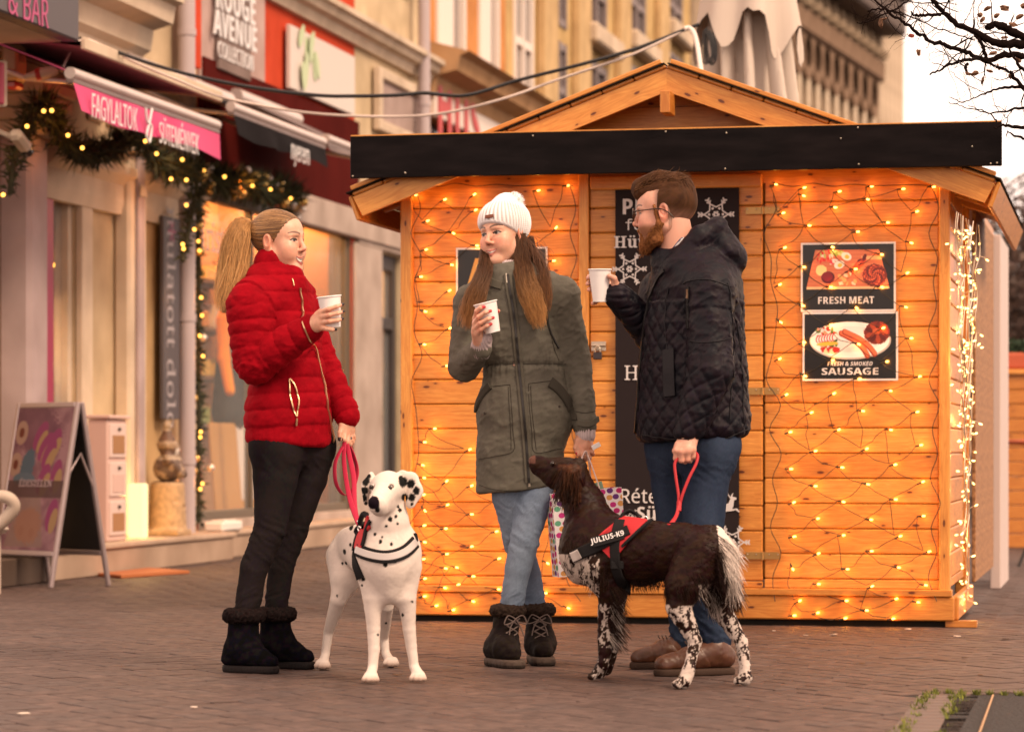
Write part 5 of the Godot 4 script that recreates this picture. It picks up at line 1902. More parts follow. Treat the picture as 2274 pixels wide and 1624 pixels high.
func pavement_things(pale: Material,slate: Material,white: Material) -> void:
	var p0:=on_ground(122,1306)
	var p1:=on_ground(237,1300)
	var p2:=on_ground(100,1293)
	var across:=p2 - p1
	var lean:=p1 - p0
	var o:=(p0 + p1) / 2 + across / 2
	var wx:=-across.normalized()
	var wz:=-lean.normalized()
	var b:=Basis(wx,Vector3.UP,wx.cross(Vector3.UP))
	var t:=thing("pavement_sign","silver framed A-board with a pink poster of macarons and sweets","sign",o,b)
	var w:=across.length()
	var sp:=lean.length() / 2
	var h:=1.085
	var alu:=mat("aluminium",Color(0.40,0.32,0.32),0.4,{"metallic": 0.5})
	var im:=sweets_picture()
	var print_:=StandardMaterial3D.new()
	print_.albedo_texture = ImageTexture.create_from_image(im)
	print_.roughness = 0.25
	print_.albedo_color = Color(0.72,0.70,0.70)
	for sg in [1,-1]:
		var foot:=Vector3(0,0,sp*sg)
		var apex:=Vector3(0,h,0.012*sg)
		var up:=(apex - foot).normalized()
		var bb:=Basis(Vector3.RIGHT,up,Vector3.RIGHT.cross(up))
		var leaf:=thing_part("panel_leaf",t,foot,bb)
		var l:=(apex - foot).length()
		boxed("backing",Vector3(0,0.2 + (l - 0.2) / 2,0),Vector3(w - 0.03,l - 0.21,0.012),mat("sign_back",Color(0.012,0.01,0.011),0.6),leaf)
		for sx in [-1,1]: boxed("leg",Vector3(sx*(w / 2 - 0.015),l / 2,0),Vector3(0.032,l,0.026),alu,leaf,Basis.IDENTITY,0.006)
		for y in [0.2,l - 0.016]: boxed("rail",Vector3(0,y,0),Vector3(w - 0.062,0.032,0.026),alu,leaf,Basis.IDENTITY,0.006)
		var s:=st()
		var z = 0.0085*sg
		var a:=Vector3(-w / 2 + 0.03,0.216,z)
		var c:=Vector3(w / 2 - 0.03,l - 0.032,z)
		if sg > 0: quad(s,a,Vector3(c.x,a.y,z),c,Vector3(a.x,c.y,z))
		else: quad(s,Vector3(c.x,a.y,z),a,Vector3(a.x,c.y,z),c)
		put("poster_print",s.commit(),print_ if sg > 0 else mat("sign_back",Color(0.012,0.01,0.011),0.6),leaf)
		if sg > 0: write("lettering","ÉDESTÉLEN",0.055,mat("faint_print",Color(0.36,0.27,0.29),0.5),leaf,Transform3D(Basis.IDENTITY,Vector3(0,0.2 + (l - 0.2)*0.46,z + 0.001)),"Droid Serif",false,0.001)
	put("stay",tube_mesh([Vector3(w / 2 - 0.01,h*0.62,sp*0.37),Vector3(w / 2 - 0.01,h*0.72,0),Vector3(w / 2 - 0.01,h*0.55,-sp*0.43)],0.008,6),alu,t)
	var fbz:=front_basis()
	var c0:=on_front(240,1000,-0.08)
	var c1:=on_front(283,1000,-0.08)
	var cw:=(c1 - c0).length()
	t = thing("drawer_cabinet","narrow pinkish white cabinet of three small drawers on the step","cabinet",Vector3((c0.x + c1.x) / 2,0.206,(c0.z + c1.z) / 2),fbz)
	var pinkw:=mat("pink_white_paint",Color(0.62,0.42,0.36),0.55)
	var wicker:=mat("wicker_brown",Color(0.34,0.17,0.07),0.8)
	boxed("carcass",Vector3(0,0.4,-0.075),Vector3(cw,0.8,0.13),pinkw,t,Basis.IDENTITY,0.006)
	boxed("top_board",Vector3(0,0.815,-0.07),Vector3(cw + 0.03,0.025,0.17),pinkw,t,Basis.IDENTITY,0.006)
	for k in 3:
		var dr:=thing_part("drawer",t,Vector3(0,0.15 + k*0.255,-0.008))
		boxed("drawer_front",Vector3.ZERO,Vector3(cw - 0.06,0.225,0.02),mat("drawer_white",Color(0.66,0.50,0.44),0.5),dr,Basis.IDENTITY,0.005)
		boxed("inset",Vector3(0,-0.025,0.011),Vector3(cw - 0.15,0.12,0.006),wicker if k != 1 else pinkw,dr,Basis.IDENTITY,0.002)
		put("knob",sphere(0.013,8),mat("knob_dark",Color(0.03,0.02,0.02),0.4),dr,Transform3D(Basis.IDENTITY,Vector3(0,0.075,0.018)))
	c0 = on_front(306,1000,-0.12)
	t = thing("lantern","glowing warm white square lantern standing on the stone step","lantern",Vector3(c0.x,0.206,c0.z),fbz)
	boxed("shade",Vector3(0,0.188,0),Vector3(0.11,0.37,0.11),glow("lantern_glow",Color(1.0,0.74,0.36),0.62),t,Basis.IDENTITY,0.012)
	boxed("foot",Vector3(0,0.001,0),Vector3(0.1,0.004,0.1),pale,t)
	lamp(t,Vector3(0,0.15,0),0.14,Color(1,0.78,0.46),0.04)
	snowman()
	var q:=[on_ground(217,1279),on_ground(268,1284),on_ground(420,1273),on_ground(330,1266)]
	var mid: Vector3 = (q[0] + q[1] + q[2] + q[3]) / 4
	t = thing("doormat","flat orange brown coir doormat in front of the stone step","mat",mid)
	var s2:=st()
	var poly:=PackedVector2Array()
	for p in q: poly.append(Vector2(p.x - mid.x,-(p.z - mid.z)))
	prism(s2,poly,0.018,Transform3D(Basis(Vector3.RIGHT,-PI / 2),Vector3(0,0.003,0)))
	put("coir",s2.commit(),mat("coir",Color(0.42,0.13,0.04),0.95),t)
	mannequin()
	var wb:=on_front(496,1000,-0.14)
	t = thing("white_box","small white box with a lid knob on the ledge under the shop window","box",Vector3(wb.x,0.206,wb.z),fbz)
	boxed("carton",Vector3(0,0.035,0),Vector3(0.5,0.07,0.14),mat("carton_white",Color(0.72,0.66,0.6),0.6),t,Basis.IDENTITY,0.012)
	boxed("lid",Vector3(0,0.076,0),Vector3(0.3,0.012,0.1),mat("carton_white",Color(0.72,0.66,0.6),0.6),t,Basis.IDENTITY,0.004)
	var cc:=on_ground(-12,1322)
	t = thing("white_chair","white rounded garden chair cut off by the picture's left edge","chair",cc)
	var wp:=mat("chair_white",Color(0.45,0.36,0.29),0.6)
	put("arm",tube_mesh(curve([Vector3(-0.15,0.52,0.05),Vector3(0.05,0.55,0.08),Vector3(0.115,0.5,0.06),Vector3(0.06,0.42,0.04),Vector3(-0.02,0.36,0.02)],6),0.036,10),wp,t)
	put("seat",lathe_mesh([Vector2(0,0.36),Vector2(0.2,0.36),Vector2(0.22,0.385),Vector2(0.2,0.41),Vector2(0,0.41)],18),wp,t,Transform3D(Basis.IDENTITY,Vector3(-0.16,-0.02,-0.1)))
	for e in [[-0.02,0.02],[-0.02,-0.22],[-0.3,0.02],[-0.3,-0.22]]: put("leg",tube_mesh([Vector3(e[0],0,e[1]),Vector3(e[0],0.36,e[1])],0.014,8),wp,t)

func snowman() -> void:
	var c:=on_front(371,1000,-0.17)
	var t:=thing("ceramic_snowman","ceramic snowman in hat and scarf sitting on a round pot with star holes","figurine",Vector3(c.x,0.206,c.z),front_basis())
	var clay:=tinted("glazed_clay",0.6)
	var pot:=empty_part("pot",clay,t)
	var f:=Field.new()
	f.cap(Vector3(0,0.03,0),Vector3(0,0.33,0),0.135,0.12,0.02)
	f.slab(Vector3(0,0.02,0),Vector3(0.15,0.02,0.13),0.01,0.03)
	f.slab(Vector3(0,0.40,0),Vector3(0.17,0.02,0.17),0.005,0.02,Basis.IDENTITY,true)
	f.slab(Vector3(0,0.46,0),Vector3(0.2,0.05,0.2),0.005,0.01,Basis.IDENTITY,true)
	for q in [[0.0,0.2],[0.09,0.1],[-0.09,0.24],[0.1,0.3]]: f.ball(Vector3(q[0],q[1],0.125),Vector3(0.016,0.016,0.05),0.006,Basis.IDENTITY,true)
	f.tint = func(p: Vector3,_n: Vector3) -> Color:
		if Vector2(p.x,p.z).length() < 0.108: return Color(0.05,0.03,0.02)
		return Color(0.52,0.33,0.17)*(0.8 + 0.35*noise_a.get_noise_3d(p.x*20,p.y*20,p.z*20))
	f.has_tint = true
	solid(f,0.008,pot)
	var fig:=empty_part("snowman",clay,t)
	f = Field.new()
	f.ball(Vector3(0,0.47,0),Vector3(0.105,0.1,0.1),0.03)
	f.ball(Vector3(0.02,0.6,0.01),Vector3(0.07,0.07,0.07),0.015)
	f.cap(Vector3(-0.09,0.52,0.04),Vector3(0.0,0.43,0.1),0.036,0.03,0.015)
	f.cap(Vector3(0.09,0.52,0.04),Vector3(0.05,0.43,0.1),0.036,0.03,0.015)
	f.cap(Vector3(-0.06,0.555,0.02),Vector3(0.075,0.56,0.03),0.03,0.03,0.01)
	f.cap(Vector3(-0.01,0.64,0),Vector3(-0.01,0.73,0),0.072,0.03,0.02)
	f.cap(Vector3(-0.07,0.635,0.01),Vector3(0.065,0.64,0.03),0.026,0.026,0.01)
	f.ball(Vector3(-0.01,0.77,0),Vector3(0.034,0.034,0.034),0.006)
	f.cap(Vector3(0.07,0.6,0.05),Vector3(0.11,0.595,0.06),0.014,0.006,0.004)
	f.tint = func(p: Vector3,_n: Vector3) -> Color:
		var v:=0.8 + 0.4*noise_a.get_noise_3d(p.x*30,p.y*30,p.z*30)
		if p.y > 0.735: return Color(0.42,0.30,0.2)*v
		if p.x > 0.085 and p.y > 0.57: return Color(0.55,0.12,0.03)
		if p.y > 0.662: return Color(0.15,0.075,0.045)*v
		if p.y > 0.61: return Color(0.40,0.27,0.17)*v
		if p.y > 0.565: return Color(0.72,0.62,0.54)*v if p.x > -0.02 else Color(0.16,0.09,0.06)*v
		if p.y > 0.53: return Color(0.45,0.33,0.23)*v
		if noise_b.get_noise_3d(p.x*9,p.y*9,p.z*9) > 0.15: return Color(0.40,0.27,0.18)*v
		return Color(0.13,0.075,0.05)*v
	f.has_tint = true
	solid(f,0.008,fig)

func mannequin() -> void:
	var c:=on_front(508,1000,W - 0.45)
	var t:=thing("shop_mannequin","shop mannequin in an orange sweater and black skirt in the window","mannequin",Vector3(c.x,0.26,c.z),front_basis())
	var k:=23.0 / F
	var yb:=0.26
	var ypx:=func(py: float) -> float: return EYE - (py - HY)*k - yb
	var sw:=mat("orange_knit",Color(0.74,0.24,0.012),0.95,{"rim_enabled": true,"rim": 0.4})
	var bl:=mat("black_skirt",Color(0.014,0.012,0.012),0.7)
	var top:=empty_part("sweater",sw,t)
	var f:=Field.new()
	var sh: float = ypx.call(690)
	var wa: float = ypx.call(772)
	f.cap(Vector3(0,sh - 0.05,0),Vector3(0,wa + 0.06,0),0.15,0.12,0.05,Vector3.BACK,0.7)
	f.cap(Vector3(-0.14,sh - 0.02,0),Vector3(0.14,sh - 0.02,0),0.055,0.055,0.05)
	f.cap(Vector3(-0.17,sh - 0.03,0),Vector3(-0.24,sh - 0.34,0.03),0.055,0.05,0.03)
	f.cap(Vector3(-0.24,sh - 0.34,0.03),Vector3(-0.30,ypx.call(862),0.1),0.05,0.042,0.03)
	f.cap(Vector3(0.17,sh - 0.03,0),Vector3(0.22,sh - 0.34,0.03),0.055,0.05,0.03)
	f.cap(Vector3(0.22,sh - 0.34,0.03),Vector3(0.26,ypx.call(862),0.1),0.05,0.042,0.03)
	f.cap(Vector3(0,sh,0),Vector3(0,sh + 0.08,0),0.07,0.055,0.03)
	solid(f,0.014,top)
	var skirt:=empty_part("skirt",bl,t)
	f = Field.new()
	f.cap(Vector3(0,wa + 0.03,0),Vector3(0.02,ypx.call(905),0),0.13,0.2,0.03,Vector3.BACK,0.75)
	solid(f,0.016,skirt)
	var bag:=empty_part("handbag",mat("black_leather",Color(0.012,0.011,0.012),0.3),t)
	f = Field.new()
	f.slab(Vector3(0.16,ypx.call(850),0.2),Vector3(0.15,0.11,0.045),0.03,0.01)
	solid(f,0.014,bag)
	put("bag_strap",tube_mesh(curve([Vector3(0.28,ypx.call(830),0.2),Vector3(0.2,ypx.call(770),0.16),Vector3(-0.02,ypx.call(775),0.18),Vector3(0.03,ypx.call(830),0.22)],5),0.012,6),bl,t)
	for q in [[0.02,842],[0.05,856],[0.24,878]]: put("buckle",sphere(0.022,8),mat("gold_buckle",Color(0.7,0.5,0.25),0.25,{"metallic": 0.9}),t,Transform3D(Basis.IDENTITY,Vector3(q[0],ypx.call(q[1]),0.25)))
	var steel:=mat("stand_steel",Color(0.10,0.065,0.055),0.4,{"metallic": 0.6})
	for x in [-0.17,0.0,0.24]: put("stand_leg",tube_mesh([Vector3(x*0.7,ypx.call(905),0.05),Vector3(x,0.01,0.12 - absf(x))],0.014,8),steel,t)
	boxed("base_plate",Vector3(0,0.008,0),Vector3(0.5,0.016,0.3),steel,t,Basis.IDENTITY,0.004)

func cables() -> void:
	var rubber:=mat("black_cable",Color(0.012,0.011,0.012),0.5)
	var ivory:=mat("ivory_cable",Color(0.66,0.54,0.47),0.5)
	var run:=func(called: String,label: String,pts: Array,r: float,m: Material) -> void:
		var a: Array = []
		for q in pts: a.append(at(q[0],q[1],q[2]))
		var t:=thing(called,label,"cable",a[0])
		put("sheath",tube_mesh(curve(a,8).map(func(v): return v - a[0]),r,8),m,t)
	run.call("black_cable","thick black cable sagging from the shop canopy to the white parasol",[[176,84,17.6],[240,108,17.5],[330,140,17.4],[430,168,17.3],[560,194,17.2],[700,211,17.1],[790,213,17.0],[880,211,16.9],[940,206,16.9],[990,211,16.9],[1030,212,16.8],[1080,200,16.8],[1150,178,16.8],[1300,140,16.7],[1420,105,16.7],[1520,66,16.7],[1552,54,16.7]],0.011,rubber)
	run.call("pale_cable","thin pale cable sagging below the black one",[[136,156,17.3],[150,125,17.4],[168,96,17.5],[190,88,17.6],[215,96,17.6],[300,138,17.5],[400,180,17.4],[480,212,17.3],[560,230,17.3],[650,246,17.2],[760,256,17.1],[900,258,17.0],[1000,248,16.9],[1120,218,16.8],[1240,176,16.8],[1400,122,16.7],[1530,62,16.7]],0.008,ivory)
	run.call("white_hose","white plastic pipe bending down behind the stall's gable",[[1520,64,16.6],[1530,62,16.6],[1540,72,16.55],[1548,100,16.5],[1554,140,16.4],[1560,190,16.3],[1562,300,16.2]],0.014,mat("white_pipe",Color(0.74,0.64,0.58),0.45))
	var s:=st()
	var base:=at(1567,72,17.0)
	var rng:=RandomNumberGenerator.new()
	rng.seed = 6
	for k in 5:
		var d:=k*3.5
		var a: Array = []
		for q in [[1562 + d,66],[1560 + d*0.6,100],[1561 + d,132],[1570 + d,140],[1579 + d*0.8,125],[1577 + d,95],[1568 + d,70]]: a.append(at(q[0] + rng.randfn(0,1),q[1] + rng.randfn(0,2),17.0 + k*0.012) - base)
		tube(s,curve(a,4),0.005,6)
	var t:=thing("cord_coil","bundle of black cord hanging in loops from the parasol","cord",base)
	put("loops",s.commit(),rubber,t)
# ---------------------------------------------------------------- the closed parasol behind the stall

func parasol() -> void:
	var d:=17.6
	var base:=at(1662,1000,d)
	base.y = 0
	var t:=thing("closed_parasol","large closed off white parasol rising behind the stall roof","parasol",base)
	var cloth:=mat("parasol_cloth",Color(0.56,0.47,0.40),0.9)
	var k:=d / F
	var y:=func(py: float) -> float: return EYE - (py - HY)*k
	var f:=Field.new()
	var drape:=empty_part("folded_canopy",cloth,t)
	var rng:=RandomNumberGenerator.new()
	rng.seed = 10
	f.cap(Vector3(0,y.call(-120),0),Vector3(0.02,y.call(330),0),0.16,0.11,0.05)
	for i in 9:
		var a:=TAU*i / 9 + 0.3
		var o:=Vector3(cos(a),0,sin(a))
		var q:=o*rng.randf_range(0.20,0.27)
		f.cap(Vector3(0,y.call(40),0) + o*0.2,Vector3(0.03,y.call(rng.randf_range(235,330)),0) + q,0.05,0.065,0.02,Vector3(-o.z,0,o.x),0.55)
	solid(f,0.014,drape)
	var s:=st()
	var n:=64
	var rows: Array = []
	for j in 10:
		var v:=j / 9.0
		var row: Array = []
		for i in n + 1:
			var a:=TAU*i / n
			var point:=pow(absf(cos(a*3.0)),3.0)
			var fold:=cos(a*8.0 + 1.0)
			var r:=lerpf(0.2,0.335,pow(v,0.8)) + 0.03*v*fold - 0.03*point*v
			var drop:=lerpf(-160,46,v) + v*v*92.0*point + 16.0*v*sin(a*2.0 + 0.6) + 12*v*v*noise_a.get_noise_2d(i*0.3,3)
			row.append(Vector3(cos(a)*r,y.call(drop),sin(a)*r))
		rows.append(row)
	for j in 9:
		for i in n:
			for side in 2:
				var q:=[rows[j + 1][i + 1],rows[j + 1][i],rows[j][i],rows[j][i + 1]]
				if side: q = [rows[j + 1][i]*Vector3(0.985,1,0.985),rows[j + 1][i + 1]*Vector3(0.985,1,0.985),rows[j][i + 1]*Vector3(0.985,1,0.985),rows[j][i]*Vector3(0.985,1,0.985)]
				for e in [0,2,1,0,3,2]:
					s.set_smooth_group(side)
					s.add_vertex(q[e])
	s.index()
	s.generate_normals()
	put("flap_skirt",s.commit(),cloth,t)
	put("pole",tube_mesh([Vector3.ZERO,Vector3(0,y.call(-200),0)],0.03,12),mat("pole_alu",Color(0.5,0.45,0.42),0.4,{"metallic": 0.6}),t)
	boxed("base",Vector3(0,0.05,0),Vector3(0.6,0.1,0.6),mat("base_grey",Color(0.2,0.18,0.17),0.9),t,Basis.IDENTITY,0.02)
# ---------------------------------------------------------------- trees

func twig_run(s: SurfaceTool,a: Vector3,dir: Vector3,len_: float,r: float,depth: int,rng: RandomNumberGenerator,wander:=0.25) -> void:
	var n:=4
	var p:=a
	var pts: Array = [p]
	var d:=dir.normalized()
	for k in n:
		d = (d + Vector3(rng.randfn(0,wander),rng.randfn(0,wander),rng.randfn(0,wander))*0.6).normalized()
		p += d*len_ / n
		pts.append(p)
	var rr: Array = []
	for k in n + 1: rr.append(lerpf(r,r*0.45,k / float(n)))
	tube(s,pts,rr,5 if r > 0.003 else 4,1.0,Vector3.ZERO,null,false)
	if depth <= 0: return
	for k in 2 + rng.randi() % 2:
		var i:=1 + rng.randi() % n
		var nd:=(d + Vector3(rng.randfn(0,0.75),rng.randfn(0,0.75),rng.randfn(0,0.75))).normalized()
		twig_run(s,pts[i],nd,len_*rng.randf_range(0.45,0.75),rr[i]*0.6,depth - 1,rng,wander)

func near_tree() -> void:
	var d:=11.6
	var trunk_at:=Vector3(2.75,0,-11.9)
	var t:=thing("bare_tree","bare dark tree whose branches with dry keys reach over the stall","tree",trunk_at)
	var bark:=mat("dark_bark",Color(0.013,0.0075,0.0065),0.95,{"metallic_specular": 0.12})
	bark.normal_enabled = true
	bark.normal_texture = noise_tex(0.1,256,[],4,10.0,33)
	bark.uv1_scale = Vector3(3,5,1)
	var s:=st()
	tube(s,curve([Vector3(0,-0.05,0),Vector3(0.02,1.1,0),Vector3(-0.02,2.0,0.02),Vector3(-0.1,2.4,0.05),Vector3(0.05,3.4,0)],5),curve1([0.13,0.1,0.09,0.085,0.05],5),12)
	put("trunk",s.commit(),bark,t)
	var P:=func(x: float,y: float,dd:=0.0) -> Vector3: return at(1320.0 + x*0.2187 + 538.6,y*0.2187,d + dd) - trunk_at
	var limbs:=[
		[[[1990,470],[1850,450],[1700,450],[1560,410],[1400,330],[1250,260],[1120,160],[1040,80],[960,-20],[900,-120]],[15,14.5,13.5,11.5,10,9.5,8.5,8,7.5,6]],
		[[[1900,560],[1700,560],[1540,610],[1440,590],[1320,530],[1180,490],[1060,440],[950,420],[850,350],[740,270],[640,200],[540,130],[440,50],[360,-20]],[11,10.5,9,8,7.5,7,6.5,6,5.5,5,4.6,4.2,3.6,3]],
		[[[1990,420],[1880,370],[1780,320],[1680,270],[1600,250],[1520,290]],[13,13,14,14,11,9]],
		[[[1560,640],[1510,560],[1470,440],[1400,350]],[7,6.5,6,5]],
		[[[1440,590],[1300,610],[1200,640],[1110,665],[1040,710],[940,755]],[6,5,4.4,4,3.4,3]],
		[[[1110,665],[1180,580],[1260,530]],[2.6,2.2,2]],
		[[[1040,150],[940,145],[840,160],[790,150],[760,120]],[5.5,5,5,4,2.6]],
		[[[700,180],[560,110],[440,90],[310,105]],[2.6,2.2,3,3.4]],
		[[[760,-20],[650,60],[560,110],[460,150],[360,200],[280,225],[200,240]],[3,3,2.8,2.6,2.4,2.2,1.8]],
		[[[600,-10],[500,60],[450,110],[400,160],[330,210]],[2.6,2.2,2,1.6,1.2]],
		[[[560,110],[800,190],[1000,280],[1200,340],[1400,410]],[2.4,2.2,2.2,2.2,2.4]],
		[[[1320,640],[1310,690],[1330,740]],[5,4.5,3.5]],
		[[[880,380],[980,300],[1080,200]],[1.2,1.1,0.8]],
		[[[910,490],[970,370],[1070,300],[1090,190]],[1,1,1,0.8]],
		[[[1290,240],[1340,130],[1400,20],[1410,-40]],[1.4,1.3,1.2,1]],
		[[[1380,290],[1390,150],[1390,0]],[1.6,1.4,1.2]],
		[[[1440,280],[1430,150],[1460,0]],[1.5,1.3,1.1]],
		[[[1150,150],[1140,40],[1150,-40]],[1.6,1.3,1]],
		[[[530,390],[600,310],[640,230]],[0.9,1,1.2]],
		[[[590,430],[680,380],[720,340]],[0.9,1,1.2]],
		[[[935,610],[950,550],[1050,520],[1120,490]],[0.7,0.9,1,1.2]],
		[[[820,430],[880,130],[830,10]],[0.8,0.9,0.9]],
		[[[1560,650],[1700,700],[1800,780],[1990,1010]],[3.4,4,6,9]],
		[[[1900,890],[1780,880],[1650,900],[1500,950],[1380,1000],[1270,1030],[1140,990]],[6,5,4,3,2.2,1.8,1.2]],
		[[[1990,1080],[1800,1110],[1620,1150],[1500,1130],[1330,1070]],[5,4,2.6,2,1.2]],
		[[[1620,1230],[1560,1160],[1380,1110],[1240,1070],[1130,1045]],[3,2.2,1.8,1.4,1.2]],
		[[[1500,940],[1340,870],[1220,790],[1150,720]],[1.4,1.3,1.1,0.9]],
		[[[1990,1300],[1840,1290],[1680,1270],[1600,1300]],[6,6,4,2]],
		[[[1990,1430],[1860,1400],[1750,1340],[1720,1380]],[4,4,2.4,1.4]],
		[[[1990,760],[1880,700],[1780,560],[1740,450]],[5,5,4,3]],
	]
	var rng:=RandomNumberGenerator.new()
	rng.seed = 19
	var n:=0
	for l in limbs:
		var pts: Array = []
		var rr: Array = []
		var z:=rng.randf_range(-0.25,0.25) if n > 3 else 0.0
		for k in l[0].size():
			pts.append(P.call(l[0][k][0],l[0][k][1],z*(1.0 if k > 0 else 0.5)))
			rr.append(l[1][k]*0.2187*d / F*3.1)
		s = st()
		var cv:=curve(pts,5)
		var cr:=curve1(rr,5)
		for k in cv.size():
			cv[k] += Vector3(rng.randfn(0,0.002),rng.randfn(0,0.0025),rng.randfn(0,0.003))
			cr[k] *= rng.randf_range(0.88,1.14)
		tube(s,cv,cr,8)
		for k in range(1,cv.size(),2):
			if rng.randf() < 0.62: continue
			var dir:=Vector3(rng.randfn(0,1),rng.randfn(0.1,0.9),rng.randfn(0,0.5))
			twig_run(s,cv[k],dir,rng.randf_range(0.05,0.17),minf(cr[k]*0.45,0.0035),1,rng,0.35)
		put("branch",s.commit(),bark,t)
		n += 1
	s = st()
	tube(s,curve([Vector3(-0.09,2.35,0.05),Vector3(-0.35,2.52,0.25),P.call(1990,470)],5),[0.075,0.072,0.068,0.063,0.058,0.054,0.05,0.047,0.043,0.04,0.036],10)
	tube(s,curve([Vector3(0.0,2.7,0.0),Vector3(-0.4,2.2,0.2),P.call(1990,1080)],5),[0.05,0.048,0.046,0.042,0.04,0.036,0.034,0.03,0.027,0.024,0.02],10)
	put("limb",s.commit(),bark,t)
	var dry:=mat("dry_key",Color(0.13,0.058,0.026),0.8,{"backlight_enabled": true,"backlight": Color(0.25,0.13,0.07)})
	var redl:=mat("red_leaf",Color(0.22,0.03,0.015),0.7,{"backlight_enabled": true,"backlight": Color(0.3,0.05,0.03)})
	for q in [[445,240,30,70,0],[480,190,55,18,0.3],[830,530,34,55,0],[755,360,48,34,-0.2],[1265,405,12,32,0],[1475,815,24,62,-0.3],[1400,740,60,30,0.4],[1330,750,40,28,-0.3],[1640,680,20,55,0.4],[1580,540,60,24,0.2],[1790,250,60,30,-0.3],[1700,380,50,22,0.1],[1620,160,46,30,0.5],[1450,150,40,34,0],[1840,600,40,50,0.3],[1550,720,50,22,-0.2],[1520,90,60,26,0.4],[1700,80,70,40,-0.2],[1850,170,60,30,0.3],[1480,200,50,30,0.8],[1760,770,26,50,0],[1900,60,50,46,0]]:
		var c: Vector3 = P.call(q[0],q[1],rng.randf_range(-0.2,0.2))
		var u: float = 0.2187*d / F
		var leaf:=st()
		var m:=9
		var ring: Array = []
		for k in m:
			var a:=TAU*k / m
			var r:=rng.randf_range(0.72,1.15)
			ring.append(c + Basis(Vector3.BACK,q[4])*Vector3(cos(a)*q[2]*u*r*0.8,sin(a)*q[3]*u*r*0.8,rng.randfn(0,0.006)))
		for k in m: tri(leaf,c + Vector3(0,0,0.008),ring[k],ring[(k + 1) % m])
		for k in m: tri(leaf,c - Vector3(0,0,0.004),ring[(k + 1) % m],ring[k])
		put("dry_leaf",leaf.commit(),redl if q[0] == 755 else dry,t)

func far_tree(at_: Vector3,label: String,h: float,r: float,seed_: int,tone: Color) -> void:
	var t:=thing("far_tree",label,"tree",at_,Basis.IDENTITY,"blurred trees beyond the stall")
	var rng:=RandomNumberGenerator.new()
	rng.seed = seed_
	var bark:=mat("far_bark",Color(0.05,0.036,0.03),0.9)
	put("trunk",tube_mesh([Vector3.ZERO,Vector3(0.1,h*0.35,0),Vector3(0,h*0.7,0.1)],[0.16,0.13,0.06],8),bark,t)
	var s:=st()
	for k in 60: twig_run(s,Vector3(rng.randfn(0,0.1),h*rng.randf_range(0.28,0.7),rng.randfn(0,0.1)),Vector3(rng.randfn(0,1),rng.randf_range(0.1,1.2),rng.randfn(0,1)),r*rng.randf_range(0.5,1.0),0.03,2,rng)
	put("limb",s.commit(),bark,t)
	var c:=st()
	for k in 5200:
		var dir:=Vector3(rng.randfn(),rng.randfn(),rng.randfn()).normalized()
		var rr:=pow(rng.randf(),0.45)
		var p:=Vector3(0,h*0.62,0) + dir*rr*Vector3(r,h*0.42,r)
		if noise_a.get_noise_3d(p.x*0.5,p.y*0.5,p.z*0.5 + seed_) < -0.12: continue
		var u:=Vector3(rng.randfn(),rng.randfn(),rng.randfn()).normalized()*rng.randf_range(0.06,0.13)
		var w:=u.cross(dir).normalized()*0.06
		c.set_color(tone*rng.randf_range(0.6,1.3))
		tri(c,p - w,p + w,p + u)
	var crown:=put("crown",c.commit(),tinted("far_foliage",0.9),t)
	crown.set_meta("kind","stuff")

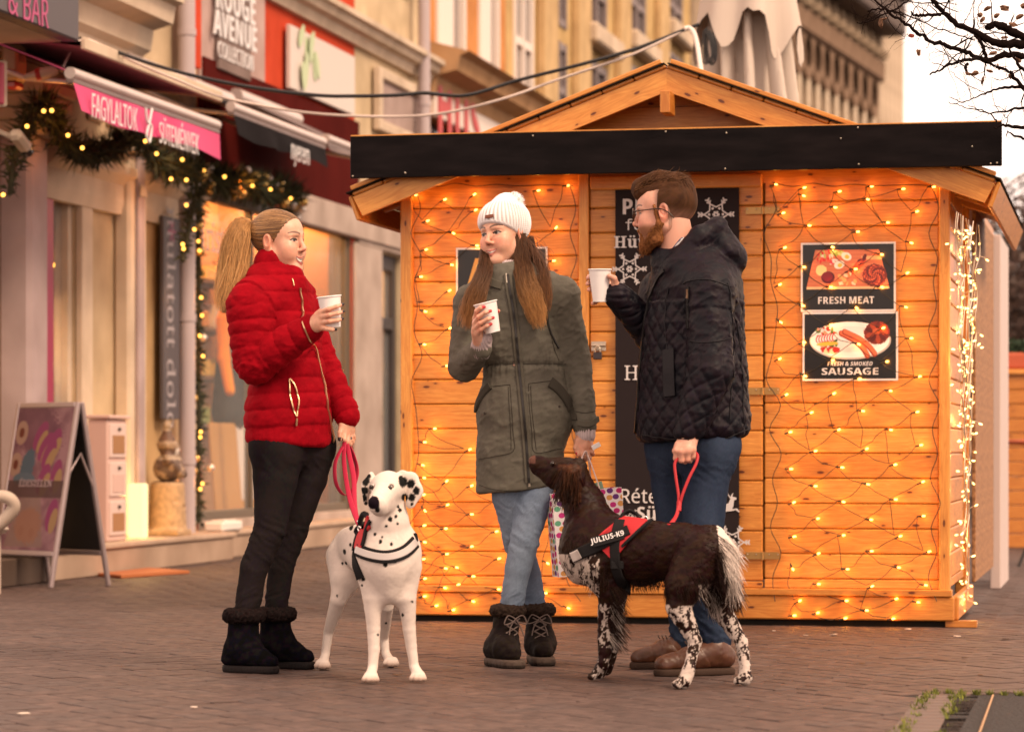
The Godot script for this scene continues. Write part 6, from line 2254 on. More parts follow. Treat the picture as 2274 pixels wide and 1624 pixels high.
func far_right() -> void:
	var k:=0
	for q in [[7.6,-38.0,4.3,1.9],[8.9,-46.0,5.2,2.4],[10.4,-56.0,6.0,2.6],[12.6,-64.0,6.8,3.0],[6.3,-31.5,3.6,1.2]]:
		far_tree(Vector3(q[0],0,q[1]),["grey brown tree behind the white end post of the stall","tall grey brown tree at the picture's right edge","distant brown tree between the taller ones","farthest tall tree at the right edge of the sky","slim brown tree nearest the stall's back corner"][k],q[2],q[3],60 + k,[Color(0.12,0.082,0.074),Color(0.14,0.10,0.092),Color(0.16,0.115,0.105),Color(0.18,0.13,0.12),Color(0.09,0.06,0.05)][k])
		k += 1
	var g:=on_ground(2245,1186)
	var d:=-g.z
	var wall:=thing("pale_hall","low pale grey hall wall behind the hedge at the right edge","building",Vector3(9.9,0,-52))
	boxed("wall",Vector3(2.0,1.15,0),Vector3(9,2.3,0.4),plaster("hall_grey",Color(0.30,0.245,0.225),41),wall)
	boxed("eaves",Vector3(2.0,2.4,0),Vector3(9.3,0.2,0.7),plaster("hall_eaves",Color(0.22,0.18,0.17),42),wall,Basis.IDENTITY,0.02)
	boxed("roof",Vector3(2.0,2.75,0),Vector3(9.3,0.5,3.0),mat("dark_roof",Color(0.06,0.05,0.05),0.8),wall,Basis(Vector3.RIGHT,0.2),0.03)
	var k2:=24.0 / F
	var st2:=thing("timber_counter","yellowish timber counter with a planted red box on it at the right edge","counter",at(2238,1000,24.0)*Vector3(1,0,1))
	for i in 12: plank("plank",Vector3(0.25,0.06 + i*0.118,0),Vector3(0.75,0.112,0.03),st2,Basis.IDENTITY,3)
	boxed("top",Vector3(0.25,1.445,-0.2),Vector3(0.8,0.04,0.5),wood[2],st2,Basis.IDENTITY,0.006)
	var pl:=thing("red_planter","orange red planter box with clipped green plants on the timber counter","planter",at(2238,1000,24.0)*Vector3(1,0,1) + Vector3(0.25,1.466,-0.2))
	boxed("box",Vector3(-0.08,0.07,0),Vector3(0.5,0.14,0.34),mat("planter_red",Color(0.42,0.08,0.03),0.6),pl,Basis.IDENTITY,0.02)
	var s:=st()
	var rng:=RandomNumberGenerator.new()
	rng.seed = 71
	for i in 900:
		var p:=Vector3(rng.randf_range(-0.35,0.3),rng.randf_range(0.13,0.24),rng.randf_range(-0.16,0.16))
		var u:=Vector3(rng.randfn(),rng.randf(),rng.randfn()).normalized()*0.05
		var w:=u.cross(Vector3(rng.randfn(),rng.randfn(),rng.randfn())).normalized()*0.012
		s.set_color(Color(0.02,0.045,0.02)*rng.randf_range(0.6,1.6))
		tri(s,p - w,p + w,p + u)
	var fol:=put("foliage",s.commit(),tinted("fir_green",0.8),pl)
	fol.set_meta("kind","stuff")
	var tb:=on_ground(2258,1256)
	var tt:=thing("bar_table","round standing table with an orange top and black cloth at the right edge","table",tb)
	var td:=-tb.z
	var ty:=EYE + 20.0 / F*td
	put("top",lathe_mesh([Vector2(0,-0.03),Vector2(0.1,-0.03),Vector2(0.34,-0.02),Vector2(0.35,0.0),Vector2(0.34,0.015),Vector2(0,0.02)],28),mat("table_orange",Color(0.50,0.12,0.05),0.45),tt,Transform3D(Basis.IDENTITY,Vector3(0.26,ty,0)))
	var prof: Array = []
	for i in 12: prof.append(Vector2(lerpf(0.17,0.13,sin(i / 11.0*PI)) ,0.32 + (ty - 0.36)*i / 11.0))
	put("cloth",lathe_mesh(prof,20),mat("table_black",Color(0.018,0.014,0.015),0.8),tt,Transform3D(Basis.IDENTITY,Vector3(0.26,0,0)))
	for i in 3:
		var a:=TAU*i / 3 + 2.7
		put("leg",tube_mesh([Vector3(0.26 + cos(a)*0.1,0.4,sin(a)*0.1),Vector3(0.26 + cos(a)*0.3,0.0,sin(a)*0.3)],0.012,8),mat("leg_black",Color(0.02,0.018,0.018),0.4),tt)
# ---------------------------------------------------------------- people and dogs: shared pieces
var D0:=10.0
var O0:=Vector3.ZERO

func V(px: float,py: float,z:=0.0) -> Vector3:
	return at(px,py,D0 - z) - O0

func figure(called: String,label: String,cat: String,px: float,d: float) -> Node3D:
	D0 = d
	O0 = at(px,1000,d)
	O0.y = 0
	return thing(called,label,cat,O0)

func seg_t(p: Vector3,a: Vector3,b: Vector3) -> Vector2:
	var d:=b - a
	var t:=clampf((p - a).dot(d) / d.length_squared(),0,1)
	return Vector2(t,(p - a - d*t).length())

func hash1(x: float) -> float:
	return fposmod(sin(x*127.1)*43758.5453,1.0)

func fbm(p: Vector3,f: float) -> float:
	return noise_a.get_noise_3dv(p*f)
# ---- heads,in their own axes: face towards +z,the figure's left towards +x

func head_frame(px: float,py: float,z: float,fwd: Vector3,roll:=0.0,size:=1.0) -> Transform3D:
	var f:=fwd.normalized()
	var x:=Vector3.UP.cross(f).normalized()
	var b:=Basis(x,f.cross(x),f)*Basis(Vector3.BACK,roll)
	return Transform3D(b.scaled_local(Vector3.ONE*size),V(px,py,z))

func skull(smile: float,open: float,skin: Color,lip: Color,brow: Color,iris: Color,extra: Callable,male:=false,look:=0.0) -> Field:
	var f:=Field.new()
	f.ball(Vector3(0,0.034,-0.016),Vector3(0.073,0.082,0.092),0.02)
	f.ball(Vector3(0,0.04,0.03),Vector3(0.06,0.052,0.056),0.03)
	f.ball(Vector3(0,-0.03,0.022),Vector3(0.058 if male else 0.054,0.074,0.058),0.03)
	for s in [-1.0,1.0]:
		f.cap(Vector3(s*0.05,-0.045,-0.012),Vector3(s*0.018,-0.093,0.056),0.022,0.02 if male else 0.017,0.03)
		f.ball(Vector3(s*0.040,-0.022,0.055),Vector3(0.022,0.018 + 0.004*smile,0.024),0.025)
		f.ball(Vector3(s*0.034,-0.048,0.056),Vector3(0.02,0.02,0.022),0.03)
		f.cap(Vector3(s*0.012,0.024,0.083),Vector3(s*0.044,0.02,0.064),0.008,0.007,0.014)
		f.ball(Vector3(s*0.0315,0.0035,0.089),Vector3(0.017,0.0095,0.013),0.014,Basis.IDENTITY,true)
		f.ball(Vector3(s*0.0315,0.002,0.0655),Vector3(0.0145,0.0125,0.013),0.003)
		f.cap(Vector3(s*0.018,0.0075,0.079),Vector3(s*0.045,0.008,0.07),0.0034,0.003,0.004)
		f.cap(Vector3(s*0.019,-0.0055,0.079),Vector3(s*0.043,-0.004,0.071),0.003,0.003,0.006)
		f.ball(Vector3(s*0.0105,-0.034,0.088),Vector3(0.0066,0.006,0.008),0.008)
		f.ball(Vector3(s*0.074,0.0,-0.012),Vector3(0.009,0.031,0.019),0.008,Basis(Vector3.UP,s*0.35))
		f.ball(Vector3(s*0.082,0.004,-0.008),Vector3(0.006,0.018,0.010),0.004,Basis(Vector3.UP,s*0.35),true)
		f.ball(Vector3(s*0.072,-0.03,-0.004),Vector3(0.006,0.01,0.008),0.005)
	f.cap(Vector3(0,0.016,0.083),Vector3(0,-0.027,0.0995),0.0066,0.0082,0.012)
	f.ball(Vector3(0,-0.0285,0.1005),Vector3(0.0085,0.0075,0.0078),0.008)
	f.ball(Vector3(0,-0.1,0.064),Vector3(0.021,0.016,0.018),0.022)
	var wdt:=0.021 + 0.006*smile
	var cy:=-0.066 + 0.009*smile
	f.cap(Vector3(-wdt,cy,0.068),Vector3(0,-0.0625,0.0855),0.0022,0.0042,0.008)
	f.cap(Vector3(wdt,cy,0.068),Vector3(0,-0.0625,0.0855),0.0022,0.0042,0.008)
	f.cap(Vector3(-wdt,cy,0.068),Vector3(0,-0.0715 - open,0.082),0.0022,0.0048,0.008)
	f.cap(Vector3(wdt,cy,0.068),Vector3(0,-0.0715 - open,0.082),0.0022,0.0048,0.008)
	f.tint = func(p: Vector3,n: Vector3) -> Color:
		var c:=skin*(1.0 + 0.10*noise_a.get_noise_3dv(p*45.0) + 0.05*noise_b.get_noise_3dv(p*160.0))
		var ax:=absf(p.x)
		if p.z > 0.02:
			var ck:=exp(-pow((ax - 0.043) / 0.022,2) - pow((p.y + 0.03) / 0.022,2))
			c = c.lerp(c*Color(1.12,0.72,0.68),0.55*ck)
			c = c.lerp(c*Color(1.1,0.8,0.76),0.5*exp(-pow((p.y + 0.03) / 0.014,2) - pow(ax / 0.014,2)))
		c = c.lerp(c*Color(1.1,0.68,0.6),0.6*smoothstep(0.072,0.078,ax)*smoothstep(0.045,0.03,absf(p.y)))
		if p.z > 0.045:
			var ex:=(ax - 0.0315) / 0.0155
			var up:=0.0026 + 0.0062*(1.0 - ex*ex)
			var dn:=0.0024 - 0.0050*(1.0 - ex*ex)
			if absf(ex) < 1.0 and p.y < up and p.y > dn and p.z > 0.06:
				c = Color(0.40,0.35,0.32)
				var q:=Vector2(p.x - signf(p.x)*0.0315 - look,p.y - 0.0032)
				if q.length() < 0.0068: c = iris
				if q.length() < 0.0042: c = Color(0.008,0.006,0.006)
				if p.y > up - 0.003: c = c.lerp(Color(0.03,0.015,0.012),0.75)
			elif absf(ex) < 1.12 and p.y >= up and p.y < up + 0.0034 and p.z > 0.06: c = Color(0.03,0.016,0.012)
			elif absf(ex) < 1.0 and p.y <= dn and p.y > dn - 0.0014: c = c.lerp(Color(0.1,0.04,0.03),0.6)
			var by:=0.0265 + 0.0055*(1.0 - pow((ax - 0.036) / 0.022,2))
			if ax > 0.010 and ax < 0.054: c = c.lerp(brow,(0.92 if male else 0.88)*smoothstep(0.0064 - 0.0030*smoothstep(0.03,0.052,ax),0.001,absf(p.y - by)))
			var t:=clampf(ax / wdt,0,1)
			var mid:=lerpf(-0.067 - open*0.5,cy,t*t)
			var uy:=lerpf(-0.0575,cy + 0.001,pow(t,1.4))
			var ly:=lerpf(-0.0785 - open,cy - 0.001,pow(t,1.6))
			if ax < wdt + 0.001 and p.y < uy and p.y > ly:
				c = c.lerp(lip,0.85)
				var gap:=open*(1.0 - t*t)*0.68
				if gap > 0.0006 and absf(p.y - mid) < gap: c = Color(0.66,0.60,0.54) if p.y > mid - gap*0.5 else Color(0.06,0.012,0.012)
				elif absf(p.y - mid) < 0.0011: c = lip*0.35
			if Vector2(ax - 0.007,p.y + 0.0395).length() < 0.0019 and n.y < 0.0: c = Color(0.12,0.04,0.03)
		return extra.call(p,n,c)
	f.has_tint = true
	return f
# ---- hands: a wrist,four fingers and a thumb,each a chain of joints

func hand(f: Field,wrist: Vector3,wr: float,fingers: Array,thumb: Array,big:=1.0) -> Array:
	var tips: Array = []
	for k in 4:
		var q: Array = fingers[k]
		f.cap(wrist.lerp(q[0],0.12),q[0],wr*0.72,0.0118*big,0.012)
		f.cap(q[0],q[1],0.0108*big,0.0094*big,0.004)
		f.cap(q[1],q[2],0.0094*big,0.0084*big,0.003)
		f.cap(q[2],q[3],0.0084*big,0.0066*big,0.003)
		tips.append([q[3],(q[3] - q[2]).normalized()])
	f.cap(wrist.lerp(fingers[1][0],0.1),wrist.lerp(fingers[2][0],0.8),wr*0.95,0.017*big,0.014)
	f.cap(wrist.lerp(thumb[0],0.2),thumb[0],wr*0.7,0.0145*big,0.014)
	f.cap(thumb[0],thumb[1],0.0138*big,0.011*big,0.006)
	f.cap(thumb[1],thumb[2],0.0108*big,0.0082*big,0.003)
	tips.append([thumb[2],(thumb[2] - thumb[1]).normalized()])
	return tips

func hand_tint(f: Field,skin: Color,tips: Array,nail: Color,facing: Vector3,knuckles: Array) -> void:
	f.tint = func(p: Vector3,n: Vector3) -> Color:
		var c:=skin*(1.0 + 0.12*noise_a.get_noise_3dv(p*60.0))
		for k in knuckles: c = c.lerp(c*Color(1.08,0.66,0.58),0.5*exp(-pow(p.distance_to(k) / 0.011,2)))
		for t in tips:
			var d:=p - (t[0] as Vector3)
			var up:=(facing - (t[1] as Vector3)*facing.dot(t[1])).normalized()
			if absf(d.dot(t[1])) < 0.0085 and n.dot(up) > 0.45 and d.length() < 0.0115: return nail
			c = c.lerp(c*Color(1.1,0.7,0.64),0.4*exp(-pow(d.length() / 0.012,2)))
		return c
	f.has_tint = true
# ---- strands of hair along a guide

func strands(s: SurfaceTool,guide: Array,rad: Array,n: int,thick: float,c0: Color,c1: Color,rng: RandomNumberGenerator,frizz:=0.004,squash:=1.0) -> void:
	var g:=curve(guide,4)
	var r:=curve1(rad,4)
	var m:=g.size()
	for k in n:
		var a:=rng.randf()*TAU
		var q:=sqrt(rng.randf())
		var u0:=rng.randf_range(0.0,0.06)
		var u1:=rng.randf_range(0.72,1.0)
		var pts: Array = []
		var rr: Array = []
		var tn: Array = []
		var shade:=rng.randf_range(0.7,1.25)
		var ph:=rng.randf()*10.0
		for i in 9:
			var u:=lerpf(u0,u1,i / 8.0)*(m - 1)
			var j:=mini(int(u),m - 2)
			var w:=u - j
			var p: Vector3 = (g[j] as Vector3).lerp(g[j + 1],w)
			var dir: Vector3 = ((g[j + 1] as Vector3) - g[j]).normalized()
			var x:=dir.cross(Vector3.BACK).normalized()
			if x.length() < 0.5: x = Vector3.RIGHT
			var y:=dir.cross(x)
			var rad_:=lerpf(r[j],r[j + 1],w)*q
			var e:=x*cos(a + u*0.04)*rad_ + y*sin(a + u*0.04)*rad_*squash
			e += Vector3(noise_b.get_noise_2d(ph,u*0.055),noise_b.get_noise_2d(ph + 30,u*0.055),noise_b.get_noise_2d(ph + 60,u*0.055))*frizz*(0.3 + u / m*2.0)
			pts.append(p + e)
			rr.append(thick*(1.0 - 0.7*pow(i / 8.0,3)))
			tn.append(c0.lerp(c1,smoothstep(0.25,0.95,u / m + rng.randf_range(-0.08,0.08)))*shade)
		tube(s,pts,rr,3,1.0,Vector3.ZERO,tn,false)

func coat(s: SurfaceTool,f: Field,box_: Rect2,n: int,len_: Vector2,dir: Vector3,c: Callable,rng: RandomNumberGenerator,thick:=0.0011,curl:=0.35,from_z:=0.9) -> void:
	for k in n:
		var a:=V(box_.position.x + rng.randf()*box_.size.x,box_.position.y + rng.randf()*box_.size.y,from_z)
		var m:=f.meet(a,((a + O0 - Vector3(0,EYE,0))).normalized(),-0.001)
		if m.is_empty(): continue
		var p: Vector3 = m[0]
		var nn: Vector3 = m[1]
		var d:=(dir + nn*0.35 + Vector3(rng.randfn(0,curl),rng.randfn(0,curl),rng.randfn(0,curl))*0.6).normalized()
		var l:=rng.randf_range(len_.x,len_.y)
		var bend:=Vector3(rng.randfn(0,curl),-0.5,rng.randfn(0,curl))*l*0.35
		var col: Color = c.call(p)
		col *= rng.randf_range(0.6,1.4)
		tube(s,[p,p + d*l*0.4,p + d*l*0.75 + bend*0.4,p + d*l + bend],[thick,thick,thick*0.7,thick*0.2],3,1.0,Vector3.ZERO,[col,col,col,col],false)
# ---- ribbons,seams and zips that lie on a surface (points in pixels,met along the line of sight)

func on_surface(f: Field,pts: Array,off:=0.001,each:=5) -> Array:
	var flat: Array = []
	for q in pts: flat.append(V(q[0],q[1],0.9))
	var out: Array = []
	for p in curve(flat,each):
		var m:=f.meet(p,((p as Vector3) + O0 - Vector3(0,EYE,0)).normalized(),off)
		if m.size(): out.append(m)
	return out

func ribbon(called: String,f: Field,pts: Array,wide: float,m: Material,parent: Node3D,off:=0.002,thick:=0.0015,each:=5) -> MeshInstance3D:
	var q:=on_surface(f,pts,off,each)
	if q.size() < 2: return null
	for w in 3:
		for i in range(1,q.size() - 1): q[i][0] = (q[i][0] as Vector3)*0.5 + ((q[i - 1][0] as Vector3) + q[i + 1][0])*0.25
	var s:=st()
	var rings: Array = []
	for i in q.size():
		var p: Vector3 = q[i][0]
		var n: Vector3 = q[i][1]
		var dir: Vector3 = ((q[mini(i + 1,q.size() - 1)][0] as Vector3) - q[maxi(i - 1,0)][0]).normalized()
		var x:=dir.cross(n).normalized()
		n = x.cross(dir)
		var h:=x*wide / 2
		rings.append([p - h - n*0.004,p - h + n*thick*0.4,p - h*0.85 + n*thick,p + h*0.85 + n*thick,p + h + n*thick*0.4,p + h - n*0.004])
	for i in rings.size() - 1:
		for k in 5: quad(s,rings[i][k],rings[i + 1][k],rings[i + 1][k + 1],rings[i][k + 1])
	for e in [0,rings.size() - 1]:
		var r: Array = rings[e]
		if e == 0:
			for k in range(1,5): tri(s,r[0],r[k],r[k + 1])
		else:
			for k in range(1,5): tri(s,r[0],r[k + 1],r[k])
	return put(called,s.commit(),m,parent)

func seam(s: SurfaceTool,f: Field,pts: Array,r: float,off:=0.0) -> void:
	var q:=on_surface(f,pts,off)
	if q.size() > 1: tube(s,q.map(func(v): return v[0]),r,5)

func stud(called: String,f: Field,px: float,py: float,r: float,m: Material,parent: Node3D) -> void:
	var q:=on_surface(f,[[px,py],[px + 0.5,py]],0.0,1)
	if q.size(): put(called,lathe_mesh([Vector2(0.0,0.003),Vector2(r*0.7,0.0028),Vector2(r,0.001),Vector2(r,-0.003)],12),m,parent,Transform3D(Basis(Quaternion(Vector3.UP,q[0][1])),q[0][0]))

func cup(label: String,top: Vector3,bottom: Vector3,r0: float,r1: float) -> void:
	var up:=(top - bottom).normalized()
	var h:=(top - bottom).length()
	var t:=thing("paper_cup",label,"cup",bottom + O0,Basis(Quaternion(Vector3.UP,up)),"white paper cups in the hands of the three people")
	var paper:=mat("cup_paper",Color(0.80,0.77,0.76),0.55)
	put("wall",lathe_mesh([Vector2(0,0.004),Vector2(r1 - 0.003,0.004),Vector2(r1 - 0.002,0.0),Vector2(r1,0.0005),Vector2(r1 + 0.0004,0.006),Vector2(lerpf(r1,r0,0.5),h*0.5),Vector2(r0 - 0.001,h - 0.004),Vector2(r0 - 0.003,h - 0.006),Vector2(r1 - 0.001,0.01),Vector2(0,0.01)],40),paper,t)
	var rim: Array = []
	for k in 33: rim.append(Vector3(cos(k*TAU / 32)*r0,h - 0.002,sin(k*TAU / 32)*r0))
	put("rim",tube_mesh(rim,0.0026,8),paper,t)
	put("drink",lathe_mesh([Vector2(r0*0.93,h*0.8),Vector2(0,h*0.8)],24),mat("mulled_wine",Color(0.12,0.012,0.01),0.1),t)

func folds(p: Vector3,sl: float,amp: float) -> float:
	var v:=absf(noise_b.get_noise_3d(p.x*5.0 + p.y*sl,p.y*8.0 - p.x*sl*0.6,p.z*5.0))
	var w:=absf(noise_b.get_noise_3d(p.x*9.0 - p.y*sl*0.8 + 20.0,p.y*14.0,p.z*9.0))
	return amp*(pow(1.0 - v,5.0) - 0.3) + amp*0.5*(pow(1.0 - w,5.0) - 0.3)

func puff(v: float,seams: Array,amp: float) -> float:
	for i in seams.size() - 1:
		if v <= seams[i] and v >= seams[i + 1]:
			var t: float = (v - seams[i + 1]) / (seams[i] - seams[i + 1])
			return amp*minf(1.0,(seams[i] - seams[i + 1]) / 0.06)*pow(4.0*t*(1.0 - t),0.42)
	return 0.0

func trousers(legs: Array,m: Material,parent: Node3D,base: Color,fade: Color,bunch: Array,cell:=0.006) -> Field:
	var f:=Field.new()
	for l in legs: f.chain(l.map(func(q): return q[0]),l.map(func(q): return q[1]),0.022)
	f.cap(legs[0][0][0],legs[1][0][0],legs[0][0][1]*0.98,legs[1][0][1]*0.98,0.04)
	f.disp = func(p: Vector3,n: Vector3) -> float:
		var d:=0.002*noise_a.get_noise_3d(p.x*8,p.y*12,p.z*8)
		for b in bunch:
			var w:=exp(-pow((p.y - b[0]) / b[1],2))
			if w > 0.02:
				var v:=absf(noise_b.get_noise_3d(p.x*6.0,p.y*b[3]*0.42 + p.x*9.0*(1 if b[3] < 40 else -1),p.z*6.0))
				d += b[2]*w*0.8*(pow(1.0 - v,4.0) - 0.35)
		return d
	f.has_disp = true
	f.tint = func(p: Vector3,n: Vector3) -> Color:
		var c:=base.lerp(fade,clampf(0.35 + 0.5*noise_a.get_noise_3d(p.x*5,p.y*3,p.z*5) + n.z*0.25,0,1))
		return c*(1.0 + 0.16*noise_b.get_noise_3dv(p*130.0) + 0.10*noise_b.get_noise_3d(p.x*300,p.y*40,p.z*300))
	f.has_tint = true
	solid(f,cell,empty_part("trousers",m,parent))
	return f

func red_woman() -> void:
	var t:=figure("person","person in a red velvet puffer jacket and black jeans, blond ponytail, holding a leash","person",600,10.68)
	var skin_m:=tinted("skin",0.46,{"subsurf_scatter_enabled": true,"subsurf_scatter_strength": 0.12})
	var skin:=Color(0.65,0.355,0.245)
	var rng:=RandomNumberGenerator.new()
	rng.seed = 101
	var fwd:=Vector3(0.88,0,0.47)
	var body:=empty_part("body",skin_m,t)
	var hf:=head_frame(621,538,0.0,Vector3(0.90,0.03,0.44),0.03)
	var no_extra:=func(p: Vector3,_n: Vector3,c: Color) -> Color:
		return c
	solid(skull(1.15,0.009,skin,Color(0.30,0.05,0.045),Color(0.045,0.02,0.012),Color(0.03,0.018,0.012),no_extra,false,0.001),0.0019,body,hf)
	var f:=Field.new()
	f.cap(hf*Vector3(0,-0.05,-0.015),V(606,632),0.05,0.056,0.02)
	f.chain([V(606,640),V(625,745),V(640,850),V(640,890)],[0.08,0.1,0.1,0.1],0.05)
	f.chain([V(560,668,0.15),V(568,806,0.165),V(688,731,0.235)],[0.045,0.04,0.026],0.02)
	f.chain([V(654,668,-0.13),V(716,815,-0.09),V(771,926,-0.03)],[0.045,0.038,0.026],0.02)
	f.tint = func(_p: Vector3,_n: Vector3) -> Color: return skin
	f.has_tint = true
	solid(f,0.011,body)
	f = Field.new()
	var fr:=[[V(713,692,0.315),V(729,686,0.348),V(747,680,0.352),V(761,675,0.338)],[V(715,703,0.318),V(732,699,0.352),V(749,695,0.353),V(762,691,0.336)],[V(716,715,0.315),V(732,713,0.347),V(748,711,0.348),V(760,707,0.333)],[V(714,727,0.308),V(725,729,0.333),V(736,731,0.337),V(745,731,0.328)]]
	var tips:=hand(f,V(689,727,0.245),0.029,fr,[V(706,698,0.27),V(720,682,0.25),V(736,676,0.245)],0.92)
	hand_tint(f,skin*1.02,tips,Color(0.012,0.010,0.012),Vector3(0.3,0.3,1),[fr[0][0],fr[1][0],fr[2][0],fr[3][0],fr[0][1],fr[1][1],fr[2][1]])
	solid(f,0.0025,body)
	cup("white paper cup in the hand of the person in red",V(730,657,0.305),V(738,727,0.3),0.042,0.029)
	f = Field.new()
	fr = [[V(765,957,0.0),V(764,975,0.012),V(771,984,0.0),V(776,974,-0.015)],[V(771,960,-0.012),V(771,979,0.0),V(777,986,-0.014),V(781,975,-0.028)],[V(777,958,-0.026),V(778,976,-0.015),V(782,981,-0.03),V(784,970,-0.04)],[V(781,953,-0.04),V(783,968,-0.03),V(785,973,-0.04),V(785,964,-0.05)]]
	tips = hand(f,V(770,928,-0.02),0.027,fr,[V(760,944,0.0),V(755,960,0.012),V(754,975,0.016)],0.92)
	hand_tint(f,skin,tips,Color(0.012,0.010,0.012),Vector3(-0.4,0,1),[fr[0][0],fr[1][0],fr[2][0],fr[3][0]])
	solid(f,0.0025,body)
	var red:=Color(0.26,0.0022,0.008)
	var velvet:=tinted("red_velvet",0.8,{"rim_enabled": true,"rim": 1.0,"rim_tint": 0.92,"metallic_specular": 0.15})
	velvet.albedo_color = red.linear_to_srgb()
	f = Field.new()
	f.chain([V(611,652),V(612,680),V(627,748),V(642,835),V(641,910),V(640,985)],[0.118,0.146,0.160,0.148,0.180,0.190],0.03,fwd,0.76)
	f.cap(V(606,640),V(616,586),0.088,0.078,0.035)
	f.cap(V(640,640,0.05),V(650,618,0.05),0.05,0.036,0.03)
	f.cap(V(600,650,0.03),V(560,672,0.14),0.085,0.078,0.05)
	f.cap(V(625,650,-0.03),V(655,668,-0.13),0.08,0.07,0.05)
	var ra:=[V(552,680,0.155),V(566,806,0.17),V(688,728,0.245)]
	f.chain(ra,[0.077,0.072,0.043],0.022)
	var la:=[V(658,674,-0.135),V(716,815,-0.095),V(771,923,-0.025)]
	f.chain(la,[0.07,0.058,0.041],0.022)
	f.cap(hf*Vector3(0,-0.2,-0.02),hf*Vector3(0,-0.02,0.03),0.064,0.07,0.008,Vector3.ZERO,1.0,true)
	f.slab(V(640,990) - Vector3(0,0.25,0),Vector3(0.4,0.25,0.4),0.01,0.03,Basis(Vector3.BACK,-0.05),true)
	var seams: Array = []
	for y in [590,622,652,690,733,772,801,818,838,880,914,948,985]: seams.append(V(0,y).y)
	f.disp = func(p: Vector3,n: Vector3) -> float:
		var a1:=seg_t(p,ra[0],ra[1])
		var a2:=seg_t(p,ra[1],ra[2])
		var b1:=seg_t(p,la[0],la[1])
		var b2:=seg_t(p,la[1],la[2])
		var on_arm:=minf(a1.y - 0.082,minf(a2.y - 0.066,minf(b1.y - 0.07,b2.y - 0.058)))
		var w:=0.0018*noise_a.get_noise_3dv(p*22.0)
		if on_arm < 0.004:
			var q:=a1 if a1.y - 0.08 < a2.y - 0.064 else a2 + Vector2(1,0)
			if minf(b1.y,b2.y) < minf(a1.y,a2.y): q = b1 if b1.y < b2.y else b2 + Vector2(1,0)
			var v:=q.x*0.235 + 0.012*noise_a.get_noise_3dv(p*6.0)
			var u:=fposmod(v,0.058) / 0.058
			var h:=0.0085*pow(4.0*u*(1.0 - u),0.45)
			var el:=exp(-pow((q.x - 1.0) / 0.35,2))
			return h*(1.0 - 0.35*el) + w + 0.007*el*noise_b.get_noise_3d(p.x*22,p.y*22,p.z*10) + folds(p,-4.0,0.0028)
		var yy:=p.y + 0.006*noise_a.get_noise_3dv(p*5.0) - (p.x - V(640,0).x)*0.05
		var h2:=puff(yy,seams,0.010)
		return h2 + w + 0.0022*noise_b.get_noise_3d(p.x*55,p.y*9,p.z*55)*(1.0 - h2 / 0.010) + folds(p,1.0,0.0022)
	f.has_disp = true
	f.tint = func(p: Vector3,n: Vector3) -> Color: return Color.WHITE*(0.9 + 0.25*noise_a.get_noise_3dv(p*14.0) + 0.12*noise_b.get_noise_3dv(p*120.0))
	f.has_tint = true
	var jacket:=empty_part("jacket",velvet,t)
	solid(f,0.0052,jacket)
	var gold:=mat("gold_zip",Color(0.62,0.42,0.24),0.3,{"metallic": 0.85})
	ribbon("front_zip",f,[[661,640],[667,690],[681,740],[695,772],[709,831],[720,892],[730,953],[736,986]],0.005,gold,jacket,0.005,0.002,12)
	ribbon("pocket_zip",f,[[640,842],[641,870],[646,900],[654,924]],0.005,gold,jacket,0.005,0.002,12)
	ribbon("pocket_zip",f,[[641,842],[651,858],[659,884],[658,906],[655,924]],0.005,gold,jacket,0.005,0.002,12)
	ribbon("zip_pull",f,[[655,928],[655,945]],0.006,gold,jacket,0.004,0.003)
	ribbon("zip_pull",f,[[646,621],[647,628],[648,636]],0.004,gold,jacket,0.004,0.003)
	var denim:=tinted("denim",0.9,{"metallic_specular": 0.15})
	trousers([[[V(614,990,0.075),0.095],[V(611,1060,0.085),0.081],[V(599,1176,0.1),0.057],[V(562,1263,0.1),0.050],[V(545,1372,0.1),0.043]],[[V(690,990,-0.07),0.085],[V(682,1060,-0.065),0.072],[V(647,1184,-0.06),0.052],[V(623,1263,-0.06),0.046],[V(610,1368,-0.06),0.041]]],denim,t,Color(0.010,0.008,0.009),Color(0.022,0.018,0.019),[[V(0,1180).y,0.05,0.009,34],[V(0,1240).y,0.05,0.006,30],[V(0,1330).y,0.05,0.006,46],[V(0,1030).y,0.04,0.005,30]],0.006)
	boot(t,V(541,1366,0.1),V(537,1440,0.1),V(517,1470,0.09),V(598,1480,0.17),1494.5,0.1)
	boot(t,V(611,1363,-0.06),V(612,1430,-0.08),V(596,1455,-0.12),V(678,1466,-0.06),1477,-0.1)
	var hair_m:=tinted("hair",0.45,{"metallic_specular": 0.4})
	f = Field.new()
	f.ball(Vector3(0,0.037,-0.021),Vector3(0.0795,0.0865,0.0965),0.01)
	f.ball(Vector3(0,0.045,0.028),Vector3(0.066,0.057,0.0585),0.02)
	f.cap(Vector3(0,0.05,-0.09),Vector3(0,0.062,-0.118),0.03,0.018,0.025)
	f.slab(Vector3(0,0.085,0.076) + Vector3(0,-0.52,0.854)*0.15,Vector3(0.2,0.3,0.15),0.005,0.012,Basis(Vector3.RIGHT,Vector3(0,0.854,0.52),Vector3(0,-0.52,0.854)),true)
	f.slab(Vector3(0,-0.13,0),Vector3(0.2,0.075,0.2),0.005,0.02,Basis.IDENTITY,true)
	for s in [-1.0,1.0]: f.ball(Vector3(s*0.083,-0.008,-0.008),Vector3(0.02,0.034,0.024),0.008,Basis.IDENTITY,true)
	f.disp = func(p: Vector3,n: Vector3) -> float:
		var q:=p - Vector3(0,0.06,-0.115)
		return 0.0017*noise_b.get_noise_2d(atan2(q.x,q.y)*13.0,q.length()*6.0)
	f.has_disp = true
